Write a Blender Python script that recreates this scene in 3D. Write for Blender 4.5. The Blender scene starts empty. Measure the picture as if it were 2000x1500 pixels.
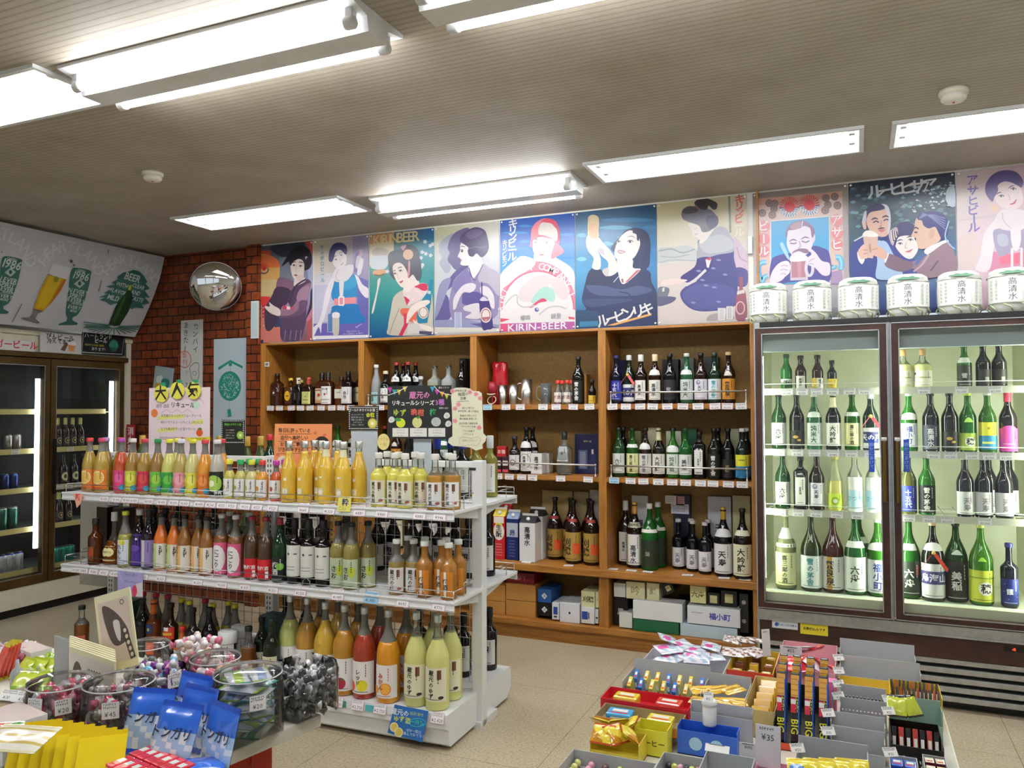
import bpy, bmesh, math, random
from math import sin, cos, pi, radians as rad, sqrt
from mathutils import Vector, Matrix
from mathutils.geometry import tessellate_polygon
SC = bpy.context.scene
COLL = SC.collection
R0 = random.Random(7)
# ---------------------------------------------------------------- camera
FPX, YAW, PITCH, ROLL, EYE = 1549.0, rad(23.46), rad(1.77), rad(-0.2), 1.45
FW = Vector((-sin(YAW)*cos(PITCH), cos(YAW)*cos(PITCH), sin(PITCH)))
_r = Vector((cos(YAW), sin(YAW), 0)); _u = _r.cross(FW)
RT = cos(ROLL)*_r + sin(ROLL)*_u; UP = -sin(ROLL)*_r + cos(ROLL)*_u
cam_data = bpy.data.cameras.new('camera'); cam = bpy.data.objects.new('camera', cam_data); COLL.objects.link(cam)
cam.matrix_world = Matrix(((RT.x, UP.x, -FW.x, 0), (RT.y, UP.y, -FW.y, 0), (RT.z, UP.z, -FW.z, EYE), (0, 0, 0, 1)))
cam_data.sensor_width = 36; cam_data.lens = FPX/2000*36; cam_data.clip_start = .02
SC.camera = cam
# ---------------------------------------------------------------- world, exposure
W = bpy.data.worlds.new('world'); SC.world = W; W.use_nodes = True
W.node_tree.nodes['Background'].inputs[0].default_value = (.80, .90, 1, 1)
W.node_tree.nodes['Background'].inputs[1].default_value = .45
SC.view_settings.view_transform = 'Standard'; SC.view_settings.look = 'None'
SC.view_settings.gamma = 1; SC.view_settings.use_curve_mapping = False
SC.view_settings.exposure = 0.88
TUBE_POWER = 24.0
FRIDGE_TUBE = 24.0
SC.cycles.use_denoising = True; SC.cycles.use_adaptive_sampling = True; SC.cycles.adaptive_threshold = .04; SC.cycles.adaptive_min_samples = 16; SC.cycles.use_light_tree = False
SC.cycles.max_bounces = 6; SC.cycles.diffuse_bounces = 4; SC.cycles.glossy_bounces = 3
SC.cycles.transparent_max_bounces = 24; SC.cycles.sample_clamp_indirect = 6
SC.cycles.caustics_reflective = False; SC.cycles.caustics_refractive = False
# ---------------------------------------------------------------- rays: pixel of the photograph -> point on a real plane
def ray(x, y): return FW*FPX + RT*(x-1000) - UP*(y-750)
EYEV = Vector((0, 0, EYE))
def on_z(x, y, z): d = ray(x, y); return EYEV + d*((z-EYE)/d.z)
def on_y(x, y, Y): d = ray(x, y); return EYEV + d*(Y/d.y)
def on_x(x, y, X): d = ray(x, y); return EYEV + d*(X/d.x)
# ---------------------------------------------------------------- colours, materials
def hx(c):
 c = c.lstrip('#')
 if len(c) == 3: c = ''.join(a+a for a in c)
 return tuple(int(c[i:i+2], 16)/255 for i in (0, 2, 4))
def lin(c):
 return tuple(v/12.92 if v <= .04045 else ((v+.055)/1.055)**2.4 for v in hx(c)) + (1,)
M = {}
def nodes(name):
 m = bpy.data.materials.new(name); m.use_nodes = True
 return m, m.node_tree, m.node_tree.nodes, m.node_tree.links
def setp(p, **k):
 for a, b in k.items():
  n = a.replace('_', ' ')
  p.inputs[n].default_value = b
def colmat(key, name, **k):
 m, t, n, l = nodes(name); p = n['Principled BSDF']
 a = n.new('ShaderNodeAttribute'); a.attribute_name = 'Col'
 l.new(a.outputs['Color'], p.inputs['Base Color']); setp(p, **k); M[key] = m
 return m, n, l, p, a
colmat('paper', 'printed paper', Roughness=.55)
colmat('satin', 'satin coating', Roughness=.38)
colmat('gloss', 'glossy print', Roughness=.14, Coat_Weight=.3)
colmat('film', 'shiny plastic wrapper', Roughness=.2, Coat_Weight=.6, Coat_Roughness=.08)
colmat('foil', 'metal foil', Roughness=.28, Metallic=.75)
colmat('steel', 'brushed steel', Roughness=.3, Metallic=1.0)
colmat('poster', 'poster print under gloss laminate', Roughness=.30, Specular_IOR_Level=.45)
colmat('juice', 'cloudy liqueur in frosted glass', Roughness=.22, Coat_Weight=.5, Coat_Roughness=.12)
colmat('dark', 'dark bottle glass', Roughness=.05, Specular_IOR_Level=.5)
_m = M['poster'].node_tree; _x = _m.nodes.new('ShaderNodeMix'); _x.data_type = 'RGBA'; _x.blend_type = 'MULTIPLY'; _x.inputs[0].default_value = 1; _x.inputs[7].default_value = (.66, .64, .64, 1)
_m.links.new(_m.nodes['Attribute'].outputs['Color'], _x.inputs[6]); _m.links.new(_x.outputs[2], _m.nodes['Principled BSDF'].inputs['Base Color'])
def thin(key, name, fac, rough=.04, diff=.0, trans=None, ior=1.45):
 """thin clear or tinted wall: mix of transparency, a little body colour and a fresnel gloss"""
 m, t, n, l = nodes(name); n.remove(n['Principled BSDF']); out = n['Material Output']
 a = n.new('ShaderNodeAttribute'); a.attribute_name = 'Col'
 tr = n.new('ShaderNodeBsdfTransparent'); df = n.new('ShaderNodeBsdfDiffuse'); gl = n.new('ShaderNodeBsdfGlossy')
 gl.inputs['Roughness'].default_value = rough
 if trans: tr.inputs[0].default_value = trans
 else: l.new(a.outputs['Color'], tr.inputs[0])
 l.new(a.outputs['Color'], df.inputs[0])
 m1 = n.new('ShaderNodeMixShader'); m1.inputs[0].default_value = diff
 l.new(tr.outputs[0], m1.inputs[1]); l.new(df.outputs[0], m1.inputs[2])
 fr = n.new('ShaderNodeFresnel'); fr.inputs[0].default_value = ior
 mu = n.new('ShaderNodeMath'); mu.operation = 'MULTIPLY'; mu.inputs[1].default_value = fac
 l.new(fr.outputs[0], mu.inputs[0])
 m2 = n.new('ShaderNodeMixShader'); l.new(mu.outputs[0], m2.inputs[0])
 l.new(m1.outputs[0], m2.inputs[1]); l.new(gl.outputs[0], m2.inputs[2]); l.new(m2.outputs[0], out.inputs[0])
 M[key] = m
thin('pane', 'door glass', .4, .02, .008, (.95, .97, .95, 1))
thin('tint', 'tinted bottle glass', 1.0, .05, .38)
thin('clear', 'clear bottle glass', 1.0, .04, .16, (.93, .95, .93, 1))
thin('frost', 'frosted glass', .8, .2, .62)
thin('plastic', 'clear plastic tub', 1.0, .06, .035, (.985, .985, .985, 1))
thin('bag', 'crumpled clear film', 1.6, .12, .10, (.95, .95, .95, 1))
def objtex(n, l, scale=(1, 1, 1)):
 g = n.new('ShaderNodeNewGeometry'); mp = n.new('ShaderNodeMapping'); mp.inputs['Scale'].default_value = scale
 l.new(g.outputs['Position'], mp.inputs[0]); return mp
def ramp(n, l, src, *stops):
 r = n.new('ShaderNodeValToRGB'); e = r.color_ramp.elements
 while len(e) < len(stops): e.new(.5)
 for i, (p, c) in enumerate(stops): e[i].position = p; e[i].color = lin(c)
 l.new(src, r.inputs[0]); return r
def bump(n, l, p, h, s=.2, d=.01):
 b = n.new('ShaderNodeBump'); b.inputs['Strength'].default_value = s; b.inputs['Distance'].default_value = d
 l.new(h, b.inputs['Height']); l.new(b.outputs[0], p.inputs['Normal'])
def noise(n, l, mp, scale, detail=4, rough=.6):
 t = n.new('ShaderNodeTexNoise'); t.inputs['Scale'].default_value = scale; t.inputs['Detail'].default_value = detail
 t.inputs['Roughness'].default_value = rough; l.new(mp.outputs[0], t.inputs['Vector']); return t
def mk(key, name, scale, nscale, stops, detail=4, rough=.5, b=0, **k):
 m, t, n, l = nodes(name); p = n['Principled BSDF']; mp = objtex(n, l, scale)
 x = noise(n, l, mp, nscale, detail); r = ramp(n, l, x.outputs['Fac'], *stops)
 l.new(r.outputs[0], p.inputs['Base Color']); setp(p, Roughness=rough, **k)
 if b: bump(n, l, p, x.outputs['Fac'], b, .004)
 M[key] = m; return m
mk('wood', 'honey oak boards running sideways', (2, 30, 30), 2.2, ((.3, '#8a5622'), (.55, '#a6702e'), (.8, '#b8823c')), 6, .38, .05)
mk('wood_up', 'honey oak boards standing', (30, 30, 2), 2.2, ((.3, '#8a5622'), (.55, '#a6702e'), (.8, '#b8823c')), 6, .38, .05)
mk('board', 'brown fibreboard', (1, 1, 1), 60, ((.3, '#86672f'), (.7, '#a28040')), 5, .6, .05)
mk('walnut', 'dark wood grain vinyl', (3, 40, 3), 2.5, ((.3, '#2b1610'), (.7, '#4a2a20')), 6, .35)
mk('olive', 'bronze anodised frame', (1, 1, 1), 8, ((.3, '#54401f'), (.7, '#66502a')), 3, .3, 0, Metallic=.5)
mk('white_metal', 'white enamelled steel', (1, 1, 1), 14, ((.3, '#dfe1e0'), (.7, '#e9ebea')), 3, .3)
mk('cream_wall', 'cream painted wall', (1, 1, 1), 20, ((.3, '#cfcbb4'), (.7, '#d8d4bf')), 4, .6)
mk('inside', 'cooler liner', (1, 1, 1), 6, ((.3, '#d3d4b6'), (.7, '#dedfc4')), 3, .35)
mk('inside_dark', 'dark cooler liner', (1, 1, 1), 6, ((.3, '#252927'), (.7, '#303532')), 3, .4)
mk('red_stand', 'red painted steel', (1, 1, 1), 10, ((.3, '#96220f'), (.7, '#a82a14')), 3, .35)
mk('table', 'worn white laminate', (1, 1, 1), 9, ((.3, '#cfcabb'), (.7, '#dcd8cb')), 5, .4)
mk('alu', 'aluminium trim', (1, 1, 1), 30, ((.3, '#a9aaa8'), (.7, '#bcbdbb')), 2, .3, 0, Metallic=.85)
mk('black', 'black plastic', (1, 1, 1), 30, ((.3, '#0c0c0c'), (.7, '#141414')), 2, .45)
mk('card', 'corrugated cardboard', (1, 1, 60), 3, ((.3, '#a8763f'), (.7, '#b98650')), 3, .7)
mk('plaster', 'white wall plaster', (1, 1, 1), 40, ((.3, '#c9c7bd'), (.7, '#d3d1c8')), 4, .7)
# floor: speckled vinyl tiles with dark joints
m, t, n, l = nodes('speckled beige vinyl tile'); p = n['Principled BSDF']; mp = objtex(n, l)
a = noise(n, l, mp, 95, 6, .75); r = ramp(n, l, a.outputs['Fac'], (.36, '#8f8168'), (.47, '#bbae93'), (.56, '#c7bba0'), (.68, '#d6ccb6'))
b = noise(n, l, mp, 1.6, 3); rb = ramp(n, l, b.outputs['Fac'], (.3, '#e2ddd2'), (.7, '#ffffff'))
mx = n.new('ShaderNodeMix'); mx.data_type = 'RGBA'; mx.blend_type = 'MULTIPLY'; mx.inputs[0].default_value = .8
l.new(r.outputs[0], mx.inputs[6]); l.new(rb.outputs[0], mx.inputs[7])
bk = n.new('ShaderNodeTexBrick'); bk.offset = 0; bk.inputs['Scale'].default_value = 1; bk.inputs['Mortar Size'].default_value = .0012
bk.inputs['Brick Width'].default_value = .9; bk.inputs['Row Height'].default_value = .9; bk.inputs['Mortar Smooth'].default_value = 0
mp2 = objtex(n, l); mp2.inputs['Location'].default_value = (.304, .619, 0); l.new(mp2.outputs[0], bk.inputs['Vector'])
mj = n.new('ShaderNodeMix'); mj.data_type = 'RGBA'; l.new(bk.outputs['Fac'], mj.inputs[0]); l.new(mx.outputs[2], mj.inputs[6]); mj.inputs[7].default_value = lin('#5d5140')
l.new(mj.outputs[2], p.inputs['Base Color']); setp(p, Roughness=.34); M['floor'] = m
# brick facing
m, t, n, l = nodes('red brick tile'); p = n['Principled BSDF']
mp = objtex(n, l); cx = n.new('ShaderNodeSeparateXYZ'); cc = n.new('ShaderNodeCombineXYZ'); l.new(mp.outputs[0], cx.inputs[0])
ad = n.new('ShaderNodeMath'); ad.operation = 'ADD'; l.new(cx.outputs[0], ad.inputs[0]); l.new(cx.outputs[1], ad.inputs[1])
l.new(ad.outputs[0], cc.inputs[0]); l.new(cx.outputs[2], cc.inputs[1])
bk = n.new('ShaderNodeTexBrick'); l.new(cc.outputs[0], bk.inputs['Vector'])
for k_, v_ in (('Scale', 1), ('Mortar Size', .0045), ('Brick Width', .112), ('Row Height', .0665), ('Bias', 0.0), ('Mortar Smooth', .1)): bk.inputs[k_].default_value = v_
bk.inputs['Color1'].default_value = lin('#9c4a20'); bk.inputs['Color2'].default_value = lin('#763416'); bk.inputs['Mortar'].default_value = lin('#2a0f08')
nz = noise(n, l, mp, 25, 4); rn = ramp(n, l, nz.outputs['Fac'], (.3, '#b9b0a8'), (.7, '#ffffff'))
mx = n.new('ShaderNodeMix'); mx.data_type = 'RGBA'; mx.blend_type = 'MULTIPLY'; mx.inputs[0].default_value = 1
l.new(bk.outputs['Color'], mx.inputs[6]); l.new(rn.outputs[0], mx.inputs[7]); l.new(mx.outputs[2], p.inputs['Base Color'])
iv = n.new('ShaderNodeMath'); iv.operation = 'SUBTRACT'; iv.inputs[0].default_value = 1; l.new(bk.outputs['Fac'], iv.inputs[1])
bump(n, l, p, iv.outputs[0], .7, .006); setp(p, Roughness=.4); M['brick'] = m
# ceiling: ribbed board
m, t, n, l = nodes('ribbed ceiling board'); p = n['Principled BSDF']; mp = objtex(n, l)
wv = n.new('ShaderNodeTexWave'); wv.wave_type = 'BANDS'; wv.bands_direction = 'Y'; wv.inputs['Scale'].default_value = 10.5; wv.inputs['Distortion'].default_value = 0
l.new(mp.outputs[0], wv.inputs['Vector'])
rw = ramp(n, l, wv.outputs['Fac'], (.0, '#958d80'), (.10, '#a9a194'), (.2, '#b0a89b'), (1, '#b3ab9e'))
nz = noise(n, l, mp, 3, 4); rn = ramp(n, l, nz.outputs['Fac'], (.3, '#e6e2d8'), (.7, '#ffffff'))
mx = n.new('ShaderNodeMix'); mx.data_type = 'RGBA'; mx.blend_type = 'MULTIPLY'; mx.inputs[0].default_value = 1
l.new(rw.outputs[0], mx.inputs[6]); l.new(rn.outputs[0], mx.inputs[7]); l.new(mx.outputs[2], p.inputs['Base Color'])
bump(n, l, p, rw.outputs[0], .35, .003); setp(p, Roughness=.6); M['ceiling'] = m
def emit(key, name, col, power):
 m, t, n, l = nodes(name); n.remove(n['Principled BSDF']); e = n.new('ShaderNodeEmission')
 e.inputs[0].default_value = lin(col); e.inputs[1].default_value = power; l.new(e.outputs[0], n['Material Output'].inputs[0]); M[key] = m
emit('tube', 'lit fluorescent tube', '#fbfcff', TUBE_POWER)
emit('cool_tube', 'lit cooler tube', '#f4ffee', FRIDGE_TUBE)
emit('beer_tube', 'lit beer fridge tube', '#f4f8ff', 5)
emit('led', 'red led digits', '#ff3a1c', 3)
m, t, n, l = nodes('convex mirror'); setp(n['Principled BSDF'], Metallic=1.0, Roughness=.03); n['Principled BSDF'].inputs['Base Color'].default_value = (.85, .85, .85, 1); M['mirror'] = m
# ---------------------------------------------------------------- mesh builder
class MB:
 def __init__(s): s.v = []; s.f = []; s.c = []; s.m = []; s.s = []
 def add(s, vs, fs, col, smooth=False, m=0):
  o = len(s.v); s.v += [tuple(v) for v in vs]
  multi = isinstance(col, list)
  for i, f in enumerate(fs):
   s.f.append([o+k for k in f]); s.c.append(col[i] if multi else col); s.m.append(m); s.s.append(smooth)
 def box(s, x0, x1, y0, y1, z0, z1, col='#ccc', m=0, bv=0, cols=None, T=None):
  """cols: colours for (-x,+x,-y,+y,-z,+z)"""
  if bv <= 0:
   v = [Vector((x, y, z)) for x in (x0, x1) for y in (y0, y1) for z in (z0, z1)]
   f = [(0, 1, 3, 2), (4, 6, 7, 5), (0, 4, 5, 1), (2, 3, 7, 6), (0, 2, 6, 4), (1, 5, 7, 3)]
   if T: v = [T @ q for q in v]
   s.add(v, f, list(cols) if cols else col, False, m); return
  b = bmesh.new(); bmesh.ops.create_cube(b, size=1)
  for q in b.verts: q.co = Vector(((x0+x1)/2+q.co.x*(x1-x0), (y0+y1)/2+q.co.y*(y1-y0), (z0+z1)/2+q.co.z*(z1-z0)))
  bmesh.ops.bevel(b, geom=b.edges[:], offset=bv, segments=2, affect='EDGES', profile=.6)
  b.verts.index_update()
  fs = [[q.index for q in f.verts] for f in b.faces]; cl = col
  if cols:
   cl = []
   for f in b.faces:
    nn = f.normal; k = max(range(3), key=lambda i: abs(nn[i])); cl.append(cols[2*k+(nn[k] > 0)])
  s.add([T @ q.co if T else q.co for q in b.verts], fs, cl, False, m); b.free()
 def lathe(s, prof, n=16, col='#ccc', m=0, p=2.0, o=(0, 0, 0), smooth=True, caps=True, cf=None, flat=1.0, T=None):
  vs, fs, cl = [], [], []
  for r, z in prof:
   for k in range(n):
    a = 2*pi*(k+.5)/n; c, q = cos(a), sin(a)
    e = (abs(c)**p+abs(q)**p)**(-1/p) if p != 2 else 1
    w = Vector((o[0]+r*e*c, o[1]+r*e*q*flat, o[2]+z)); vs.append(T @ w if T else w)
  for i in range(len(prof)-1):
   for k in range(n):
    k2 = (k+1) % n; fs.append((i*n+k, i*n+k2, (i+1)*n+k2, (i+1)*n+k)); cl.append(cf((prof[i][1]+prof[i+1][1])/2) if cf else col)
  if caps:
   fs.append(tuple(range(n))[::-1]); cl.append(cl[0]); fs.append(tuple((len(prof)-1)*n+k for k in range(n))); cl.append(cl[-2])
  s.add(vs, fs, cl, smooth, m)
 def tube(s, pts, r=.004, n=6, col='#ccc', m=0, closed=False):
  pts = [Vector(q) for q in pts]; N = len(pts); rings = []
  for i, q in enumerate(pts):
   a = pts[i-1] if i or closed else q; b = pts[(i+1) % N] if i < N-1 or closed else q
   d = (b-a).normalized(); u = d.orthogonal().normalized() if i == 0 else (rings_u - d*d.dot(rings_u)).normalized(); rings_u = u; w = d.cross(u)
   rings.append([q+r*(cos(2*pi*k/n)*u+sin(2*pi*k/n)*w) for k in range(n)])
  vs = [x for g in rings for x in g]; fs = []
  for i in range(N if closed else N-1):
   j = (i+1) % N
   for k in range(n): fs.append((i*n+k, i*n+(k+1) % n, j*n+(k+1) % n, j*n+k))
  if not closed: fs += [tuple(range(n))[::-1], tuple((N-1)*n+k for k in range(n))]
  s.add(vs, fs, col, True, m)
 def quad(s, a, b, c, d, col, m=0): s.add([a, b, c, d], [(0, 1, 2, 3)], col, False, m)
 def grid(s, fn, nu, nv, col, m=0, smooth=True, cf=None):
  vs = [fn(i/nu, j/nv) for j in range(nv+1) for i in range(nu+1)]; fs = []; cl = []
  for j in range(nv):
   for i in range(nu):
    a = j*(nu+1)+i; fs.append((a, a+1, a+nu+2, a+nu+1)); cl.append(cf((i+.5)/nu, (j+.5)/nv) if cf else col)
  s.add(vs, fs, cl, smooth, m)
 def mesh(s, name, mats):
  me = bpy.data.meshes.new(name); me.from_pydata(s.v, [], s.f)
  for k in (mats if isinstance(mats, (list, tuple)) else [mats]): me.materials.append(M[k])
  at = me.color_attributes.new('Col', 'BYTE_COLOR', 'CORNER'); buf = []; cache = {}
  for f, c in zip(s.f, s.c):
   if isinstance(c, (list, tuple)) and len(c) == len(f) and isinstance(c[0], str):
    for q in c: buf += hx(q) + (1,)
   else:
    if c not in cache: cache[c] = hx(c)+(1,)
    buf += cache[c]*len(f)
  at.data.foreach_set('color_srgb', buf)
  me.polygons.foreach_set('material_index', s.m); me.polygons.foreach_set('use_smooth', s.s); me.update()
  return me
 def build(s, name, mats, parent=None, loc=None, rz=None, T=None):
  if T: s.v = [tuple(T @ Vector(q)) for q in s.v]
  return link(name, s.mesh(name, mats), parent, loc, rz)
def link(name, me, parent=None, loc=None, rz=None):
 o = bpy.data.objects.new(name, me); COLL.objects.link(o)
 if parent: o.parent = parent
 if loc is not None: o.location = loc
 if rz is not None: o.rotation_euler = (0, 0, rz) if not isinstance(rz, (tuple, list)) else rz
 return o
LABELS = {}
def tag(o, label, cat, group=None):
 o['label'] = label; o['category'] = cat
 if group: o['group'] = group
 LABELS.setdefault(label, []).append(o.name); return o
def thing(name, label, cat, loc=(0, 0, 0), rz=0, group=None):
 o = bpy.data.objects.new(name, None); COLL.objects.link(o); o.empty_display_size = .05
 o.location = loc; o.rotation_euler = (0, 0, rz) if not isinstance(rz, (tuple, list)) else rz
 return tag(o, label, cat, group)
def struct(o): o['kind'] = 'structure'; return o
ORD = ['', 'first', 'second', 'third', 'fourth', 'fifth', 'sixth', 'seventh', 'eighth', 'ninth', 'tenth', 'eleventh', 'twelfth', 'thirteenth', 'fourteenth', 'fifteenth', 'sixteenth', 'seventeenth', 'eighteenth', 'nineteenth', 'twentieth']
# ---------------------------------------------------------------- flat artwork and lettering
GL = {}
def glyph(ch, bold=False):
 k = (ch, bold)
 if k not in GL:
  cu = bpy.data.curves.new('glyph', 'FONT'); cu.body = ch; cu.resolution_u = 1 if ord(ch) > 0x3000 else 2; cu.fill_mode = 'FRONT'
  if bold: cu.offset = .022 if ord(ch) > 0x3000 else .015
  ob = bpy.data.objects.new('glyph', cu); me = bpy.data.meshes.new_from_object(ob)
  me.calc_loop_triangles()
  vs = [(v.co.x, v.co.y) for v in me.vertices]; ts = [tuple(t.vertices) for t in me.loop_triangles]
  bpy.data.objects.remove(ob); bpy.data.curves.remove(cu); bpy.data.meshes.remove(me)
  xs = [v[0] for v in vs] or [0, .25]; ys = [v[1] for v in vs] or [0, .5]
  GL[k] = (vs, ts, min(xs), max(xs), min(ys), max(ys))
 return GL[k]
def spline(pts, n=4):
 out = []; N = len(pts)
 for i in range(N):
  a, b, c, d = pts[i-1], pts[i], pts[(i+1) % N], pts[(i+2) % N]
  for k in range(n):
   t = k/n
   out.append(tuple(.5*((2*b[j])+(-a[j]+c[j])*t+(2*a[j]-5*b[j]+4*c[j]-d[j])*t*t+(-a[j]+3*b[j]-3*c[j]+d[j])*t**3) for j in (0, 1)))
 return out
def ospline(pts, n=4):
 if len(pts) < 3: return list(pts)
 ext = [tuple(2*pts[0][j]-pts[1][j] for j in (0, 1))]+list(pts)+[tuple(2*pts[-1][j]-pts[-2][j] for j in (0, 1))]; out = []
 for i in range(1, len(ext)-2):
  a, b, c, d = ext[i-1:i+3]
  for k in range(n):
   t = k/n
   out.append(tuple(.5*((2*b[j])+(-a[j]+c[j])*t+(2*a[j]-5*b[j]+4*c[j]-d[j])*t*t+(-a[j]+3*b[j]-3*c[j]+d[j])*t**3) for j in (0, 1)))
 return out+[tuple(pts[-1])]
class Art:
 STEP = .00003
 def __init__(s, pre=None): s.t = []; s.h = 0; s.pre = pre or (lambda q: q)
 def raw(s, vs, ts, col): s.t.append((vs, ts, col, s.h))
 def up(s): s.h += s.STEP
 def poly(s, pts, col, sm=0):
  s.up(); q = [s.pre(tuple(a)) for a in (spline(pts, sm) if sm else pts)]
  ts = tessellate_polygon([[Vector((a[0], a[1], 0)) for a in q]])
  s.raw(q, [tuple(t) for t in ts], col)
 def blob(s, pts, col): s.poly(pts, col, 4)
 def grad(s, pts4, cols4):
  s.up(); s.raw([s.pre(q) for q in pts4], [(0, 1, 2), (0, 2, 3)], list(cols4))
 def mesh4(s, a, b, c, d, rows):
  """a,b top edge, d,c bottom edge; rows: [(t,colleft,colright)] gradient bands from top to bottom"""
  for (t0, l0, r0), (t1, l1, r1) in zip(rows, rows[1:]):
   L = lambda p, q, t: tuple(p[i]+(q[i]-p[i])*t for i in (0, 1))
   s.h -= s.STEP if t0 > 0 else 0
   s.grad([L(a, d, t0), L(b, c, t0), L(b, c, t1), L(a, d, t1)], [l0, r0, r1, l1])
 def rect(s, x0, y0, x1, y1, col): s.poly([(x0, y0), (x1, y0), (x1, y1), (x0, y1)], col)
 def ell(s, x, y, rx, ry, col, n=18, rot=0, a0=0, a1=360):
  k = [(rx*cos(rad(a0+(a1-a0)*i/n)), ry*sin(rad(a0+(a1-a0)*i/n))) for i in range(n+(a1-a0 < 360))]
  s.poly([(x+q[0]*cos(rot)-q[1]*sin(rot), y+q[0]*sin(rot)+q[1]*cos(rot)) for q in k], col)
 def line(s, pts, w, col, sm=4, taper=False):
  q = ospline(pts, sm) if sm else list(pts); q = [s.pre(a) for a in q]; L = []; Rr = []; N = len(q)
  for i, a in enumerate(q):
   b = q[min(i+1, N-1)]; c = q[max(i-1, 0)]; dx, dy = b[0]-c[0], b[1]-c[1]; d = sqrt(dx*dx+dy*dy) or 1
   ww = w*(.25+.75*sin(pi*(i+.3)/(N-.4))) if taper else w
   L.append((a[0]-dy/d*ww/2, a[1]+dx/d*ww/2)); Rr.append((a[0]+dy/d*ww/2, a[1]-dx/d*ww/2))
  s.up(); s.raw(L+Rr, [t for i in range(N-1) for t in ((i, i+1, N+i), (i+1, N+i+1, N+i))], col)
 def ring(s, x, y, r, w, col, n=28, ry=None):
  ry = ry or r; o, q = (pi/4, 1.414) if n == 4 else (0, 1); k = [(x+q*r*cos(o+2*pi*i/n), y+q*ry*sin(o+2*pi*i/n)) for i in range(n+1)]; s.line(k, w, col, 0)
 def text(s, txt, x, y, size, col, vert=False, al='c', bold=False, rot=0, jit=0, sx=1.0, gap=.06, local=False, shear=0):
  """centre anchored at (x,y) (photo or local coords); size in local units"""
  if not local: x, y = s.pre((x, y))
  s.up(); items = []; cur = 0
  for ch in txt:
   if ch == ' ': cur += .35; continue
   vs, ts, x0, x1, y0, y1 = glyph(ch, bold); cjk = ord(ch) > 0x2fff
   if vert: items.append((ch, vs, ts, -(x0+x1)/2, -cur-.5-(.38 if cjk else (y0+y1)/2))); cur += 1.0 if cjk else .8
   elif cjk: items.append((ch, vs, ts, cur+.5-(x0+x1)/2 if ch not in '、。' else cur-x0, 0)); cur += 1.0
   else: items.append((ch, vs, ts, cur-x0, 0)); cur += x1-x0+gap+.04
  c, q = cos(rot), sin(rot); tot = cur
  for ch, vs, ts, ox, oy in items:
   if vert: dx, dy = ox, oy+tot/2
   else: dx, dy = ox-(tot/2 if al == 'c' else 0), -.36
   jx, jy, jr = (R0.uniform(-jit, jit), R0.uniform(-jit, jit), R0.uniform(-jit, jit)*2) if jit else (0, 0, 0)
   cj, sj = cos(jr), sin(jr); o = []
   for a, b in vs:
    a, b = a*cj-b*sj+dx+jx, a*sj+b*cj+dy+jy
    a += b*shear; a *= sx*size; b *= size; o.append((x+a*c-b*q, y+a*q+b*c))
   s.raw(o, ts, col)
 def scribble(s, x0, y0, x1, y1, rows, h, col, w=.0012):
  """small handwriting that is too fine to read: rows of short strokes (local coords)"""
  for r in range(rows):
   y = y0+(y1-y0)*(r+.5)/rows; x = x0
   while x < x1-h:
    ww = h*R0.uniform(.5, .95); s.up()
    for k in range(2):
     yy = y+h*R0.uniform(-.45, .45); s.raw([(x, yy), (x+ww, yy+h*.1), (x+ww, yy+h*.1+w), (x, yy+w)], [(0, 1, 2), (0, 2, 3)], col)
    xx = x+ww*R0.uniform(.2, .8); s.raw([(xx, y-h*.5), (xx+w, y-h*.5), (xx+w, y+h*.5), (xx, y+h*.5)], [(0, 1, 2), (0, 2, 3)], col)
    s.h -= s.STEP; x += ww+h*.25
  s.up()
 def emit(s, mb, fn, strip=0, m=0):
  for vs, ts, col, h in s.t:
   grad = isinstance(col, list)
   if strip and not grad:
    V = []; Fs = []
    for t in ts:
     P = [vs[k] for k in t]; lo = min(q[0] for q in P); hi = max(q[0] for q in P)
     if hi-lo < strip*1.2: Fs.append(tuple(range(len(V), len(V)+3))); V += P; continue
     k = math.floor(lo/strip)
     while k*strip < hi:
      C = clipx(clipx(P, k*strip, 1), (k+1)*strip, -1)
      if len(C) > 2: Fs.append(tuple(range(len(V), len(V)+len(C)))); V += C
      k += 1
    mb.add([fn(q[0], q[1], h) for q in V], Fs, col, False, m)
   else:
    mb.add([fn(q[0], q[1], h) for q in vs], ts, [tuple(col[k] for k in t) for t in ts] if grad else col, False, m)
def clipx(P, x, sgn):
 out = []
 for i, a in enumerate(P):
  b = P[(i+1) % len(P)]; ia, ib = (a[0]-x)*sgn >= 0, (b[0]-x)*sgn >= 0
  if ia: out.append(a)
  if ia != ib: t = (x-a[0])/(b[0]-a[0]); out.append((x, a[1]+(b[1]-a[1])*t))
 return out
def flat(o, u, v, n):
 o, u, v, n = Vector(o), Vector(u), Vector(v), Vector(n)
 return lambda a, b, h: o+u*a+v*b+n*h
FRONT = flat((0, 0, 0), (1, 0, 0), (0, 0, 1), (0, -1, 0))
def cyl(r, ang0=0.0):
 """wrap u around a standing cylinder, u=0 faces -Y"""
 return lambda a, b, h: Vector(((r+h)*sin(a/r+ang0), -(r+h)*cos(a/r+ang0), b))
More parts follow.
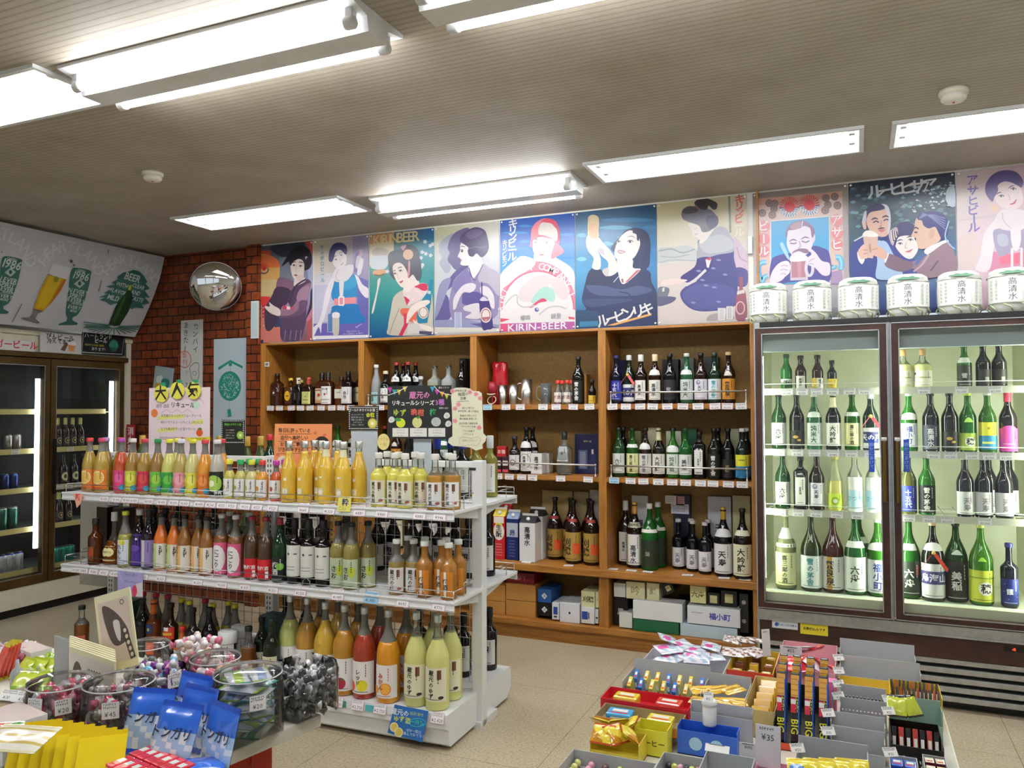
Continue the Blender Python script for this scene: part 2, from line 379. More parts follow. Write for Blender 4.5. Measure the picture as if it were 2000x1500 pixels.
# ================================================================ the room
ZC, YW, XL = 2.68, 4.665, -5.42
HOLES = [(-3.99, -2.74, 3.77, 4.09), (-1.22, .03, 3.77, 4.09), (.18, 1.43, 3.77, 4.09), (-3.94, -2.68, 1.89, 2.21), (-3.9, -2.65, .0, .32), (-1.2, .05, .0, .32)]
b = MB(); b.box(-6.2, 3, -2.5, 5.4, -.05, 0, '#999'); struct(b.build('floor', 'floor'))
b = MB()
xs = sorted({-6.2, 3.0} | {h[i] for h in HOLES for i in (0, 1)}); ys = sorted({-2.5, 5.4} | {h[i] for h in HOLES for i in (2, 3)})
for x0, x1 in zip(xs, xs[1:]):
 for y0, y1 in zip(ys, ys[1:]):
  if not any(h[0] <= (x0+x1)/2 <= h[1] and h[2] <= (y0+y1)/2 <= h[3] for h in HOLES): b.quad((x0, y0, ZC), (x0, y1, ZC), (x1, y1, ZC), (x1, y0, ZC), '#aaa')
struct(b.build('ceiling', 'ceiling'))
b = MB(); b.box(-5.5, -4.06, YW+.02, YW+.1, 0, ZC, '#a44'); b.box(-4.17, -4.062, YW-.035, YW+.02, 0, ZC, '#a44'); struct(b.build('wall_back', 'brick'))
b = MB(); b.box(-4.062, 3, YW+.002, YW+.08, 1.95, ZC, '#ccc'); b.box(-4.062, 3, 5.02, 5.1, 0, 1.95, '#ccc'); struct(b.build('wall_header', 'plaster'))
b = MB(); b.box(-6.2, -6.1, -2.5, 5.4, 0, ZC); b.box(-6.1, XL+.0, 4.63, 4.69, 0, 2.0); struct(b.build('wall_left', 'cream_wall'))
b = MB(); b.box(2.95, 3.05, -2.5, 5.2, 0, ZC); struct(b.build('wall_right', 'plaster'))
b = MB()   # shop front behind the viewer: low sill, lintel, piers
b.box(-6.2, 3, -2.6, -2.5, 0, .4); b.box(-6.2, 3, -2.6, -2.5, 2.3, ZC)
for x in (-6.2, -3.2, -.2, 2.8): b.box(x, x+.2, -2.6, -2.5, .4, 2.3)
struct(b.build('wall_front', 'plaster'))
# ================================================================ ceiling lights
def ceiling_light(x0, x1, y0, y1, label, surface=False):
 cx, cy = (x0+x1)/2, (y0+y1)/2; L, w = (x1-x0)/2, (y1-y0)/2
 t = thing('ceiling_light', label, 'ceiling light', (cx, cy, ZC), 0, 'fluorescent ceiling lights')
 if surface:
  b = MB()   # peaked batten with wide reflector wings
  pr = [(-.15, 0), (-.15, -.012), (-.06, -.03), (-.05, -.075), (.05, -.075), (.06, -.03), (.15, -.012), (.15, 0)]
  vs = [(sx, y, z) for sx in (-L, L) for y, z in pr]; n = len(pr)
  b.add(vs, [(k, (k+1) % n, n+(k+1) % n, n+k) for k in range(n)]+[tuple(range(n)), tuple(range(n, 2*n))[::-1]], '#eee')
  b.build('housing', 'white_metal', t)
  for s in (-1, 1):
   b = MB(); b.tube([(-L+.05, s*.095, -.062), (L-.05, s*.095, -.062)], .0155, 12, '#fff'); b.build('tube', 'tube', t)
   for e in (-1, 1):
    b = MB(); b.lathe([(.019, 0), (.021, .006), (.021, .03), (.016, .036)], 12, '#d8d8d8', T=Matrix.Translation((e*(L-.055), s*.095, -.062)) @ Matrix.Rotation(e*pi/2, 4, 'Y'))
    b.box(e*(L-.035)-.012, e*(L-.035)+.012, s*.095-.014, s*.095+.014, -.075, -.012, '#d8d8d8'); b.build('tube_holder', 'satin', t)
 else:
  b = MB()
  for x, X, y, Y in ((-L-.02, L+.02, -w-.02, -w), (-L-.02, L+.02, w, w+.02), (-L-.02, -L, -w, w), (L, L+.02, -w, w)): b.box(x, X, y, Y, -.014, .0, '#eee')
  b.build('frame', 'white_metal', t)
  b = MB()
  b.quad((-L, -w, 0), (L, -w, 0), (L, -w+.06, .085), (-L, -w+.06, .085), '#f2f2f2'); b.quad((-L, -w+.06, .085), (L, -w+.06, .085), (L, w-.06, .085), (-L, w-.06, .085), '#f2f2f2')
  b.quad((-L, w-.06, .085), (L, w-.06, .085), (L, w, 0), (-L, w, 0), '#f2f2f2')
  for e in (-L, L): b.add([(e, -w, 0), (e, -w+.06, .085), (e, w-.06, .085), (e, w, 0)], [(0, 1, 2, 3)], '#f2f2f2')
  b.build('reflector', 'white_metal', t)
  for s in (-1, 1):
   b = MB(); b.tube([(-L+.05, s*.07, .03), (L-.05, s*.07, .03)], .0155, 12, '#fff'); b.build('tube', 'tube', t)
   for e in (-1, 1):
    b = MB(); b.box(e*(L-.03)-.012, e*(L-.03)+.012, s*.07-.016, s*.07+.016, .0, .084, '#ddd'); b.build('tube_holder', 'satin', t)
ceiling_light(*HOLES[0], 'recessed twin-tube light nearest the brick corner and convex mirror')
ceiling_light(-2.58, -1.34, 3.86, 4.16, 'surface-mounted twin-tube light in front of the beer posters', True)
ceiling_light(*HOLES[1], 'recessed twin-tube light in front of the blue beer glass poster')
ceiling_light(*HOLES[2], 'recessed twin-tube light in front of the fridge, partly out of view')
ceiling_light(*HOLES[3], 'recessed twin-tube light at the left edge above the candy table')
ceiling_light(-2.6, -1.35, 1.92, 2.22, 'large surface-mounted twin-tube light above the liqueur gondola', True)
ceiling_light(-1.15, .1, 1.88, 2.18, 'surface-mounted light cut off by the top edge of the photo', True)
ceiling_light(.25, 1.5, 1.88, 2.18, 'surface-mounted light above the aisle beside the fridge', True)
ceiling_light(*HOLES[4], 'recessed light behind the viewer, over the left aisle'); ceiling_light(*HOLES[5], 'recessed light behind the viewer, over the right aisle')
for x, y, lb in ((-3.33, 3.0, 'round white smoke detector near the brick corner'), (.365, 3.48, 'round white smoke detector near the fridge')):
 t = thing('smoke_detector', lb, 'smoke detector', (x, y, ZC), 0, 'smoke detectors')
 b = MB(); b.lathe([(.052, 0), (.054, -.012), (.05, -.02)][::-1], 24, '#dcd8c6'); b.build('base', 'satin', t)
 b = MB(); b.lathe([(.046, -.02), (.045, -.036), (.036, -.044), (.012, -.046)][::-1], 24, '#e6e3d6'); b.lathe([(.004, -.05), (.004, -.046)], 8, '#c33'); b.build('sensor_head', 'satin', t)
# ================================================================ built-in oak shelf
SZ = (.47, 1.03, 1.475); DV = [-3.175, -2.30, -1.425]; SX0, SX1, SY0, SY1 = -4.06, -.505, YW-.005, 5.003
sh = thing('shelf_unit', 'long built-in honey oak wall shelf with bays of bottles under the posters', 'shelf', (0, 0, 0))
b = MB(); b.box(SX0, SX1, SY1, SY1+.015, .0, 1.94); b.build('back_panel', 'board', sh)
for x in (SX0, SX1-.045): b = MB(); b.box(x, x+.045, SY0, SY1, 0, 1.94); b.build('side_panel', 'wood_up', sh)
for x in DV:
 b = MB(); b.box(x-.024, x+.024, SY0+.005, SY1, SZ[0], 1.94)
 n = 8; pr = [(SY0+.005, SZ[0]+.16)]+[(SY0+.005-.0, SZ[0])]; b.build('divider', 'wood_up', sh)
 b = MB(); b.box(x-.03, x+.03, SY0+.012, SY1, .12, SZ[0]-.045); b.build('lower_divider', 'wood_up', sh)
bx = [SX0+.045]+[q for d in DV for q in (d-.024, d+.024)]+[SX1-.045]; BAYS = [(bx[i], bx[i+1]) for i in range(0, 8, 2)]
for z in SZ[1:]:
 for x0, x1 in BAYS: b = MB(); b.box(x0, x1, SY0+.008, SY1, z-.03, z); b.build('shelf_board', 'wood', sh)
b = MB(); b.box(SX0, SX1, SY0-.012, SY1, SZ[0]-.045, SZ[0], bv=.006); b.build('bench_top', 'wood', sh)
b = MB(); b.box(SX0, SX1, SY0-.015, SY1, .085, .12, bv=.004); b.build('floor_shelf', 'wood', sh)
b = MB(); b.box(SX0, SX1, SY0+.01, SY0+.03, .0, .085); b.build('plinth', 'wood', sh)
b = MB(); b.box(SX0, SX1, SY0+.002, SY1, 1.925, 1.94); b.build('top_board', 'wood', sh)
def rail(x0, x1, z, y=None):
 y = y or SY0+.02; b = MB(); b.tube([(x0, y, z+.07), (x1, y, z+.07)], .0055, 8, '#d5d5d2')
 for x in (x0+.006, x1-.006): b.lathe([(.008, 0), (.008, .004), (.005, .01), (.0035, .03), (.006, .05), (.0035, .06), (.005, .07), (.0065, .077)], 10, '#d5d5d2', o=(x, y, z))
 b.build('guard_rail', 'steel', sh)
rail(BAYS[3][0]+.02, BAYS[3][1]-.02, SZ[2]); rail(BAYS[3][0]+.02, BAYS[3][1]-.02, SZ[1]); rail(BAYS[2][0]+.02, BAYS[2][1]-.02, SZ[1]); rail(BAYS[1][0]+.02, BAYS[1][1]-.3, SZ[2])
b = MB(); b.box(SX1+.0, SX1+.012, YW-.02, YW, 1.95, ZC); struct(b.build('trim_1', 'wood_up'))
b = MB(); p = on_y(1466, 480, YW); b.box(p.x-.012, p.x+.012, YW-.03, YW, p.z-.05, p.z+.05, '#e8e6e0', bv=.004); tag(b.build('wall_switch_box', 'satin'), 'small white electrical box on the trim between the posters', 'switch box')
# ================================================================ right display fridge
FX0, FX1, FY, FB = -.492, .80, 4.34, 4.96
fr = thing('display_fridge', 'tall glass-door display fridge with dark wood frame full of sake bottles', 'fridge', (0, 0, 0))
b = MB(); b.box(FX0+.012, FX0+.03, FY+.03, FB, .44, 1.87); b.box(FX1-.03, FX1-.012, FY+.03, FB, .44, 1.87); b.box(FX0+.03, FX1-.03, FB, FB+.02, .44, 1.87)
b.box(FX0+.03, FX1-.03, FY+.03, FB, 1.845, 1.87); b.box(FX0+.03, FX1-.03, FY+.03, FB, .44, .488); b.build('cabinet', 'inside', fr)
b = MB(); b.box(FX0, FX0+.012, FY, FB+.02, .0, 1.87); b.box(FX1-.012, FX1, FY, FB+.02, 0, 1.87); b.box(FX0, FX1, FY+.02, FB+.02, 1.87, 1.90); b.build('outer_shell', 'alu', fr)
b = MB(); b.box(FX0+.03, FX1-.03, FY-.002, FY+.02, 1.873, 1.898, '#17120f'); b.build('top_strip', 'black', fr)
b = MB(); b.box(FX0+.04, FX1-.04, FY+.05, FY+.12, 1.745, 1.84, '#aeb9bd'); b.build('light_canopy', 'satin', fr)
MX = .151
b = MB(); b.box(MX-.006, MX+.006, FY-.003, FY+.05, .40, 1.872); b.build('mullion', 'alu', fr)
def door(x0, x1, hx_, nm):
 d = MB(); z0, z1 = .412, 1.868; s = .040
 for a, c, e, f in ((x0, x0+s, z0, z1), (x1-s, x1, z0, z1), (x0+s, x1-s, z0, z0+.034), (x0+s, x1-s, z1-.036, z1)): d.box(a, c, FY-.02, FY+.02, e, f)
 o = d.build('door', 'walnut', fr)
 d = MB()
 for (X0, X1, Z0, Z1, w) in ((x0, x1, z0, z1, .005), (x0+s-.004, x1-s+.004, z0+.03, z1-.032, .005)):
  for a, c, e, f in ((X0, X0+w, Z0, Z1), (X1-w, X1, Z0, Z1), (X0, X1, Z0, Z0+w), (X0, X1, Z1-w, Z1)): d.box(a, c, FY-.0235, FY-.0195, e, f)
 d.build('trim', 'alu', o)
 d = MB(); d.box(x0+s, x1-s, FY-.004, FY+.000, z0+.034, z1-.036, '#eef3ee'); d.build('pane', 'pane', o)
 d = MB(); d.box(hx_-.009, hx_+.009, FY-.055, FY-.04, .985, 1.285, '#6b5325', bv=.004); d.box(hx_-.006, hx_+.006, FY-.045, FY-.02, 1.0, 1.02, '#6b5325'); d.box(hx_-.006, hx_+.006, FY-.045, FY-.02, 1.25, 1.27, '#6b5325')
 h = d.build('handle', 'foil', o)
 d = MB(); d.box(hx_-.013, hx_+.013, FY-.058, FY-.02, 1.285, 1.302, '#d8d8d4', bv=.003); d.build('handle_cap', 'steel', o)
 return o
door(FX0+.004, MX-.006, .122, 'a'); door(MX+.006, FX1-.004, .180, 'b')
FSZ = (.492, .910, 1.225, 1.545)
for z in FSZ[1:]:
 b = MB(); b.box(FX0+.04, FX1-.04, FY+.085, FY+.09, z-.028, z+.006, '#c9cbb9'); b.build('price_rail', 'satin', fr)
 b = MB()
 for k in range(18): x = FX0+.05+k*(FX1-FX0-.1)/17; b.tube([(x, FY+.09, z-.004), (x, FB-.03, z-.004)], .0025, 4, '#d9dbd2')
 for y in (FY+.1, FY+.3, FY+.5): b.tube([(FX0+.04, y, z-.008), (FX1-.04, y, z-.008)], .0035, 4, '#d9dbd2')
 b.tube([(FX0+.045, FY+.082, z+.03), (FX1-.045, FY+.082, z+.03)], .002, 4, '#e4e6dd')
 b.build('wire_shelf', 'satin', fr)
b = MB(); b.box(FX0+.04, FX1-.04, FY+.035, FY+.085, .445, .47, '#b9c4bb'); b.quad((FX0+.04, FY+.03, .449), (FX1-.04, FY+.03, .449), (FX1-.04, FY+.085, .492), (FX0+.04, FY+.085, .492), '#b9c4bb')
for k in range(26):
 x = FX0+.06+k*.046; b.quad((x, FY+.034, .4545), (x+.03, FY+.034, .4545), (x+.03, FY+.05, .469), (x, FY+.05, .469), '#d5ded6')
b.build('front_sill', 'satin', fr)
b = MB()
for x in (MX, FX1-.045):
 b.tube([(x, FY+.075, .56), (x, FY+.075, 1.72)], .012, 10, '#fff')
b.tube([(FX0+.038, FY+.034, .56), (FX0+.038, FY+.034, 1.72)], .006, 8, '#fff'); b.build('cooler_tube', 'cool_tube', fr)  # thin tube added unseen behind the left stile to brighten the left door
b = MB(); b.box(FX0+.012, FX1-.012, FY-.01, FY+.02, .36, .405); b.box(FX0, FX1-.0, FY-.016, FY+.02, .352, .362); b.build('sill_trim', 'alu', fr)
b = MB(); b.box(FX0+.012, FX1-.012, FY-.004, FY+.03, .245, .355); b.build('base_panel', 'walnut', fr)
b = MB(); b.box(FX0+.03, FX1-.012, FY+.03, FY+.05, .03, .245, '#0c0c0c'); b.build('grille_back', 'black', fr)
b = MB()
for k in range(5): z = .045+k*.044; b.box(FX0+.03, FX1-.012, FY-.002, FY+.028, z, z+.027, bv=.004)
b.box(FX0, FX1-.012, FY-.004, FY+.03, .236, .247); b.build('grille', 'alu', fr)
b = MB(); b.box(FX0+.03, FX1-.02, FY+.06, FB, .0, .04); b.build('kick', 'black', fr)
b = MB(); p = on_y(1985, 1268, FY); b.box(p.x-.05, p.x+.05, FY-.008, FY, p.z-.012, p.z+.012); cp_ = b.build('control_panel', 'black', fr)
b = MB(); a = Art(); a.text('-15', p.x-.01, p.z, .016, '#ff5533', local=True); a.emit(b, flat((0, FY-.009, 0), (1, 0, 0), (0, 0, 1), (0, -1, 0))); b.build('display', 'led', cp_)
# ================================================================ left beer fridge, facing the room
def yz(f): return f
lf = thing('beer_fridge', 'glass-door beer fridge with bronze frame along the left wall', 'fridge', (0, 0, 0))
LY0, LY1, LB = 2.2, 4.615, -6.02
b = MB(); b.box(LB, LB+.02, LY0, LY1, .2, 1.83); b.box(LB, XL-.03, LY1-.02, LY1, .2, 1.83); b.box(LB, XL-.03, LY0, LY0+.02, .2, 1.83); b.box(LB, XL-.03, LY0, LY1, .19, .215); b.box(LB, XL-.03, LY0, LY1, 1.81, 1.83); b.build('cabinet', 'inside_dark', lf)
b = MB(); b.box(XL-.04, XL+.035, LY0, LY1+.02, 1.83, 1.868, bv=.006); b.build('cornice', 'olive', lf)
LDY = [(2.72, 3.345), (3.352, 3.975), (3.982, 4.612)]
for y0, y1 in LDY:
 d = MB(); s = .045
 for a, c, e, f in ((y0, y0+s, .212, 1.825), (y1-s, y1, .212, 1.825), (y0+s, y1-s, .212, .275), (y0+s, y1-s, 1.77, 1.825)): d.box(XL-.03, XL+.012, a, c, e, f)
 o = d.build('door', 'olive', lf)
 d = MB(); d.box(XL-.012, XL-.008, y0+s, y1-s, .275, 1.77, '#eef3ee'); d.build('pane', 'pane', o)
 d = MB()
 for a, c, e, f in ((y0+s-.004, y0+s, .27, 1.775), (y1-s, y1-s+.004, .27, 1.775), (y0+s, y1-s, .27, .276), (y0+s, y1-s, 1.769, 1.775)): d.box(XL+.011, XL+.015, a, c, e, f)
 d.build('trim', 'alu', o)
 d = MB(); d.box(XL+.03, XL+.045, y0+.01, y0+.028, .84, 1.24); d.build('handle', 'black', o)
LSZ = (.30, .60, .885, 1.165, 1.45)
for z in LSZ:
 b = MB(); b.box(LB+.03, XL-.09, LY0+.03, LY1-.05, z-.02, z-.012, '#7d827c'); b.build('shelf', 'satin', lf)
 b = MB(); b.box(XL-.092, XL-.085, LY0+.03, LY1-.09, z-.03, z+.008, '#c9b877'); b.build('price_rail', 'satin', lf)
for y in (3.93, LY1-.06):
 b = MB(); b.tube([(XL-.06, y, .45), (XL-.06, y, 1.68)], .016, 10, '#fff'); b.build('cooler_tube', 'beer_tube', lf)
b = MB(); b.box(LB, XL+.0, LY0, LY1+.03, .06, .206, bv=.004); b.box(LB, XL-.035, LY1, LY1+.015, .2, 1.8); b.build('base_panel', 'cream_wall', lf)
b = MB(); b.box(LB, XL-.03, LY0, LY1, .0, .06); b.build('kick', 'black', lf)
b = MB(); b.box(XL-.02, XL, 2.2, YW+.02, 1.868, 2.03); b.box(XL-.02, XL+.02, 2.2, YW+.02, 1.99, 2.02); b.box(XL-.02, XL+.006, LY1+.022, YW+.018, 0, 1.99); struct(b.build('trim_2', 'cream_wall'))
# ================================================================ the liqueur gondola
G0 = Vector((-1.6, 2.99, 0)); GA = rad(1.07); GT = Matrix.Translation(G0) @ Matrix.Rotation(GA, 4, 'Z')
def on_g(x, y, gy):      # pixel -> gondola coordinates on its plane local y = gy
 d = ray(x, y); n = Vector((-sin(GA), cos(GA), 0)); t = (n.dot(G0)+gy-n.dot(EYEV))/n.dot(d); return GT.inverted() @ (EYEV+d*t)
go = thing('gondola_shelf', 'white double-sided shop gondola with three tiers of liqueur bottles', 'shelf', G0, GA)
GX0, GX1 = -2.30, .035; GZ = (.158, .632, 1.012)
UPX = [GX0+.01, -1.18, 0.0]
for x in UPX:
 b = MB(); b.box(x-.026, x+.026, .30, .352, 0, 1.21, '#e3e5e5', bv=.004)
 for k in range(44 if x < -.5 else 0):
  z = .06+k*.026
  for q in (-.009, .009): b.box(x+q-.003, x+q+.003, .2985, .2995, z, z+.014, '#4b4d4d')
 b.build('upright', 'satin', go)
b = MB(); b.box(-.026, .026, .28, .47, .0, .03, '#ddd'); b.build('foot', 'satin', go)
def wires(x0, x1, nm='mesh_panel'):
 b = MB(); z0, z1 = .19, 1.165; k = 0
 while x0+k*.05 <= x1: b.tube([(x0+k*.05, .326, z0), (x0+k*.05, .326, z1)], .0016, 4, '#d4d6d6'); k += 1
 z = z0
 while z <= z1+.001: b.tube([(x0, .329, z), (x1, .329, z)], .0016, 4, '#d4d6d6'); z += .05
 b.build(nm, 'satin', go)
wires(UPX[0]+.03, UPX[1]-.03); wires(UPX[1]+.03, UPX[2]-.03)
for x0, x1 in ((UPX[0], UPX[1]), (UPX[1], UPX[2])):
 b = MB(); b.box(x0+.026, x1-.026, .314, .338, 1.175, 1.205, '#e8eaea', bv=.004)
 for e, s in ((x0+.026, 1), (x1-.026, -1)):
  b.add([(e, .326, 1.176), (e+s*.05, .326, 1.176), (e+s*.018, .326, 1.162), (e+s*.006, .326, 1.15), (e, .326, 1.12)], [(0, 1, 2, 3, 4)], '#e0e2e2')
 b.build('top_rail', 'satin', go)
def deck(y0, y1, z, front):
 for x0, x1 in ((GX0, UPX[1]-.002), (UPX[1]+.002, GX1)):
  b = MB(); b.box(x0, x1, y0, y1, z-.012, z, '#e4e6e6')
  f, s = (y0, -1) if front else (y1, 1)
  b.box(x0, x1, min(f, f+s*.004), max(f, f+s*.004), z-.04, z+.002, '#e9ebeb'); b.box(x0, x1, min(f, f+s*.009), max(f, f+s*.009), z-.034, z-.03, '#dcdede'); b.box(x0, x1, min(f, f+s*.009), max(f, f+s*.009), z-.006, z-.001, '#dcdede')
  o = b.build('shelf', 'satin', go)
  b = MB(); zz = z+.035; fy = f-s*.012; ex = [x0+.01, x1-.01]
  for h in (.018, .042): b.tube([(ex[0], fy, z+h), (ex[1], fy, z+h)], .002, 5, '#c9cbcb')
  for e in ex[:1] if x0 == GX0 else ex[1:]: b.tube([(e, fy, z), (e, fy, z+.042)], .002, 5, '#c9cbcb'); b.tube([(e, fy, z+.042), (e, fy-s*.18, z+.042)], .002, 5, '#c9cbcb'); b.tube([(e, fy-s*.1, z), (e, fy-s*.1, z+.06), (e, fy-s*.2, z+.06)], .002, 5, '#c9cbcb')
  k = ex[0]+.12
  while k < ex[1]:
   b.tube(ospline([(k, fy, z+.003), (k+.004, fy, z+.035)] , 2) if 0 else [(k, fy+.004*s, z+.001), (k+.002, fy+.004*s, z+.03), (k+.02, fy+.004*s, z+.045), (k+.04, fy+.004*s, z+.03), (k+.042, fy+.004*s, z+.001)], .0017, 5, '#c9cbcb'); k += .3
  b.build('wire_guard', 'steel', o)
  for e in (x0+.03, x1-.03):
   b = MB(); yb = .30 if front else .352; yo = yb-(.24 if front else -.24)
   b.add([(e-.002, yb, z-.012), (e-.002, yb, z-.065), (e-.002, yo, z-.03), (e-.002, yo, z-.012), (e+.002, yb, z-.012), (e+.002, yb, z-.065), (e+.002, yo, z-.03), (e+.002, yo, z-.012)], [(0, 1, 2, 3), (7, 6, 5, 4), (1, 5, 6, 2), (0, 4, 5, 1), (3, 2, 6, 7)], '#dddfdf'); b.build('bracket', 'satin', o)
for z in GZ[1:]: deck(.0, .30, z, True); deck(.352, .70, z, False)
b = MB()
pr = [(.0, GZ[0]), (-.004, .10), (.014, .088), (.016, .03), (.03, .018), (.65, .018), (.70, .06), (.70, GZ[0]-.02), (.69, GZ[0])]
vs = [(x, y, z) for x in (GX0, .0) for y, z in pr]; n = len(pr)
b.add(vs, [(k, n+k, n+(k+1) % n, (k+1) % n) for k in range(n)]+[tuple(range(n)), tuple(range(n, 2*n))[::-1]], '#e4e6e6'); b.build('base_deck', 'satin', go)
b = MB()
for x0 in [GX0+.1+k*.2 for k in range(11)]:
 b.box(x0, x0+.1, -.0065, -.0035, .125, .152, '#52b9bd' if int(x0*5) % 2 else '#4aa287')
b.box(GX0, -.001, -.0048, -.0034, .124, .153, '#e6e8e8'); b.build('price_strip', 'paper', go)
for x, y in ((GX0+.1, .1), (GX1-.1, .08), (GX1-.1, .62)): b = MB(); b.lathe([(.02, 0), (.02, .02)], 12, '#222', o=(x, y, 0)); b.build('foot', 'satin', go)
b = MB(); b.box(GX1-.075, GX1-.04, .2985, .30, 1.165, 1.178, '#333'); b.build('maker_plate', 'satin', go)
# ================================================================ beer posters (flat prints on the header wall)
PY = YW-.001
def photo_pre(ox, oy, sc, Y, X0, Z0):
 def f(q): w = on_y(ox+q[0]/sc, oy+q[1]/sc, Y); return (w.x-X0, w.z-Z0)
 return f
def poster(ox, oy, sc, pl, pr, label, bg, draw, letters, base='#e8e4dc'):
 """pl, pr: photo pixels of the left and right edges at eye height of the sheet; bg: rows of a printed colour wash"""
 X0, X1 = on_y(pl, 560, PY).x, on_y(pr, 540, PY).x; Z0, Z1 = 1.943, 2.669
 t = thing('beer_poster', label, 'poster', (X0, PY-.0015, Z0)); pre = photo_pre(ox, oy, sc, PY, X0, Z0)
 w, h = X1-X0-.002, Z1-Z0
 b = MB(); b.box(0, w, -.0006, .0006, 0, h, base); a = Art(); a.h = .0007; a.mesh4((0, h), (w, h), (w, 0), (0, 0), bg)
 a.emit(b, FRONT); b.build('sheet', 'poster', t)
 a = Art(pre); a.h = .0009; draw(a); b = MB(); a.emit(b, lambda u, v, q: Vector((min(max(u, 0), w), -q, min(max(v, 0), h)))); b.build('picture', 'poster', t)
 if letters: b = MB(); a2 = Art(pre); a2.h = a.h+.0002; letters(a2, w, h); a2.emit(b, FRONT); b.build('lettering', 'poster', t)
 for x, z in ((.012, h-.012), (w-.012, h-.012), (.012, .012), (w-.012, .012)):
  b = MB(); b.lathe([(.006, .0), (.006, .002), (.003, .006)], 10, '#f4f2ee', T=Matrix.Translation((x, -.0008, z)) @ Matrix.Rotation(pi/2, 4, 'X')); b.build('pin', 'satin', t)
 return t
def eyes(a, pts, col='#2a2436', w=.004):
 for x, y, r in pts:
  a.ell(x, y, r, r*.42, '#fbf8f4', 12); a.ell(x, y, r*.45, r*.42, col, 10); a.line([(x-r, y), (x-r*.3, y-r*.5), (x+r*.5, y-r*.45), (x+r*1.1, y+r*.1)], w, col)
def brow(a, x0, y0, x1, y1, lift, col='#2a2436', w=.006): a.line([(x0, y0), ((x0+x1)/2, (y0+y1)/2-lift), (x1, y1)], w, col, taper=True)
SK = '#f0e2d8'
def d1(a):
 a.poly([(180, 190), (600, 150), (620, 180), (420, 330), (420, 420), (470, 640), (300, 640), (300, 330)], '#7f8797'); a.blob([(190, 200), (610, 150), (560, 260), (420, 330), (300, 330)], '#3d4450')
 a.blob([(630, 150), (770, 130), (760, 420), (720, 300)], '#c95a4c'); a.poly([(650, 500), (755, 420), (745, 740), (690, 720)], '#a9afd2')
 a.blob([(50, 270), (170, 260), (190, 320), (40, 330)], '#d4553f'); a.blob([(45, 330), (190, 320), (290, 400), (305, 540), (280, 700), (180, 850), (30, 850), (30, 600)], '#e8b56a')
 a.blob([(45, 330), (190, 320), (280, 390), (290, 470), (40, 450)], '#ea7a48'); a.blob([(35, 640), (290, 640), (250, 760), (170, 840), (35, 840)], '#dcc38c')
 for k in range(9): g = pi*(.05+.9*k/8); a.line([(105+22*cos(g), 490-22*sin(g)), (105+62*cos(g), 490-70*sin(g))], .006, '#c9312c', 0)
 a.ell(105, 490, 26, 24, '#c9312c'); a.line([(50, 490), (60, 530), (105, 550), (150, 530), (160, 490)], .01, '#43506b')
 a.blob([(30, 855), (170, 845), (185, 900), (150, 950), (30, 945)], '#d8413f'); a.poly([(80, 950), (125, 940), (120, 1250), (90, 1230)], '#c8302c')
 a.poly([(30, 1090), (150, 1150), (340, 1260), (345, 1420), (30, 1437)], '#d98273'); a.poly([(240, 1130), (330, 1100), (330, 1225), (240, 1235)], '#38506e'); a.poly([(30, 1395), (98, 1393), (98, 1435), (30, 1437)], '#3c3a5c')
 a.poly([(650, 1130), (735, 1050), (720, 1405), (660, 1405)], '#b3575a'); a.blob([(690, 900), (740, 760), (735, 1050), (650, 1160)], '#c87a98')
 a.blob([(700, 770), (745, 740), (735, 930), (640, 1130), (690, 930)], '#3a3354')
 a.blob([(300, 600), (470, 650), (620, 620), (700, 650), (690, 760), (650, 960), (640, 1150), (620, 1250), (560, 1400), (350, 1410), (310, 1300), (320, 1120), (300, 1090), (440, 1020), (400, 900), (300, 800), (260, 740)], '#5c4763')
 a.blob([(300, 600), (470, 650), (460, 760), (330, 740), (270, 720)], '#8d6a80'); a.blob([(270, 720), (440, 760), (400, 930), (330, 980), (300, 1100), (250, 1200), (180, 1280), (120, 1240), (120, 1000), (200, 850)], '#4c3b52')
 a.blob([(700, 690), (640, 960), (560, 1050), (420, 1100), (310, 1090), (310, 1030), (430, 1000), (520, 900), (540, 780), (640, 690)], '#9a7388'); a.blob([(660, 700), (690, 760), (620, 920), (520, 880), (560, 760)], '#a9849a')
 a.blob([(560, 900), (660, 900), (640, 1000), (560, 1080), (330, 1120), (310, 1095), (440, 1080), (540, 1010)], '#6d5470')
 for x in (380, 450, 520, 580): a.line([(x, 1270), (x-15, 1400)], .012, '#8f86a8', taper=True)
 a.poly([(345, 955), (490, 985), (485, 1010), (345, 1005)], '#d2476a'); a.poly([(395, 965), (440, 975), (440, 1008), (395, 1006)], '#f3e4e6')
 a.blob([(490, 640), (520, 590), (600, 590), (640, 640), (560, 690), (490, 710)], SK)
 a.line([(640, 625), (560, 670), (490, 740), (430, 930)], .014, '#463650'); a.line([(700, 650), (600, 700), (520, 790)], .012, '#56425c')
 a.blob([(330, 460), (420, 300), (480, 230), (600, 190), (690, 260), (715, 380), (690, 480), (620, 500), (560, 380), (470, 390), (440, 450), (420, 400)], '#2b2732')
 a.blob([(445, 440), (480, 390), (560, 365), (615, 410), (615, 520), (600, 610), (540, 640), (490, 620), (455, 540)], SK); a.blob([(420, 380), (470, 360), (560, 350), (480, 400), (445, 450)], '#2b2732'); a.blob([(600, 380), (650, 380), (660, 480), (625, 510), (618, 430)], '#2b2732')
 a.blob([(510, 600), (600, 560), (610, 620), (540, 650)], '#e3cfc4'); eyes(a, [(486, 450, 22), (572, 458, 24)]); brow(a, 470, 415, 515, 405, 8); brow(a, 545, 410, 610, 420, 10); a.line([(520, 440), (510, 520), (528, 528)], .003, '#c9a796')
 a.blob([(488, 570), (512, 560), (535, 572), (512, 585)], '#b5545a'); a.blob([(640, 330), (665, 345), (645, 355), (640, 375), (630, 350)], '#cfd2d8')
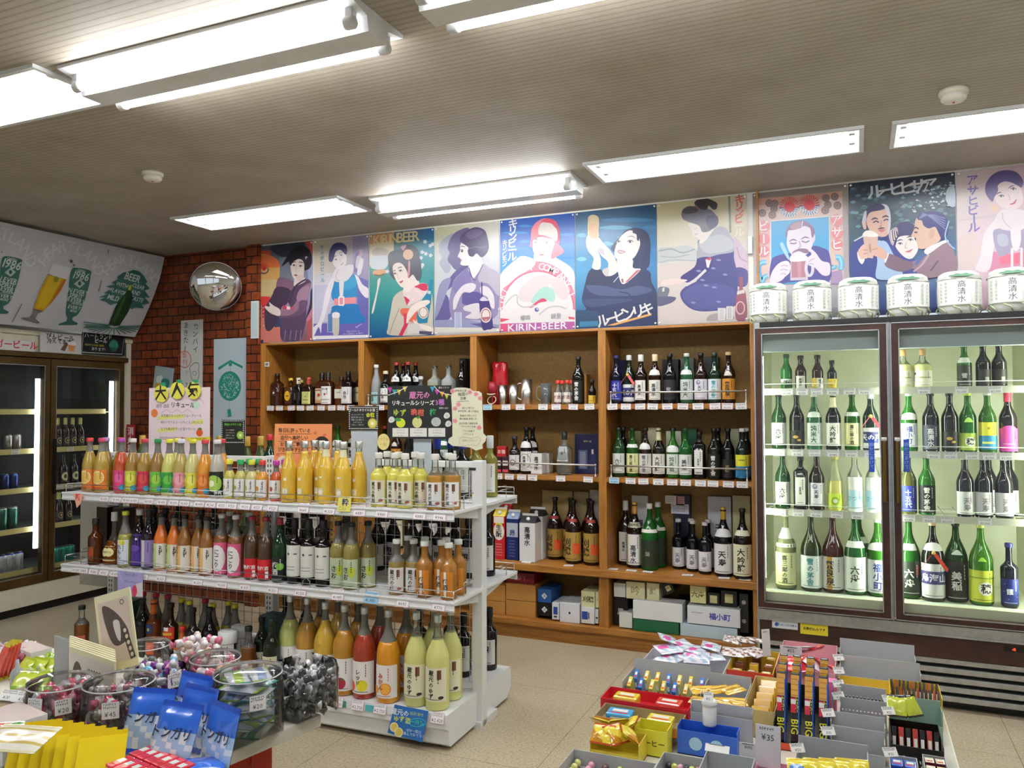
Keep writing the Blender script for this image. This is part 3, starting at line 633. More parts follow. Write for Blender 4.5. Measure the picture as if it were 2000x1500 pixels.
 a.blob([(170, 915), (230, 960), (310, 1010), (305, 1090), (200, 1060), (130, 1000), (120, 965), (180, 970)], SK)
def l1(a, w, h):
 for i, ch in enumerate('アサヒビール'): a.text(ch, 100-i*-1, 995+i*44, .018, '#f2dcd4', bold=True)
poster(500, 450, 6.5217, 506.5, 611, 'poster of a woman in purple kimono beside an orange paper lantern', [(0, '#5a6276', '#7c6a7c'), (.5, '#a99a94', '#9aa2c4'), (1, '#c97a6c', '#8a5a68')], d1, l1)
def d2(a):
 a.poly([(1235, 80), (1445, 60), (1440, 700), (1380, 900), (1230, 560)], '#9a8fae'); a.poly([(1225, 560), (1440, 640), (1440, 1165), (1300, 1150), (1290, 760)], '#6a68ac'); a.poly([(735, 560), (960, 540), (960, 700), (740, 720)], '#d9d5dc')
 a.poly([(740, 700), (960, 690), (960, 1150), (735, 1200)], '#c7c4d8'); a.poly([(730, 1190), (1440, 1165), (1440, 1340), (725, 1360)], '#6c62ac'); a.poly([(725, 1345), (1440, 1330), (1440, 1366), (722, 1390)], '#f0eeee')
 a.blob([(1000, 960), (1280, 940), (1330, 1040), (1390, 1170), (960, 1190), (920, 1140), (960, 1030)], '#2c78b4')
 a.blob([(970, 640), (1060, 660), (1250, 560), (1300, 580), (1290, 750), (1270, 870), (1000, 900), (960, 760)], '#2f88bd'); a.blob([(1130, 660), (1260, 590), (1280, 700), (1130, 760)], '#3a9cc9')
 a.blob([(1260, 560), (1310, 600), (1360, 690), (1440, 750), (1440, 850), (1390, 850), (1320, 760), (1285, 640)], '#ece6ea'); a.blob([(970, 600), (1000, 640), (960, 800), (920, 950), (870, 1130), (840, 1200), (830, 1310), (800, 1230), (750, 1330), (725, 1350), (735, 1240), (800, 1170), (850, 1000), (890, 780)], '#ece6ea')
 a.blob([(1270, 300), (1340, 280), (1370, 380), (1330, 520), (1240, 520), (1260, 400)], '#7d6a9e'); a.blob([(1290, 330), (1350, 340), (1330, 470), (1270, 470)], '#cfc6d8'); a.blob([(1320, 250), (1360, 250), (1355, 330), (1320, 320)], '#c9aabb'); a.blob([(1320, 380), (1370, 360), (1360, 470), (1330, 560), (1290, 560)], '#ece6ea')
 a.blob([(1030, 480), (1140, 450), (1240, 440), (1235, 540), (1160, 640), (1060, 660), (980, 620), (980, 560)], '#e6e0e2'); a.line([(1050, 500), (1020, 600), (1060, 650)], .005, '#bcb4c4'); a.poly([(1060, 650), (1125, 640), (1110, 860), (1070, 860)], '#e8e2e4')
 a.poly([(1000, 870), (1275, 850), (1275, 930), (1000, 950)], '#e28f92'); a.ring(1090, 900, 30, .012, '#f4efef', 4, 52)
 a.blob([(980, 380), (1020, 280), (1080, 250), (1150, 300), (1150, 420), (1090, 480), (1030, 480), (990, 430)], '#f0e8e6')
 a.blob([(940, 260), (1000, 170), (1100, 160), (1160, 220), (1150, 310), (1080, 250), (1020, 270), (1000, 340), (970, 400), (930, 380)], '#3c3470'); eyes(a, [(1022, 375, 18), (1088, 320, 18)], '#4a4468', .003); brow(a, 1000, 340, 1035, 325, 6, '#4a4468', .004); brow(a, 1060, 295, 1110, 280, 6, '#4a4468', .004); a.line([(1080, 440), (1105, 430), (1118, 410)], .005, '#a8707e'); a.line([(1060, 360), (1080, 400), (1068, 408)], .003, '#cbb4b4')
 a.poly([(915, 1065), (975, 1060), (985, 1290), (920, 1285)], '#5a7fae'); a.ring(948, 1175, 32, .005, '#c9d2e4', 4, 120); a.blob([(985, 1050), (1060, 1050), (1065, 1110), (1055, 1320), (985, 1320), (978, 1110)], '#c6c2b4'); a.blob([(978, 1060), (1020, 1040), (1068, 1060), (1060, 1110), (982, 1110)], '#f2efec')
 a.line([(1290, 1230), (1350, 1190)], .004, '#dcdcf0', 0); a.ell(1285, 1232, 18, 12, '#a8a4d4')
def l2(a, w, h):
 for i, ch in enumerate('サッポロビール'): a.text(ch, 845-i*-1.5, 215+i*70, .036, '#4f9fb6', bold=True)
 for y, s in ((1285, '人生にうまいビール'), (1315, 'おいしい生活とビールの味わい')): a.text(s, 1240, y, .012, '#f0eef6')
poster(500, 450, 6.5217, 613, 720.5, 'poster of a woman in a blue dress and pink belt raising a bottle', [(0, '#e2d9b4', '#a79ab4'), (.3, '#e6dcc8', '#8f86ae'), (.6, '#dedbe2', '#7a78b4'), (1, '#7a70b0', '#6a62aa')], d2, l2)
def d3(a):
 a.poly([(85, 185), (380, 150), (380, 380), (330, 400), (300, 560), (270, 610), (100, 600), (75, 500)], '#dfd2b4'); a.poly([(85, 185), (370, 150), (380, 260), (82, 300)], '#dba06c'); a.blob([(110, 380), (200, 340), (310, 380), (280, 440), (130, 440)], '#b9ae9c'); a.blob([(75, 480), (200, 440), (310, 460), (280, 600), (130, 610), (80, 560)], '#d4dee0')
 a.blob([(130, 630), (265, 615), (270, 670), (135, 685)], '#dca57a'); a.line([(135, 680), (200, 690), (265, 668)], .01, '#7c5a44'); a.blob([(180, 745), (215, 735), (180, 900), (130, 1135), (105, 1140), (165, 880)], '#e6ded2')
 for x, y in ((770, 270), (835, 320), (870, 300), (735, 400), (780, 420), (720, 470), (740, 560), (300, 640), (720, 590), (840, 440)):
  for k in range(5): g = k*2*pi/5; a.ell(x+14*cos(g), y+14*sin(g), 12, 9, '#dfe4ec', 8, g)
  a.ell(x, y, 5, 5, '#d8a0b4', 8)
 a.blob([(480, 880), (600, 860), (760, 800), (860, 950), (870, 1300), (850, 1420), (340, 1435), (310, 1330), (340, 1150), (380, 960)], '#c6bfae')
 a.blob([(500, 860), (640, 800), (780, 790), (810, 900), (700, 1000), (590, 1050), (550, 1060), (510, 960)], '#e6d4d0'); a.blob([(640, 830), (720, 790), (790, 800), (800, 870), (740, 880), (690, 850)], '#d42f5c'); a.poly([(505, 950), (545, 1065), (580, 1000), (540, 960)], '#d42f5c')
 for x, y in ((660, 880), (690, 900), (720, 930), (560, 960), (620, 990)): a.ell(x, y, 22, 16, '#f0d8dc', 10)
 a.blob([(470, 1110), (560, 1100), (680, 1150), (660, 1250), (600, 1270), (480, 1180)], '#dd6a50'); a.poly([(505, 1165), (540, 1165), (560, 1300), (490, 1440), (440, 1440), (510, 1300)], '#d02f58')
 a.blob([(530, 660), (640, 680), (700, 790), (630, 830), (560, 900), (500, 840)], SK)
 a.blob([(330, 640), (310, 440), (380, 380), (470, 360), (500, 310), (620, 320), (680, 380), (720, 560), (725, 680), (680, 760), (620, 680), (560, 720), (500, 560), (420, 540), (380, 580), (400, 740), (350, 700)], '#4a4f5a')
 a.blob([(370, 570), (430, 530), (500, 560), (560, 680), (545, 770), (500, 840), (450, 810), (400, 730), (375, 650)], SK); a.ell(560, 430, 64, 66, '#e2b896', 20); a.blob([(565, 510), (585, 530), (580, 680), (555, 720), (560, 600)], '#d48a9a'); a.blob([(470, 330), (540, 310), (500, 380)], '#c9a0b4')
 eyes(a, [(395, 670, 20), (465, 635, 26)]); brow(a, 380, 640, 405, 630, 8); brow(a, 430, 605, 490, 590, 10); a.line([(425, 660), (435, 730), (455, 728)], .003, '#c9a796'); a.blob([(450, 770), (480, 758), (500, 748), (490, 775), (465, 785)], '#c4404c')
 a.poly([(830, 740), (872, 740), (865, 830), (850, 920), (850, 1010), (800, 1280), (680, 1290), (665, 1190), (740, 980), (800, 900)], '#1f7fa0'); a.ell(750, 1150, 64, 80, '#e6dfd4', 18); a.ring(750, 1150, 50, .006, '#a66a5c', 18, 62); a.poly([(810, 880), (845, 885), (840, 925), (800, 915)], '#c9d8da')
 a.blob([(820, 1000), (760, 1000), (650, 1040), (560, 1140), (540, 1290), (600, 1210), (680, 1120), (760, 1080), (830, 1030)], SK); a.blob([(620, 1240), (700, 1290), (780, 1310), (860, 1340), (860, 1395), (740, 1360), (660, 1310)], SK)
 a.poly([(560, 1300), (700, 1290), (740, 1400), (550, 1420)], '#d6d2cc'); a.poly([(700, 1380), (860, 1390), (850, 1425), (700, 1420)], '#4d4a66'); a.line([(450, 1100), (370, 1300), (330, 1420)], .006, '#9a927e')
def l3(a, w, h):
 for i, ch in enumerate('KIRIN'): a.text(ch, 180+i*53, 245-i*6, .098 if i < 0 else .09, '#e8d9a6', bold=True)
 for i, ch in enumerate('BEER'): a.text(ch, 470+i*66, 215-i*7, .098, '#e8d9a6', bold=True)
poster(710, 430, 6.38, 722, 848.5, 'poster of a geisha in red and cream kimono holding a blue bottle, headed KIRIN BEER', [(0, '#7a7a5c', '#2a66a4'), (.25, '#4a9a8e', '#2f8fa0'), (.6, '#2a8c8a', '#3a9c94'), (1, '#124f8c', '#2a5c8c')], d3, l3)
def d4(a):
 a.blob([(130, 370), (260, 270), (330, 300), (240, 500), (260, 700), (200, 760), (120, 640), (150, 560), (110, 480)], '#a9aebd'); a.blob([(220, 440), (270, 300), (370, 220), (500, 210), (480, 500), (470, 700), (330, 720), (260, 650), (220, 590), (245, 500)], '#6b668c')
 a.blob([(330, 720), (480, 680), (300, 900), (200, 1000), (120, 1200), (60, 1340), (150, 1360), (260, 1300), (230, 1060), (160, 960)], '#5d578c'); a.blob([(120, 900), (260, 820), (200, 1020), (110, 1250), (60, 1300)], '#8f8fae')
 a.blob([(480, 680), (650, 640), (740, 690), (860, 780), (870, 1050), (800, 1320), (400, 1340), (280, 1330), (240, 1130), (280, 900), (330, 800)], '#8d83a8'); a.blob([(660, 650), (740, 690), (860, 790), (860, 1040), (760, 920), (700, 880), (620, 870), (600, 780)], '#b4aebc'); a.blob([(430, 1000), (620, 1000), (620, 1130), (430, 1150), (400, 1080)], '#57508a'); a.blob([(280, 930), (330, 820), (470, 700), (510, 870), (420, 900), (330, 1010)], '#7f76a6')
 a.blob([(480, 690), (540, 570), (600, 520), (660, 640), (580, 780), (530, 830), (500, 760)], '#ece6e4'); a.line([(485, 690), (520, 800), (560, 850)], .008, '#57508a'); a.line([(660, 650), (590, 800), (560, 860)], .008, '#7d769c')
 a.blob([(380, 400), (430, 340), (520, 400), (560, 560), (500, 650), (430, 662), (380, 645), (390, 600), (375, 570), (345, 552), (375, 480)], '#ece6e4')
 a.blob([(370, 320), (430, 250), (560, 185), (680, 220), (720, 330), (735, 440), (700, 520), (640, 560), (580, 510), (540, 550), (490, 540), (470, 480), (480, 440), (430, 400), (385, 370)], '#4d4468'); a.blob([(440, 270), (560, 210), (660, 240), (600, 300), (500, 330)], '#6a6286'); a.line([(480, 460), (560, 430), (640, 440), (700, 420)], .006, '#6a6286')
 a.ell(400, 485, 14, 12, '#3a3452', 10); a.line([(380, 470), (400, 465), (415, 475)], .005, '#3a3452'); brow(a, 380, 430, 440, 435, 10, '#4d4468', .005); a.blob([(380, 590), (402, 585), (395, 605)], '#b48890'); a.line([(345, 552), (370, 565)], .003, '#b8aeb4')
 a.blob([(290, 1200), (300, 1060), (400, 920), (500, 880), (570, 900), (560, 960), (500, 1000), (410, 1000), (350, 1120), (320, 1200)], '#dcd6da'); a.blob([(630, 930), (700, 920), (760, 970), (800, 1060), (800, 1200), (740, 1150), (720, 1060), (640, 1010)], '#dcd6da'); a.blob([(430, 1170), (600, 1130), (640, 1200), (620, 1320), (440, 1310), (520, 1250), (430, 1220)], '#d5d0d2')
 a.poly([(52, 1345), (400, 1330), (860, 1400), (865, 1480), (50, 1500)], '#8d91b4'); a.poly([(52, 1430), (870, 1440), (865, 1480), (50, 1500)], '#d6d2c4'); a.poly([(500, 1385), (650, 1380), (860, 1440), (700, 1450)], '#5a5488')
 a.blob([(640, 880), (655, 880), (660, 1040), (720, 1080), (750, 1150), (785, 1420), (720, 1460), (650, 1440), (615, 1130), (640, 1060)], '#3d3070'); a.blob([(625, 1100), (660, 1050), (715, 1080), (730, 1100)], '#cfc8d2'); a.ell(697, 1280, 70, 95, '#e6dcd2', 20); a.ring(697, 1280, 52, .007, '#a65c6c', 20, 74); a.blob([(650, 1310), (750, 1300), (740, 1330), (660, 1340)], '#b06a74')
 a.poly([(315, 1250), (390, 1250), (395, 1435), (310, 1440)], '#a9b0ca'); a.ring(352, 1345, 40, .004, '#dfe4f0', 4, 100)
def l4(a, w, h):
 for i, ch in enumerate('キリンビール'): a.text(ch, 108-i*-1, 250+i*66, .03, '#e4e6dc')
poster(840, 415, 6.38, 849.5, 976, 'poster of a bobbed-haired woman in profile opening a dark bottle, lilac shadows', [(0, '#d2d2a8', '#c9c6bc'), (.3, '#c9d0cc', '#cdd0d4'), (.7, '#c4cbd0', '#b4b8cc'), (1, '#b8b4b8', '#bcb8c4')], d4, l4)
def d5(a):
 for y, x0, x1 in ((250, 250, 420), (330, 60, 380), (430, 260, 400), (520, 60, 380), (620, 740, 915), (350, 740, 915), (480, 770, 915)): a.blob([(x0, y), ((x0+x1)/2, y-18), (x1, y), ((x0+x1)/2, y+16)], '#2f86cc')
 a.blob([(640, 610), (730, 640), (900, 770), (915, 1000), (915, 1460), (40, 1490), (40, 900), (200, 760), (430, 640)], '#ece4e4')
 a.blob([(35, 830), (230, 640), (320, 600), (440, 640), (500, 690), (420, 760), (260, 860), (130, 960), (38, 990)], '#f2e6e2'); a.line([(380, 620), (365, 670)], .008, '#7a6a80')
 a.blob([(440, 640), (460, 560), (640, 560), (640, 670), (520, 680)], '#eadcd6')
 big = [(485+455*cos(g)*1.0, 1230-565*sin(g)) for g in [pi*k/30 for k in range(31)]]; a.poly(big, '#e08a9c')
 a.poly([(485+420*cos(g), 1230-450*sin(g)) for g in [pi*k/30 for k in range(31)]]+[(60, 1390), (915, 1390)], '#e9e4e2'); a.line([(485+420*cos(g), 1230-450*sin(g)) for g in [pi*k/30 for k in range(31)]], .007, '#d8607c', 0)
 a.blob([(35, 830), (230, 640), (330, 610), (450, 660), (420, 740), (260, 830), (130, 940), (38, 990)], '#f2e6e2')
 a.blob([(260, 1100), (300, 960), (460, 840), (620, 830), (600, 960), (440, 1060), (380, 1140)], '#dccfcf'); a.blob([(620, 880), (760, 860), (860, 1000), (800, 1120), (700, 1050)], '#dfd0d2'); a.blob([(400, 1130), (520, 980), (640, 970), (690, 1060), (660, 1140), (560, 1110), (460, 1150)], '#a9d4c8'); a.blob([(385, 1205), (450, 1150), (540, 1095), (590, 1130), (500, 1150), (430, 1200)], '#d4476a')
 a.line([(100, 1170), (180, 1080), (240, 1060), (250, 1160), (330, 1200), (450, 1180)], .010, '#bfc4c2'); a.line([(500, 1290), (600, 1210), (720, 1190), (820, 1220)], .010, '#bfc4c2'); a.ell(472, 1230, 26, 26, '#5a6a9c'); a.blob([(470, 1205), (496, 1228), (472, 1232)], '#c9d0dc')
 a.poly([(38, 1330), (160, 1340), (60, 1375), (38, 1372)], '#d8506c'); a.poly([(840, 1310), (915, 1320), (915, 1345), (850, 1340)], '#d8506c'); a.poly([(40, 1395), (915, 1368), (915, 1460), (38, 1490)], '#b45a9c'); a.poly([(40, 1395), (180, 1390), (180, 1482), (38, 1490)], '#d8507c')
 a.blob([(400, 420), (420, 270), (500, 180), (600, 160), (700, 200), (740, 320), (740, 430), (700, 600), (640, 620), (650, 450), (430, 440), (420, 500), (390, 480)], '#c96a80'); a.blob([(700, 440), (790, 540), (740, 590), (650, 620), (660, 480)], '#c98a98')
 a.blob([(425, 430), (500, 380), (640, 400), (680, 440), (660, 520), (630, 600), (570, 650), (500, 640), (440, 570)], '#f0e6e2'); a.blob([(410, 400), (420, 260), (520, 190), (500, 330), (460, 400)], '#df7a86'); a.blob([(490, 340), (520, 220), (620, 210), (690, 260), (720, 340), (700, 430), (640, 390), (560, 360)], '#d6d0c8'); a.blob([(540, 200), (580, 160), (690, 190), (730, 280), (690, 270), (640, 220)], '#d43f5c'); a.blob([(690, 240), (735, 260), (745, 400), (720, 420), (715, 320)], '#b43a5a'); a.blob([(450, 400), (480, 380), (470, 420)], '#8a7a80')
 eyes(a, [(460, 445, 22), (590, 445, 28)], '#8a8a9c', .003); brow(a, 440, 420, 490, 412, 6, '#a8a0a4', .004); brow(a, 560, 412, 640, 412, 12, '#a8a0a4', .004); a.line([(520, 450), (500, 540), (530, 552)], .003, '#cfbab4'); a.blob([(500, 582), (530, 575), (562, 582), (530, 600)], '#b08890')
def l5(a, w, h):
 for i, ch in enumerate('キリンビール'): a.text(ch, 195-i*2, 220+i*78, .064, '#f2f2f2', bold=True, sx=1.1)
 for i, ch in enumerate('キリンレモン'): a.text(ch, 100-i*1, 445+i*50, .04, '#f2f2f2', bold=True)
 for i, ch in enumerate('Y COMPANY.L'):
  g = rad(100-i*8.2); x, y = 485+435*cos(g), 1225-505*sin(g); a.text(ch, x, y, .062, '#f6eaea', bold=True, rot=(g-pi/2)*.9)
 for i, ch in enumerate('RIKI'): g = rad(178-i*8); a.text(ch, 485+432*cos(g), 1225-505*sin(g), .05, '#f6eaea', bold=True, rot=(g-pi/2)*.9)
 a.text('KIRIN-BEER', 485, 1425, .062, '#f4eef4', bold=True, sx=1.25); a.text('標商', 340, 1325, .036, '#8c969a'); a.text('録登', 700, 1305, .036, '#8c969a'); a.text('LAGER', 800, 720, .018, '#eef2f6', rot=-.7)
poster(970, 400, 6, 977.5, 1124, 'blue poster of a woman in a red and white headscarf behind a round beer label', [(0, '#1450a8', '#1450a8'), (.2, '#1a62b8', '#1a62b8'), (.42, '#4a9ad0', '#4a9ad0'), (1, '#a8c4dc', '#b4c8dc')], d5, l5)
def d6(a):
 for y, x0, x1, c in ((240, 320, 960, '#3a82b0'), (330, 300, 700, '#58a4cc'), (420, 40, 160, '#58a8d0'), (520, 330, 470, '#66b0d4'), (600, 900, 985, '#3a86b4'), (700, 40, 160, '#7cc0dc'), (330, 800, 985, '#2f78a8')): a.blob([(x0, y), ((x0+x1)/2, y-30), (x1, y), ((x0+x1)/2, y+24)], c)
 a.blob([(100, 1180), (140, 980), (180, 860), (230, 800), (330, 830), (420, 890), (540, 850), (560, 960), (640, 970), (790, 820), (900, 850), (915, 960), (985, 1130), (985, 1470), (20, 1500), (25, 1310), (150, 1290)], '#20305e'); a.blob([(190, 830), (320, 820), (420, 900), (520, 880), (470, 1000), (300, 980), (150, 1010)], '#17264e')
 a.blob([(150, 1010), (340, 1010), (560, 1050), (760, 1010), (930, 1060), (760, 1120), (500, 1130), (250, 1110)], '#44557e'); a.blob([(110, 1180), (400, 1160), (700, 1170), (500, 1220), (200, 1260)], '#35446e'); a.line([(540, 1080), (640, 1100), (670, 1130)], .007, '#17264e'); a.blob([(25, 1320), (140, 1300), (300, 1330), (280, 1480), (25, 1490)], '#1f4668'); a.poly([(75, 1430), (290, 1420), (290, 1480), (75, 1490)], '#2f7ca0')
 a.blob([(460, 600), (470, 520), (560, 430), (600, 370), (720, 330), (850, 370), (900, 480), (900, 640), (880, 790), (760, 830), (690, 780), (700, 700)], '#1d2550'); a.blob([(760, 560), (880, 480), (900, 640), (870, 800), (780, 820)], '#26305e')
 a.blob([(510, 720), (560, 680), (690, 700), (700, 800), (790, 820), (640, 960), (570, 985), (530, 880)], '#f2ebe8'); a.poly([(640, 960), (790, 820), (740, 830), (600, 975)], '#c96a78'); a.poly([(560, 930), (585, 925), (590, 970), (570, 975)], '#b0606c'); a.line([(540, 890), (470, 970)], .005, '#b8cfe0', 0)
 a.blob([(480, 640), (500, 540), (560, 430), (660, 360), (740, 400), (780, 480), (775, 560), (720, 670), (640, 720), (560, 720), (500, 690)], '#f4eeea'); a.blob([(700, 370), (760, 400), (770, 480), (745, 470), (740, 410), (700, 390)], '#1d2550')
 eyes(a, [(530, 495, 24), (665, 495, 34)], '#2a3050', .004); brow(a, 510, 450, 560, 440, 8, '#8a8088', .005); brow(a, 630, 440, 730, 450, 16, '#8a8088', .005); a.line([(570, 490), (560, 560), (585, 562)], .003, '#d8c4be'); a.blob([(515, 600), (550, 590), (615, 612), (560, 635), (530, 625)], '#c08a90'); a.blob([(530, 605), (590, 612), (560, 622)], '#f0eaea')
 a.blob([(220, 800), (240, 690), (180, 610), (150, 520), (160, 430), (200, 440), (290, 440), (360, 520), (430, 590), (490, 690), (520, 840), (400, 895), (410, 740), (330, 660), (280, 590), (320, 690), (310, 815)], '#f0e6de'); a.blob([(290, 570), (350, 580), (360, 650), (310, 620)], '#c9c0c4')
 for x0, y0, x1, y1 in ((180, 480, 170, 580), (230, 470, 200, 590), (280, 480, 240, 600)): a.line([(x0, y0), (x1, y1)], .004, '#cdbcb2')
 a.blob([(170, 260), (180, 200), (230, 178), (290, 200), (302, 260), (298, 350), (290, 450), (180, 440), (170, 340)], '#d8c8a0'); a.blob([(185, 300), (285, 290), (280, 440), (200, 440)], '#d4ab82'); a.blob([(340, 830), (410, 800), (410, 890), (370, 890)], '#c9c4c2')
def l6(a, w, h):
 a.poly([(390, 1475), (915, 1330), (918, 1355), (480, 1475)], '#e9aa5c')
 for i, ch in enumerate('ルービンリキ'): a.text(ch, 350+i*103, 1418-i*27, .086, '#eceae6', bold=True, rot=.23)
poster(1120, 390, 6, 1124.5, 1284, 'blue poster of a smiling woman in navy lifting a tall beer glass', [(0, '#1f4f72', '#1c4666'), (.2, '#2f78a8', '#2a6c9c'), (.5, '#4a9cc8', '#3a88bc'), (.8, '#2f7aa8', '#2a6a9c'), (1, '#15304e', '#15284a')], d6, l6)
def d7(a):
 a.poly([(30, 820), (480, 790), (1000, 780), (1040, 1430), (30, 1480)], '#d5ccc4'); a.blob([(30, 660), (200, 640), (370, 620), (480, 700), (430, 790), (200, 800), (30, 810)], '#c4c9c8'); a.line([(40, 680), (180, 660), (300, 700), (440, 660)], .008, '#9aa6a4'); a.line([(30, 810), (200, 780), (460, 790)], .005, '#a8b0ae'); a.line([(60, 740), (200, 750), (380, 720)], .006, '#a4b0ac')
 a.poly([(815, 50), (1035, 25), (1035, 560), (850, 520), (820, 460)], '#cfc8b0'); a.line([(815, 60), (830, 480)], .012, '#7f8474', 0)
 a.blob([(860, 540), (960, 620), (1035, 760), (1025, 960), (960, 1000), (890, 900)], '#cbb8c8'); a.line([(900, 640), (940, 760), (1020, 800)], .006, '#a890a8'); a.blob([(890, 870), (1020, 900), (1010, 1060), (900, 1060)], '#55508c')
 a.blob([(480, 560), (600, 500), (680, 420), (770, 420), (830, 500), (870, 600), (870, 760), (900, 900), (910, 1100), (890, 1280), (680, 1340), (450, 1340), (320, 1260), (275, 1150), (340, 1070), (450, 1020), (440, 1000), (350, 1030), (280, 970), (430, 860), (460, 760), (470, 620)], '#4a4a88')
 a.blob([(490, 560), (600, 500), (680, 420), (770, 420), (830, 500), (870, 600), (860, 690), (700, 720), (560, 760), (460, 760), (470, 640)], '#a9acb4'); a.blob([(480, 580), (620, 520), (740, 500), (840, 560), (870, 640), (760, 690), (560, 700)], '#bcc0c6'); a.blob([(280, 970), (430, 860), (480, 760), (620, 760), (600, 900), (440, 1000), (350, 1030)], '#3f3c7c'); a.blob([(300, 1170), (420, 1060), (640, 1040), (860, 1100), (860, 1280), (600, 1330), (420, 1310)], '#555a94')
 for x, y in ((640, 870), (770, 940), (520, 1000), (650, 1080), (420, 1250), (700, 1240), (480, 900), (700, 780), (560, 1060)): a.blob([(x-28, y), (x, y-10), (x+30, y+4), (x, y+14)], '#8d92bc')
 a.line([(560, 890), (440, 1000), (340, 1060)], .016, '#d9d4d8'); a.poly([(555, 775), (620, 770), (590, 870), (570, 860)], '#e9dfe0'); a.blob([(560, 765), (620, 755), (600, 785)], '#c94a5c')
 a.blob([(360, 380), (480, 390), (540, 460), (640, 440), (560, 560), (500, 600), (480, 540), (420, 510), (400, 440)], '#e9e2dc'); a.line([(420, 440), (460, 430)], .004, '#c9b4b0'); a.line([(440, 500), (470, 490)], .006, '#d4a8a8')
 a.blob([(300, 230), (380, 185), (500, 220), (600, 220), (680, 300), (690, 380), (600, 460), (520, 470), (480, 400), (340, 350), (295, 310)], '#6a6876'); a.blob([(300, 230), (380, 185), (480, 210), (440, 260), (320, 270)], '#423a40'); a.blob([(560, 310), (680, 290), (690, 390), (600, 440)], '#4a4466'); a.blob([(430, 150), (520, 90), (600, 110), (680, 150), (680, 210), (640, 225), (590, 180), (570, 220), (500, 220)], '#332a2a'); a.line([(440, 180), (480, 220)], .012, '#8a5a4c')
 a.blob([(350, 1000), (200, 990), (80, 1010), (70, 1060), (160, 1060), (300, 1030)], '#ead6cc'); a.blob([(30, 1090), (150, 1090), (140, 1170), (90, 1240), (30, 1240)], '#6c7280'); a.blob([(30, 1190), (220, 1190), (200, 1240), (100, 1280), (30, 1285)], '#5a5c78'); a.poly([(80, 1090), (105, 1080), (100, 1130), (75, 1130)], '#d9d6cc')
 a.blob([(570, 1450), (600, 1390), (700, 1370), (860, 1400), (860, 1440), (700, 1448)], '#a8a09c'); a.poly([(690, 1310), (780, 1310), (770, 1445), (690, 1450)], '#cfcfcc'); a.poly([(785, 1290), (860, 1290), (860, 1440), (780, 1442)], '#c4c4c4'); a.ring(735, 1380, 30, .004, '#f2f2f0', 4, 60); a.ring(822, 1365, 28, .004, '#f2f2f0', 4, 65)
 a.blob([(925, 980), (970, 980), (965, 1090), (1000, 1150), (1010, 1430), (890, 1435), (895, 1180), (930, 1090)], '#96586a'); a.poly([(905, 1125), (985, 1105), (990, 1145), (900, 1165)], '#d8cfc6'); a.ring(940, 1310, 46, .007, '#d8b8b4', 22, 68)
def l7(a, w, h):
 for i, ch in enumerate('キリンビール'): a.text(ch, 932-i*1, 105+i*74, .056, '#d4503c' if i < 4 else '#e6ded4', bold=True)
poster(1280, 370, 5.658, 1284.5, 1462, 'pale poster of a kneeling woman in dark blue kimono seen from the side', [(0, '#c8bf8c', '#c4bb98'), (.25, '#dad6bc', '#cfcab4'), (.5, '#dfe0da', '#d4d4d0'), (1, '#cfc4bc', '#d0c6be')], d7, l7)
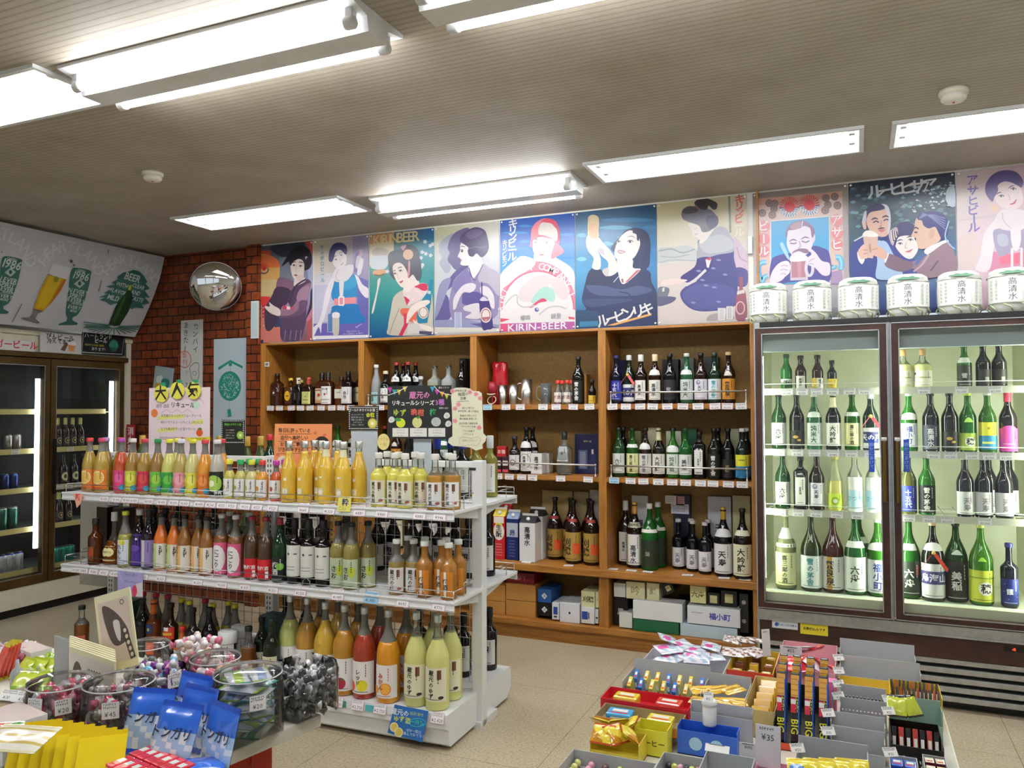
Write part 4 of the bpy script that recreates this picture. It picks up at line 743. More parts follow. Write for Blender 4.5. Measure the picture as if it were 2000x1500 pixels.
def d8(a):
 a.poly([(110, 250), (1350, 140), (1380, 1500), (100, 1500)], '#d8bfb4'); a.poly([(110, 250), (1350, 140), (1352, 230), (110, 350)], '#d09a84')
 for x, y, r in ((180, 460, 58), (325, 490, 58), (350, 400, 56), (280, 315, 56), (365, 320, 56), (1110, 240, 56), (1240, 220, 58), (1140, 340, 56), (1280, 350, 60), (1100, 420, 60)): a.ell(x, y, r, r, '#7a6260', 18); a.ell(x, y, r*.62, r*.62, '#8f7672', 14); a.ell(x, y, r*.3, r*.3, '#6c5654', 10)
 for cx, cy in ((580, 370), (870, 345)):
  a.poly([(cx+150*cos(g), cy+150*sin(g)) for g in [pi*k/14 for k in range(15)]], '#4a74b0')
  for k in range(7): x = cx-130+k*42; a.poly([(x, cy+40), (x+16, cy+38), (x-10, cy+110), (x-26, cy+100)], '#dfe4ea')
  for k in range(24):
   g = 2*pi*k/24; a.poly([(cx+70*cos(g-.07), cy+70*sin(g-.07)), (cx+150*cos(g-.1), cy+150*sin(g-.1)), (cx+150*cos(g+.06), cy+150*sin(g+.06)), (cx+70*cos(g+.05), cy+70*sin(g+.05))], '#d64c48' if sin(g) < .25 else '#dfe0dc')
  a.ell(cx, cy, 78, 78, '#d83440', 24)
 a.poly([(295, 575), (1165, 500), (1180, 1500), (290, 1500)], '#efe9e6'); a.poly([(310, 585), (1155, 515), (1165, 1500), (310, 1500)], '#4aa4d4')
 for x, y, r in ((205, 655, 84), (205, 840, 84), (200, 1020, 84), (1270, 565, 88), (1275, 745, 86), (1275, 925, 84)): a.ell(x, y, r, r, '#d8848c', 24)
 for pts in ([(235, 1175), (150, 1200), (125, 1300), (150, 1420), (180, 1470), (210, 1400), (260, 1375)], [(1255, 1110), (1310, 1110), (1340, 1200), (1330, 1290)], [(1195, 1260), (1230, 1250), (1235, 1225)]): a.line(pts, .026, '#5ab4dc'); a.line(pts, .010, '#9cd4ea')
 a.poly([(1195, 1320), (1340, 1290), (1370, 1500), (1190, 1500)], '#a890b4')
 a.blob([(310, 1160), (420, 1080), (560, 1050), (700, 1040), (860, 1000), (930, 940), (1060, 970), (1165, 1060), (1170, 1450), (900, 1440), (560, 1480), (310, 1480)], '#4a4894')
 a.blob([(545, 800), (560, 700), (700, 640), (880, 680), (910, 780), (920, 900), (880, 1010), (800, 1080), (640, 1090), (570, 1010), (540, 920)], '#e6dfea'); a.blob([(900, 800), (950, 770), (950, 860), (915, 900)], '#dccfdc')
 a.blob([(530, 720), (600, 620), (720, 575), (800, 575), (900, 640), (945, 720), (940, 780), (905, 820), (880, 690), (800, 650), (740, 680), (640, 710), (560, 720), (545, 810), (520, 800)], '#8a6a94'); a.blob([(590, 660), (660, 600), (740, 590), (735, 670), (640, 710)], '#a88a98'); a.line([(770, 580), (755, 670)], .006, '#d8cddc')
 brow(a, 570, 880, 690, 870, 26, '#6d6484', .007); brow(a, 740, 850, 870, 830, 26, '#6d6484', .007); a.line([(585, 900), (640, 910), (685, 895)], .006, '#6d6484'); a.line([(755, 870), (820, 890), (870, 865)], .006, '#6d6484'); a.line([(720, 870), (740, 950), (700, 980)], .006, '#b4a8c0'); a.blob([(610, 1060), (650, 1010), (740, 980), (840, 990), (860, 1040), (800, 1050), (720, 1020), (650, 1040)], '#8d7488')
 a.poly([(595, 1160), (830, 1140), (850, 1440), (590, 1450)], '#cfc8d2'); a.poly([(605, 1170), (810, 1150), (815, 1400), (610, 1410)], '#b07a88'); a.poly([(690, 1165), (750, 1160), (752, 1400), (700, 1405)], '#c08f98'); a.blob([(580, 1130), (620, 1070), (740, 1050), (830, 1090), (840, 1150), (720, 1170), (600, 1170)], '#eae6ea'); a.ring(870, 1270, 50, .016, '#d8d2dc', 16, 110)
 a.blob([(440, 920), (470, 890), (510, 950), (575, 1110), (560, 1140), (500, 1050)], '#a9d4ea'); a.blob([(300, 1480), (320, 1330), (420, 1200), (540, 1160), (590, 1220), (580, 1330), (520, 1390), (440, 1460)], '#e9e0e8'); a.blob([(830, 980), (870, 970), (960, 1040), (1050, 1160), (1165, 1200), (1165, 1360), (1060, 1370), (950, 1260), (850, 1220), (830, 1130), (900, 1060)], '#e6dce6')
 for x0, y0, x1, y1 in ((450, 1240, 560, 1240), (440, 1300, 560, 1300), (450, 1360, 530, 1360), (860, 1180, 950, 1130), (850, 1220, 930, 1210)): a.line([(x0, y0), ((x0+x1)/2, (y0+y1)/2-14), (x1, y1)], .005, '#b8a8bc')
def l8(a, w, h):
 for ch, x, y in (('ビ', 205, 655), ('ー', 200, 840), ('ル', 205, 1020), ('ア', 1275, 560), ('サ', 1278, 745), ('ヒ', 1278, 925)): a.text(ch, x, y, .062, '#f8f2f0', bold=True, rot=-pi/2 if ch == 'ー' else 0)
poster(1465, 355, 7.5, 1472, 1659, 'framed-border poster of a moustached man with a beer mug under two red suns', [(0, '#8d8076', '#8d8076'), (.3, '#b4aca8', '#a49c9c'), (1, '#c4c0c4', '#b4b4bc')], d8, l8)
def d9(a):
 rr = random.Random(3)
 for k in range(150): x, y = rr.uniform(45, 1420), rr.uniform(230, 780); c = rr.choice(['#3d5c68', '#4a7472', '#56808a', '#35506a', '#2c4256', '#6a94a0']); a.blob([(x-40, y+6), (x-6, y-20), (x+36, y-8), (x+8, y+20)], c)
 for k in range(60): x, y = rr.uniform(830, 1390), rr.uniform(170, 560); r = rr.uniform(8, 26); a.blob([(x-r, y), (x, y-r*.7), (x+r, y+3), (x, y+r*.6)], '#c4d2de')
 a.blob([(1300, 260), (1390, 240), (1400, 480), (1330, 490), (1280, 400)], '#b9c8d8')
 a.blob([(60, 1400), (50, 1000), (150, 920), (330, 870), (520, 880), (640, 1000), (740, 1150), (900, 1200), (860, 1420)], '#36448c'); a.blob([(370, 960), (500, 950), (590, 1100), (720, 1350), (640, 1430), (380, 1430), (390, 1200)], '#a9c4e0'); a.poly([(400, 910), (520, 880), (530, 930), (430, 940)], '#26306c'); a.poly([(80, 940), (200, 870), (210, 885), (90, 950)], '#d4dce6')
 a.blob([(245, 690), (235, 560), (320, 470), (440, 460), (520, 500), (560, 640), (555, 800), (500, 880), (400, 880), (300, 820)], '#d8b4a4'); a.blob([(440, 460), (530, 490), (565, 640), (550, 800), (520, 850), (530, 640), (490, 520)], '#cfd0dc'); a.blob([(190, 680), (235, 680), (245, 780), (210, 780)], '#d8b8ac'); a.blob([(240, 690), (230, 560), (300, 480), (420, 455), (490, 510), (440, 540), (300, 570), (255, 640)], '#2c2c58'); a.blob([(195, 670), (225, 560), (250, 560), (240, 690)], '#c4c4d4')
 brow(a, 310, 670, 400, 660, 20, '#2c2c4c', .009); brow(a, 450, 640, 540, 630, 18, '#2c2c4c', .009); a.line([(335, 705), (370, 685), (410, 700)], .007, '#3c3450'); a.line([(470, 680), (505, 662), (535, 670)], .007, '#3c3450'); a.line([(440, 680), (440, 750), (410, 755)], .006, '#b48f84'); a.blob([(390, 790), (440, 765), (490, 775), (440, 785)], '#2c2848'); a.blob([(400, 805), (450, 790), (490, 795), (450, 830)], '#c87a78')
 a.blob([(620, 960), (640, 800), (680, 700), (800, 690), (880, 760), (900, 900), (920, 1050), (840, 1170), (740, 1150), (640, 1040)], '#ebe4e0'); a.blob([(560, 960), (540, 830), (640, 760), (680, 700), (800, 690), (880, 760), (850, 870), (760, 870), (660, 900), (620, 1010)], '#3a386c'); a.blob([(560, 960), (540, 830), (640, 760), (660, 860), (620, 900), (600, 1000)], '#b8a8b4')
 for k in range(6): a.line([(570+k*14, 800+k*4), (590+k*12, 960-k*16)], .007, '#4a4068' if k % 2 else '#e0d4c8')
 eyes(a, [(685, 980, 28), (820, 930, 28)], '#3a3854', .004); brow(a, 640, 950, 720, 930, 12, '#3a3854', .006); brow(a, 770, 900, 850, 890, 10, '#3a3854', .006); a.line([(770, 960), (750, 1030), (785, 1035)], .004, '#bfaaa4'); a.blob([(750, 1080), (800, 1065), (850, 1045), (810, 1090)], '#c8747c')
 a.blob([(830, 880), (870, 780), (890, 660), (1000, 600), (1180, 640), (1220, 900), (1100, 1000), (1010, 1040), (930, 1040), (900, 960), (870, 900)], '#d9b8a4'); a.blob([(910, 660), (940, 590), (1080, 555), (1230, 580), (1310, 680), (1300, 860), (1240, 940), (1190, 850), (1140, 760), (1060, 780), (990, 740), (970, 680)], '#2a2c74'); a.blob([(1060, 830), (1110, 780), (1140, 850), (1080, 920)], '#d0a892')
 for k in range(5): a.line([(930+k*10, 650-k*18), (1080, 600-k*6+k*14), (1270, 650+k*34)], .004, '#7a86bc')
 brow(a, 860, 780, 930, 790, 16, '#2a2c54', .008); a.line([(870, 830), (910, 830)], .008, '#2a2c54', 0); a.blob([(870, 910), (890, 900), (890, 940)], '#3a3050')
 a.blob([(1010, 1050), (1270, 930), (1300, 980), (1060, 1120)], '#ece8ea'); a.blob([(1060, 1110), (1290, 960), (1380, 1060), (1420, 1320), (1000, 1430), (860, 1300), (700, 1340), (500, 1270), (490, 1150), (560, 1110), (720, 1180), (840, 1210)], '#8f7480'); a.blob([(490, 1160), (560, 1110), (720, 1180), (850, 1230), (820, 1310), (680, 1340), (500, 1270)], '#7a6070'); a.poly([(870, 1240), (960, 1120), (1030, 1110), (900, 1260)], '#4a68a4'); a.line([(1060, 1120), (960, 1260), (860, 1340)], .010, '#b8a0a8'); a.line([(1180, 1200), (1080, 1330)], .008, '#5c4a5c')
 a.line([(1320, 680), (1270, 880), (1330, 990), (1400, 1050)], .006, '#9cc4e0'); a.blob([(480, 1210), (500, 1120), (540, 1110), (500, 1220)], '#efe9ea')
 a.blob([(130, 1100), (190, 1000), (260, 980), (300, 1060), (270, 1160), (170, 1170)], '#dcb8a8'); a.blob([(340, 1000), (430, 1020), (520, 1110), (480, 1180), (330, 1120), (300, 1060)], '#d8ae9c'); a.blob([(130, 1080), (170, 1170), (225, 1180), (190, 1245), (140, 1180)], '#efecef')
 a.poly([(200, 870), (400, 870), (390, 980), (330, 1170), (270, 1160), (220, 1000)], '#d2b4a4'); a.blob([(195, 870), (240, 810), (330, 815), (405, 870), (350, 890), (250, 885)], '#f0ede8'); a.line([(290, 980), (300, 1090)], .010, '#b48a78', 0)
 for x0, y0, x1, y1 in ((300, 1060, 390, 1040), (200, 1060, 270, 1060), (210, 1110, 270, 1100)): a.line([(x0, y0), (x1, y1)], .005, '#b48a7a', 0)
def l9(a, w, h):
 for i, ch in enumerate('ルービヒサア'):
  a.text('ヒ' if ch == 'ビ' else ch, 372+i*138, 300-i*17, .080, '#dfe4e6', bold=True, sx=1.15, rot=.08)
poster(1655, 330, 6.667, 1660, 1870, 'dark green poster of two men and a woman toasting with beer', [(0, '#2c3446', '#2c3040'), (.3, '#3a5660', '#3a5468'), (.6, '#3e6078', '#46709c'), (1, '#4a5c98', '#5a6ca4')], d9, l9)
def d10(a):
 a.poly([(40, 800), (600, 740), (600, 690), (60, 780)], '#d4c4c8'); a.blob([(60, 1040), (300, 1000), (330, 1400), (100, 1450)], '#ddccc8'); a.poly([(500, 1220), (700, 1240), (964, 1260), (964, 1500), (300, 1500)], '#d48aa8'); a.blob([(510, 580), (600, 590), (580, 680), (520, 660)], '#e4c8ac')
 a.blob([(480, 870), (560, 800), (640, 950), (570, 1080), (540, 1180), (480, 1480), (290, 1480), (350, 1300), (400, 1000)], '#f0e4e8'); a.blob([(550, 920), (760, 930), (800, 1200), (640, 1290), (590, 1240), (540, 1080)], '#a4a0b8'); a.blob([(900, 930), (964, 900), (964, 1230), (900, 1210)], '#a89cb4'); a.blob([(590, 1000), (720, 990), (740, 1130), (620, 1140)], '#bcbccc')
 a.poly([(620, 1310), (800, 1250), (964, 1230), (964, 1390), (640, 1400)], '#e2748c'); a.ring(862, 1310, 66, .012, '#f4ecee', 4, 130)
 a.blob([(550, 800), (640, 650), (760, 640), (964, 660), (964, 900), (800, 930), (640, 910)], '#ece4e6'); a.blob([(790, 880), (900, 880), (920, 1060), (880, 1200), (820, 1200), (780, 1050)], '#efe8ea'); a.line([(660, 680), (680, 800), (780, 900)], .005, '#cfc0cc')
 a.blob([(550, 470), (600, 300), (700, 240), (850, 290), (920, 350), (950, 500), (900, 600), (780, 640), (640, 600)], '#f2dfe0'); a.blob([(420, 380), (440, 260), (540, 140), (700, 90), (860, 120), (950, 240), (930, 330), (880, 310), (780, 260), (680, 250), (600, 300), (600, 380), (550, 470), (520, 530), (460, 470)], '#5a4a88')
 eyes(a, [(645, 455, 36), (812, 355, 36)], '#4a4466', .004); brow(a, 580, 430, 650, 400, 12, '#5a4a78', .006); brow(a, 740, 350, 830, 305, 12, '#5a4a78', .006); a.line([(740, 420), (765, 490), (735, 500)], .004, '#d8b4b8'); a.blob([(760, 560), (810, 545), (860, 490), (840, 550), (790, 572)], '#c85a78')
def l10(a, w, h):
 for ch, y in zip('アサヒビール', (225, 375, 515, 650, 770, 890)): a.text(ch, 240+y*.03, y, .056, '#7a6fae', bold=True, rot=-pi/2 if ch == 'ー' else 0)
poster(1865, 320, 7.14, 1871.5, 2062, 'pink poster of a short-haired woman with a white collar, cut by the photo edge', [(0, '#dccfcc', '#d8a8bc'), (.4, '#e0d4d4', '#dcb4c8'), (1, '#dcc4cc', '#d4a0bc')], d10, l10)
# ================================================================ bottles
TYP = {  # radius, height, body top, shoulder end, neck radius, cross-section power, shoulder bulge
 'sake': (.0385, .298, .165, .245, .0140, 2, 1.0), 'big': (.0525, .396, .205, .335, .0150, 2, 1.0), 'slim': (.0375, .285, .135, .245, .0145, 2, 1.0),
 'wine': (.0375, .300, .185, .222, .0145, 2, .8), 'small': (.029, .190, .100, .150, .0130, 2, 1.0), 'half': (.0365, .238, .140, .178, .0150, 2, .8), 'tall': (.0375, .265, .150, .215, .0145, 2, 1.0),
 'square': (.041, .205, .135, .160, .0135, 6, .7), 'flask': (.042, .240, .160, .195, .0150, 4, .8), 'decant': (.055, .270, .050, .170, .0135, 2, 1.2), 'beer': (.031, .235, .130, .190, .0125, 2, 1.0), 'mini': (.024, .150, .085, .115, .011, 2, .9), 'jug': (.036, .275, .200, .228, .0135, 4, .7), 'squat': (.043, .195, .110, .150, .0135, 2, .8), 'mid': (.033, .218, .115, .170, .0135, 2, 1.0), 'low': (.029, .180, .095, .140, .013, 2, 1.0), 'jar': (.040, .205, .150, .160, .038, 2, .7), 'gin': (.042, .27, .165, .205, .0145, 6, .7),
}
def prof(typ, fill=None):
 R, H, hb, hs, rn, p, bl = TYP[typ]; pr = [(R*.9, 0), (R*.985, .004), (R, .010), (R, hb*.5), (R, hb)]
 for k in range(1, 7):
  t = k/6; s = .5-.5*cos(pi*t**bl); pr.append((R+(rn-R)*s, hb+(hs-hb)*t))
 pr += [(rn*.97, H-.022), (rn*1.12, H-.020), (rn*1.12, H-.014), (rn*.95, H-.013), (rn*.95, H)]
 if fill: pr = sorted(pr+[(radius_at(pr, fill), fill)], key=lambda q: q[1])
 return pr
def radius_at(pr, z):
 for (r0, z0), (r1, z1) in zip(pr, pr[1:]):
  if z0 <= z <= z1 and z1 > z0: return r0+(r1-r0)*(z-z0)/(z1-z0)
 return pr[-1][0]
MESH = {}
def cached(key, fn):
 if key not in MESH: MESH[key] = fn()
 return MESH[key]
def LB(bg, txt='', tc='#1c1c1c', z=(.08, .48), ang=150, ops=(), sub=True, ts=1.0): return ('L', bg, txt, tc, z, ang, tuple(ops), sub, ts)
def NB(bg, z=(.60, .68), ang=120, txt='', tc='#333', arch=0): return ('N', bg, txt, tc, z, ang, (), False, arch)
def label_mesh(typ, d):
 kind, bg, txt, tc, z, ang, ops, sub, ts = d; R, H = TYP[typ][0], TYP[typ][1]; pr = prof(typ); b = MB(); p = TYP[typ][5]
 z0, z1 = z[0]*H, z[1]*H; zm = (z0+z1)/2; Rr = radius_at(pr, zm); w = rad(ang)*Rr; h = z1-z0
 def fn(u, v, q):
  a = u/Rr; r = radius_at(pr, z0+v)+.0005+q; s, c = sin(a), cos(a)
  if p != 2: r *= (abs(s)**p+abs(c)**p)**(-1/p)
  return Vector((r*s, -r*c, z0+v))
 nv = 1 if kind == 'L' else 3
 if kind == 'N' and ts: b.grid(lambda i, j: fn((i-.5)*w, j*h*(1-ts*(2*i-1)**2), 0), 12, nv, bg)
 else: b.grid(lambda i, j: fn((i-.5)*w, j*h, 0), 14, nv, bg)
 a = Art(); a.STEP = .00012; a.h = .0003
 for o in ops:
  if o[0] == 'e': a.ell(o[1]*w/2, o[2]*h, o[3]*w/2, o[4]*w/2, o[5], 16)
  elif o[0] == 'r': a.rect(o[1]*w/2, o[2]*h, o[3]*w/2, o[4]*h, o[5])
  elif o[0] == 't': a.text(o[1], o[2]*w/2, o[3]*h, o[4]*h, o[5], vert=o[6], local=True, bold=True)
  elif o[0] == 'k':   # citrus wheel
   a.ell(o[1]*w/2, o[2]*h, o[3]*w/2, o[3]*w/2, o[4], 20); a.ell(o[1]*w/2, o[2]*h, o[3]*w/2*.84, o[3]*w/2*.84, o[5], 20)
   for k in range(8): g = k*pi/4; x, y = o[1]*w/2, o[2]*h; r = o[3]*w/2*.8; a.poly([(x, y), (x+r*cos(g-.05), y+r*sin(g-.05)), (x+r*cos(g+.05), y+r*sin(g+.05))], o[4])
 if txt:
  n = len(txt); s = min(h*.86/n, w*.30)*(ts if kind == 'L' else 1)
  if kind == 'L': a.text(txt, -.02*w, h*.5, s, tc, vert=True, local=True, bold=True, jit=.03)
  else: a.text(txt, 0, h*.5, min(h*.6, w*.8/n), tc, local=True, bold=True)
 if kind == 'L' and sub:
  for k in range(5): y = h*(.86-k*.08); a.rect(w*.20, y, w*.20+.0035, y+h*.055, tc)
  a.rect(-w*.28, h*.06, w*.28, h*.075, tc)
 a.emit(b, fn, .006); return b.mesh('label', 'paper')
def body_mesh(typ, glass, col, fill, liq):
 b = MB(); p = TYP[typ][5]; n = 18 if TYP[typ][0] > .03 else 14
 if p != 2: n = 24
 if not fill: b.lathe(prof(typ), n, col, 0, p); return b.mesh('glass', glass)
 pr = prof(typ, fill); lo = [q for q in pr if q[1] <= fill+1e-9]; hi = [q for q in pr if q[1] >= fill-1e-9]
 b.lathe(lo, n, liq, 0, p); b.lathe(hi, n, col, 1, p, caps=False)
 return b.mesh('glass', ['juice' if glass in ('frost', 'clear') else glass, glass] if glass != 'amber' else ['tint', 'clear'])
def cap_mesh(typ, col, ln, mat):
 R, H, hb, hs, rn, p, bl = TYP[typ]; b = MB()
 if ln > .06:
  pr = prof(typ); zz = [H-ln+k*(ln-.001)/6 for k in range(7)]; b.lathe([(radius_at(pr, z)+.0009, z) for z in zz]+[(rn*1.02, H+.001)], 14, col)
 else: b.lathe([(rn*1.2, H-ln), (rn*1.22, H-ln+.002), (rn*1.22, H-.001), (rn*1.08, H+.002)], 14, col)
 return b.mesh('cap', mat)
K = {}
def kind(key, name, desc, typ, glass, col, cap, caplen=.018, labs=(), fill=0, liq=None, capmat='satin', extra=None):
 K[key] = (name, desc, typ, glass, col, cap, caplen, labs, fill, liq, capmat, extra)
def put(key, loc, label, group=None, rz=0, cat='bottle'):
 name, desc, typ, glass, col, cap, caplen, labs, fill, liq, capmat, extra = K[key]
 t = thing(name, label, cat, loc, rz, group)
 link('glass', cached(('b', typ, glass, col, fill, liq), lambda: body_mesh(typ, glass, col, fill*TYP[typ][1], liq)), t)
 if cap: link('cap', cached(('c', typ, cap, caplen, capmat), lambda: cap_mesh(typ, cap, caplen, capmat)), t)
 for d in labs: link('label' if d[0] == 'L' else 'neck_label', cached((typ, d), lambda: label_mesh(typ, d)), t)
 if extra: extra(t, typ)
 return t
def ribbon(col='#d8402c'):
 def f(t, typ):
  def mk_():
   R, H = TYP[typ][:2]; b = MB(); pr = prof(typ); z = H*.60; r = radius_at(pr, z)+.002
   for s in (-1, 1):
    b.grid(lambda i, j: Vector(((s*(.002+.042*i*R/.0385))*(1)-.004+j*.008*1, -r-.001-.018*i+.006*i*i, z+.016*(j-.5)-.060*i*R/.0385)), 6, 1, col)
   b.lathe([(.009, 0), (.009, .003), (.005, .004)], 12, '#e0c060', T=Matrix.Translation((0, -r-.001, z)) @ Matrix.Rotation(pi/2, 4, 'X')); return b.mesh('ribbon', 'satin')
  link('ribbon', cached(('rib', typ, col), mk_), t)
 return f
W_, CR, BK = '#eceae4', '#e9e3c6', '#1a1a1a'
GRN, DGR, BRN, BLK = '#4f9a3c', '#14261a', '#24130c', '#101012'
# --- sake kinds
def S(key, desc, glass, col, cap, labs, typ='sake', caplen=.018, capmat='satin', extra=None, name='sake_bottle'): kind(key, name, desc, typ, glass, col, cap, caplen, labs, 0, None, capmat, extra)
S('navy', 'dark sake bottle with blue label', 'dark', '#141428', '#23286a', [LB('#2a349a', '十五代', '#f0f0f4')])
S('ribbon', 'dark green sake bottle with red ribbon', 'dark', DGR, '#cfd4d2', [LB('#e8e6e4', '', z=(.05, .40), ops=[('r', -.85, .25, .85, .8, '#2a2c66'), ('t', '天の戸', 0, .52, .34, '#e8e8f0', False)])], caplen=.03, extra=ribbon('#dd5560'))
S('taka', 'black sake bottle with white label and silver cap', 'dark', BRN, '#d9d9d4', [LB(W_, '高清水', ang=110), ], caplen=.04)
S('takaG', 'black sake bottle with white label, gold cap and white neck band', 'dark', BRN, '#d8c8a0', [LB('#e6e6da', '高清水', ang=130), NB('#e8e6da', (.58, .70), 130, arch=.3)], caplen=.04)
S('black', 'all black sake bottle', 'dark', BLK, '#0c0c0c', [LB('#1c1c1e', '雪', '#8c8c8c', sub=False)])
S('gsilver', 'green sake bottle with grey white label and white neck band', 'dark', '#2a5a3a', '#d2d6d0', [LB('#cfd8d4', '純米大', '#3c4a44'), NB('#e6eae4', (.58, .68), 130, arch=.25)])
S('tomoe', 'dark sake bottle with white label bearing a grey swirl', 'dark', BRN, '#16161a', [LB('#dfdde4', '天寿', '#33303a', ops=[('e', -.2, .84, .28, .28, '#8b87a4'), ('e', -.14, .87, .1, .1, '#dfdde4')], ts=.75)])
S('yukiT', 'dark green sake bottle with teal lettering on white label', 'dark', '#17301f', '#2a3a2c', [LB('#e2e8e8', '雪の茅舎', '#2a96a0')])
S('orangeL', 'black sake bottle with orange label and round seal', 'dark', BRN, '#b9a070', [LB('#c98a2c', '飛良泉', '#3a2408'), NB('#e2dccc', (.54, .64), 70, arch=.9)])
S('rokkG', 'green sake bottle with white label', 'dark', '#1c4020', '#1a1a1a', [LB('#dfe3dc', '六舟', '#2c2c2c')])
S('kiso', 'green sake bottle with pale yellow label', 'tint', '#3a8030', '#1b3a20', [LB('#e6e4a4', '喜三郎の酒', '#2a2a1c'), NB('#e8ebe0', (.60, .67), 140)])
S('yukiW', 'dark sake bottle with white label and neck band', 'dark', BRN, '#141414', [LB('#dcdad6', '雪の茅舎', '#5c5a58'), NB('#e6e4de', (.57, .70), 130, arch=.35)])
S('daigin', 'black sake bottle with cream label and cream cap', 'dark', '#17130f', '#e2dab0', [LB('#e4e2d4', '大吟醸', '#33312c')], caplen=.075)
S('whitebandG', 'bright green sake bottle with white label and neck band', 'tint', GRN, '#20301e', [LB('#dfe6da', '純米酒', '#55664f'), NB('#eef0ea', (.52, .66), 140, arch=.4)])
S('mantenG', 'green sake bottle with white label in bold script', 'tint', '#2f8a38', '#1f4a28', [LB('#e4e6e2', '美稲', '#1c1c1c')])
S('jug', 'square-shouldered dark sake bottle with white vertical label', 'dark', BLK, '#101010', [LB('#e6e4dc', '飛良泉', '#2a2a22', z=(.1, .62), ang=70), ], typ='jug')
S('yukiB', 'black sake bottle with white brushed lettering', 'dark', '#12170f', '#0f0f0f', [LB('#14180f', '雪の茅舎', '#e4e4de', z=(.05, .5), sub=False)])
S('goldK', 'black sake bottle with gold lettering', 'dark', '#0d0c0a', '#0f0f0f', [LB('#100f0c', '刈穂', '#a8945a', z=(.05, .4), sub=False, ts=.7)])
S('yelblue', 'green sake bottle with yellow and blue label', 'tint', '#4c8a34', '#cfd2cc', [LB('#e4dc3a', '', z=(.06, .5), ang=170, ops=[('r', -1, 0, 1, .5, '#2f86b4'), ('e', 0, .78, .12, .12, '#b8862c'), ('r', -.5, .2, .5, .28, '#d8e07a')])])
S('yelblueD', 'dark sake bottle with yellow and blue label', 'dark', '#12201a', '#cfd2cc', [LB('#dcd83a', '', z=(.06, .5), ang=170, ops=[('r', -1, 0, 1, .5, '#2f86b4'), ('r', -.3, .75, .3, .8, '#8a8a2c')])])
S('green0', 'small green sake bottle with white label', 'tint', '#3f9a48', '#26382a', [LB('#e4e6e0', '純米', z=(.0, .3))], 'small')
S('brown0', 'small brown sake bottle with white label', 'dark', '#33201a', '#2c2420', [LB('#dfdcd6', '高清水', '#3a3430', z=(.03, .40), ang=100)], 'low')
S('brownY', 'brown sake bottle with gold and white label', 'dark', '#38201a', '#2c2420', [LB('#d8b848', '', z=(.03, .33), ops=[('r', -.1, 0, .9, 1, '#e4e0d6'), ('t', '高清水', .3, .5, .26, '#332c26', True)])], 'low')
S('miniY', 'small black sake bottle with yellow label', 'dark', BLK, '#0f0f0f', [LB('#d8b83a', '', z=(.03, .36), ops=[('r', -.5, .3, .5, .36, '#7a6418')])], 'mini')
S('pinkL', 'black sake bottle with pink label and red cap', 'dark', '#150f12', '#c4304a', [LB('#d8489c', '', z=(.03, .40), ang=170, ops=[('e', 0, .95, .6, .35, '#d8489c'), ('r', -.5, .3, .5, .35, '#e890c4')])], caplen=.05)
S('navyW', 'black sake bottle with dark blue grey label', 'dark', '#1a1718', '#141414', [LB('#3a3c4c', '高清水', '#d4d6dc', z=(.04, .45))])
S('goldfish', 'black sake bottle with small gold mark', 'dark', '#17130f', '#1c1816', [LB('#17130f', '', z=(.06, .34), ops=[('e', -.1, .6, .28, .16, '#b8943c'), ('e', .25, .4, .2, .12, '#b8943c')], sub=False)])
S('fuku', 'green sake bottle with white label and blue lettering', 'tint', '#3f9a34', '#dfe2da', [LB('#e4e8e8', '福小町', '#2c3a8c'), NB('#f0f2ee', (.54, .66), 130, arch=.3)])
S('tigerG', 'green sake bottle with white diagonal strip and round yellow-green seal', 'tint', '#3a8a3a', '#c4d84a', [LB('#b8cc50', '', z=(.04, .32), ang=165, ops=[('e', .1, .5, .42, .42, '#f0f2e4'), ('t', '穂', .1, .5, .42, '#2a2a1c', False)]), NB('#b4e060', (.50, .58), 60, arch=1)])
S('kiwi', 'yellow liqueur bottle with kiwi label', 'frost', '#c8c89a', '#d8cc6a', [LB('#c4d83c', '', z=(.05, .32), ops=[('e', 0, .5, .42, .42, '#8aa838'), ('e', 0, .5, .22, .22, '#eef0c8')])], 'slim')
K['kiwi'] = K['kiwi'][:8]+(.55, '#c4bc62')+K['kiwi'][10:]
kind('milky', 'sake_bottle', 'cloudy white sake bottle with pale blue label', 'sake', 'clear', '#d8dcd8', '#d4bc5a', .02, [LB('#b4d8e4', '', z=(.05, .38), ops=[('t', 'さつき', 0, .55, .3, '#7ab0c4', False)])], .60, '#eceee6')
S('kura', 'dark sake bottle with white label and pinkish crest', 'dark', '#1c1820', '#cfd0ce', [LB('#dcdcdc', '', z=(.05, .42), ops=[('e', .35, .62, .4, .4, '#cfc2c8'), ('t', '天寿', .1, .45, .3, '#8a848c', True)])])
S('nami', 'clear blue-label sake bottle', 'tint', '#8a8a4a', '#3a4a9c', [LB('#3440a8', '十五代', '#eceef4', z=(.05, .48))])
S('yukiG', 'green sake bottle with black label and white script', 'tint', '#4a9a3a', '#1c1c1c', [LB('#10140e', '雪の茅舎', '#e8e8e2', z=(.04, .50))])
S('navyS', 'midnight blue sake bottle with starry label', 'dark', '#0f1424', '#2c2a70', [LB('#1c2a7c', '霞', '#dfe4f4', z=(.05, .45), ops=[('e', -.5, .8, .03, .03, '#fff'), ('e', -.6, .5, .03, .03, '#fff'), ('e', .6, .3, .03, .03, '#fff'), ('e', -.2, .2, .03, .03, '#fff')])], typ='wine')
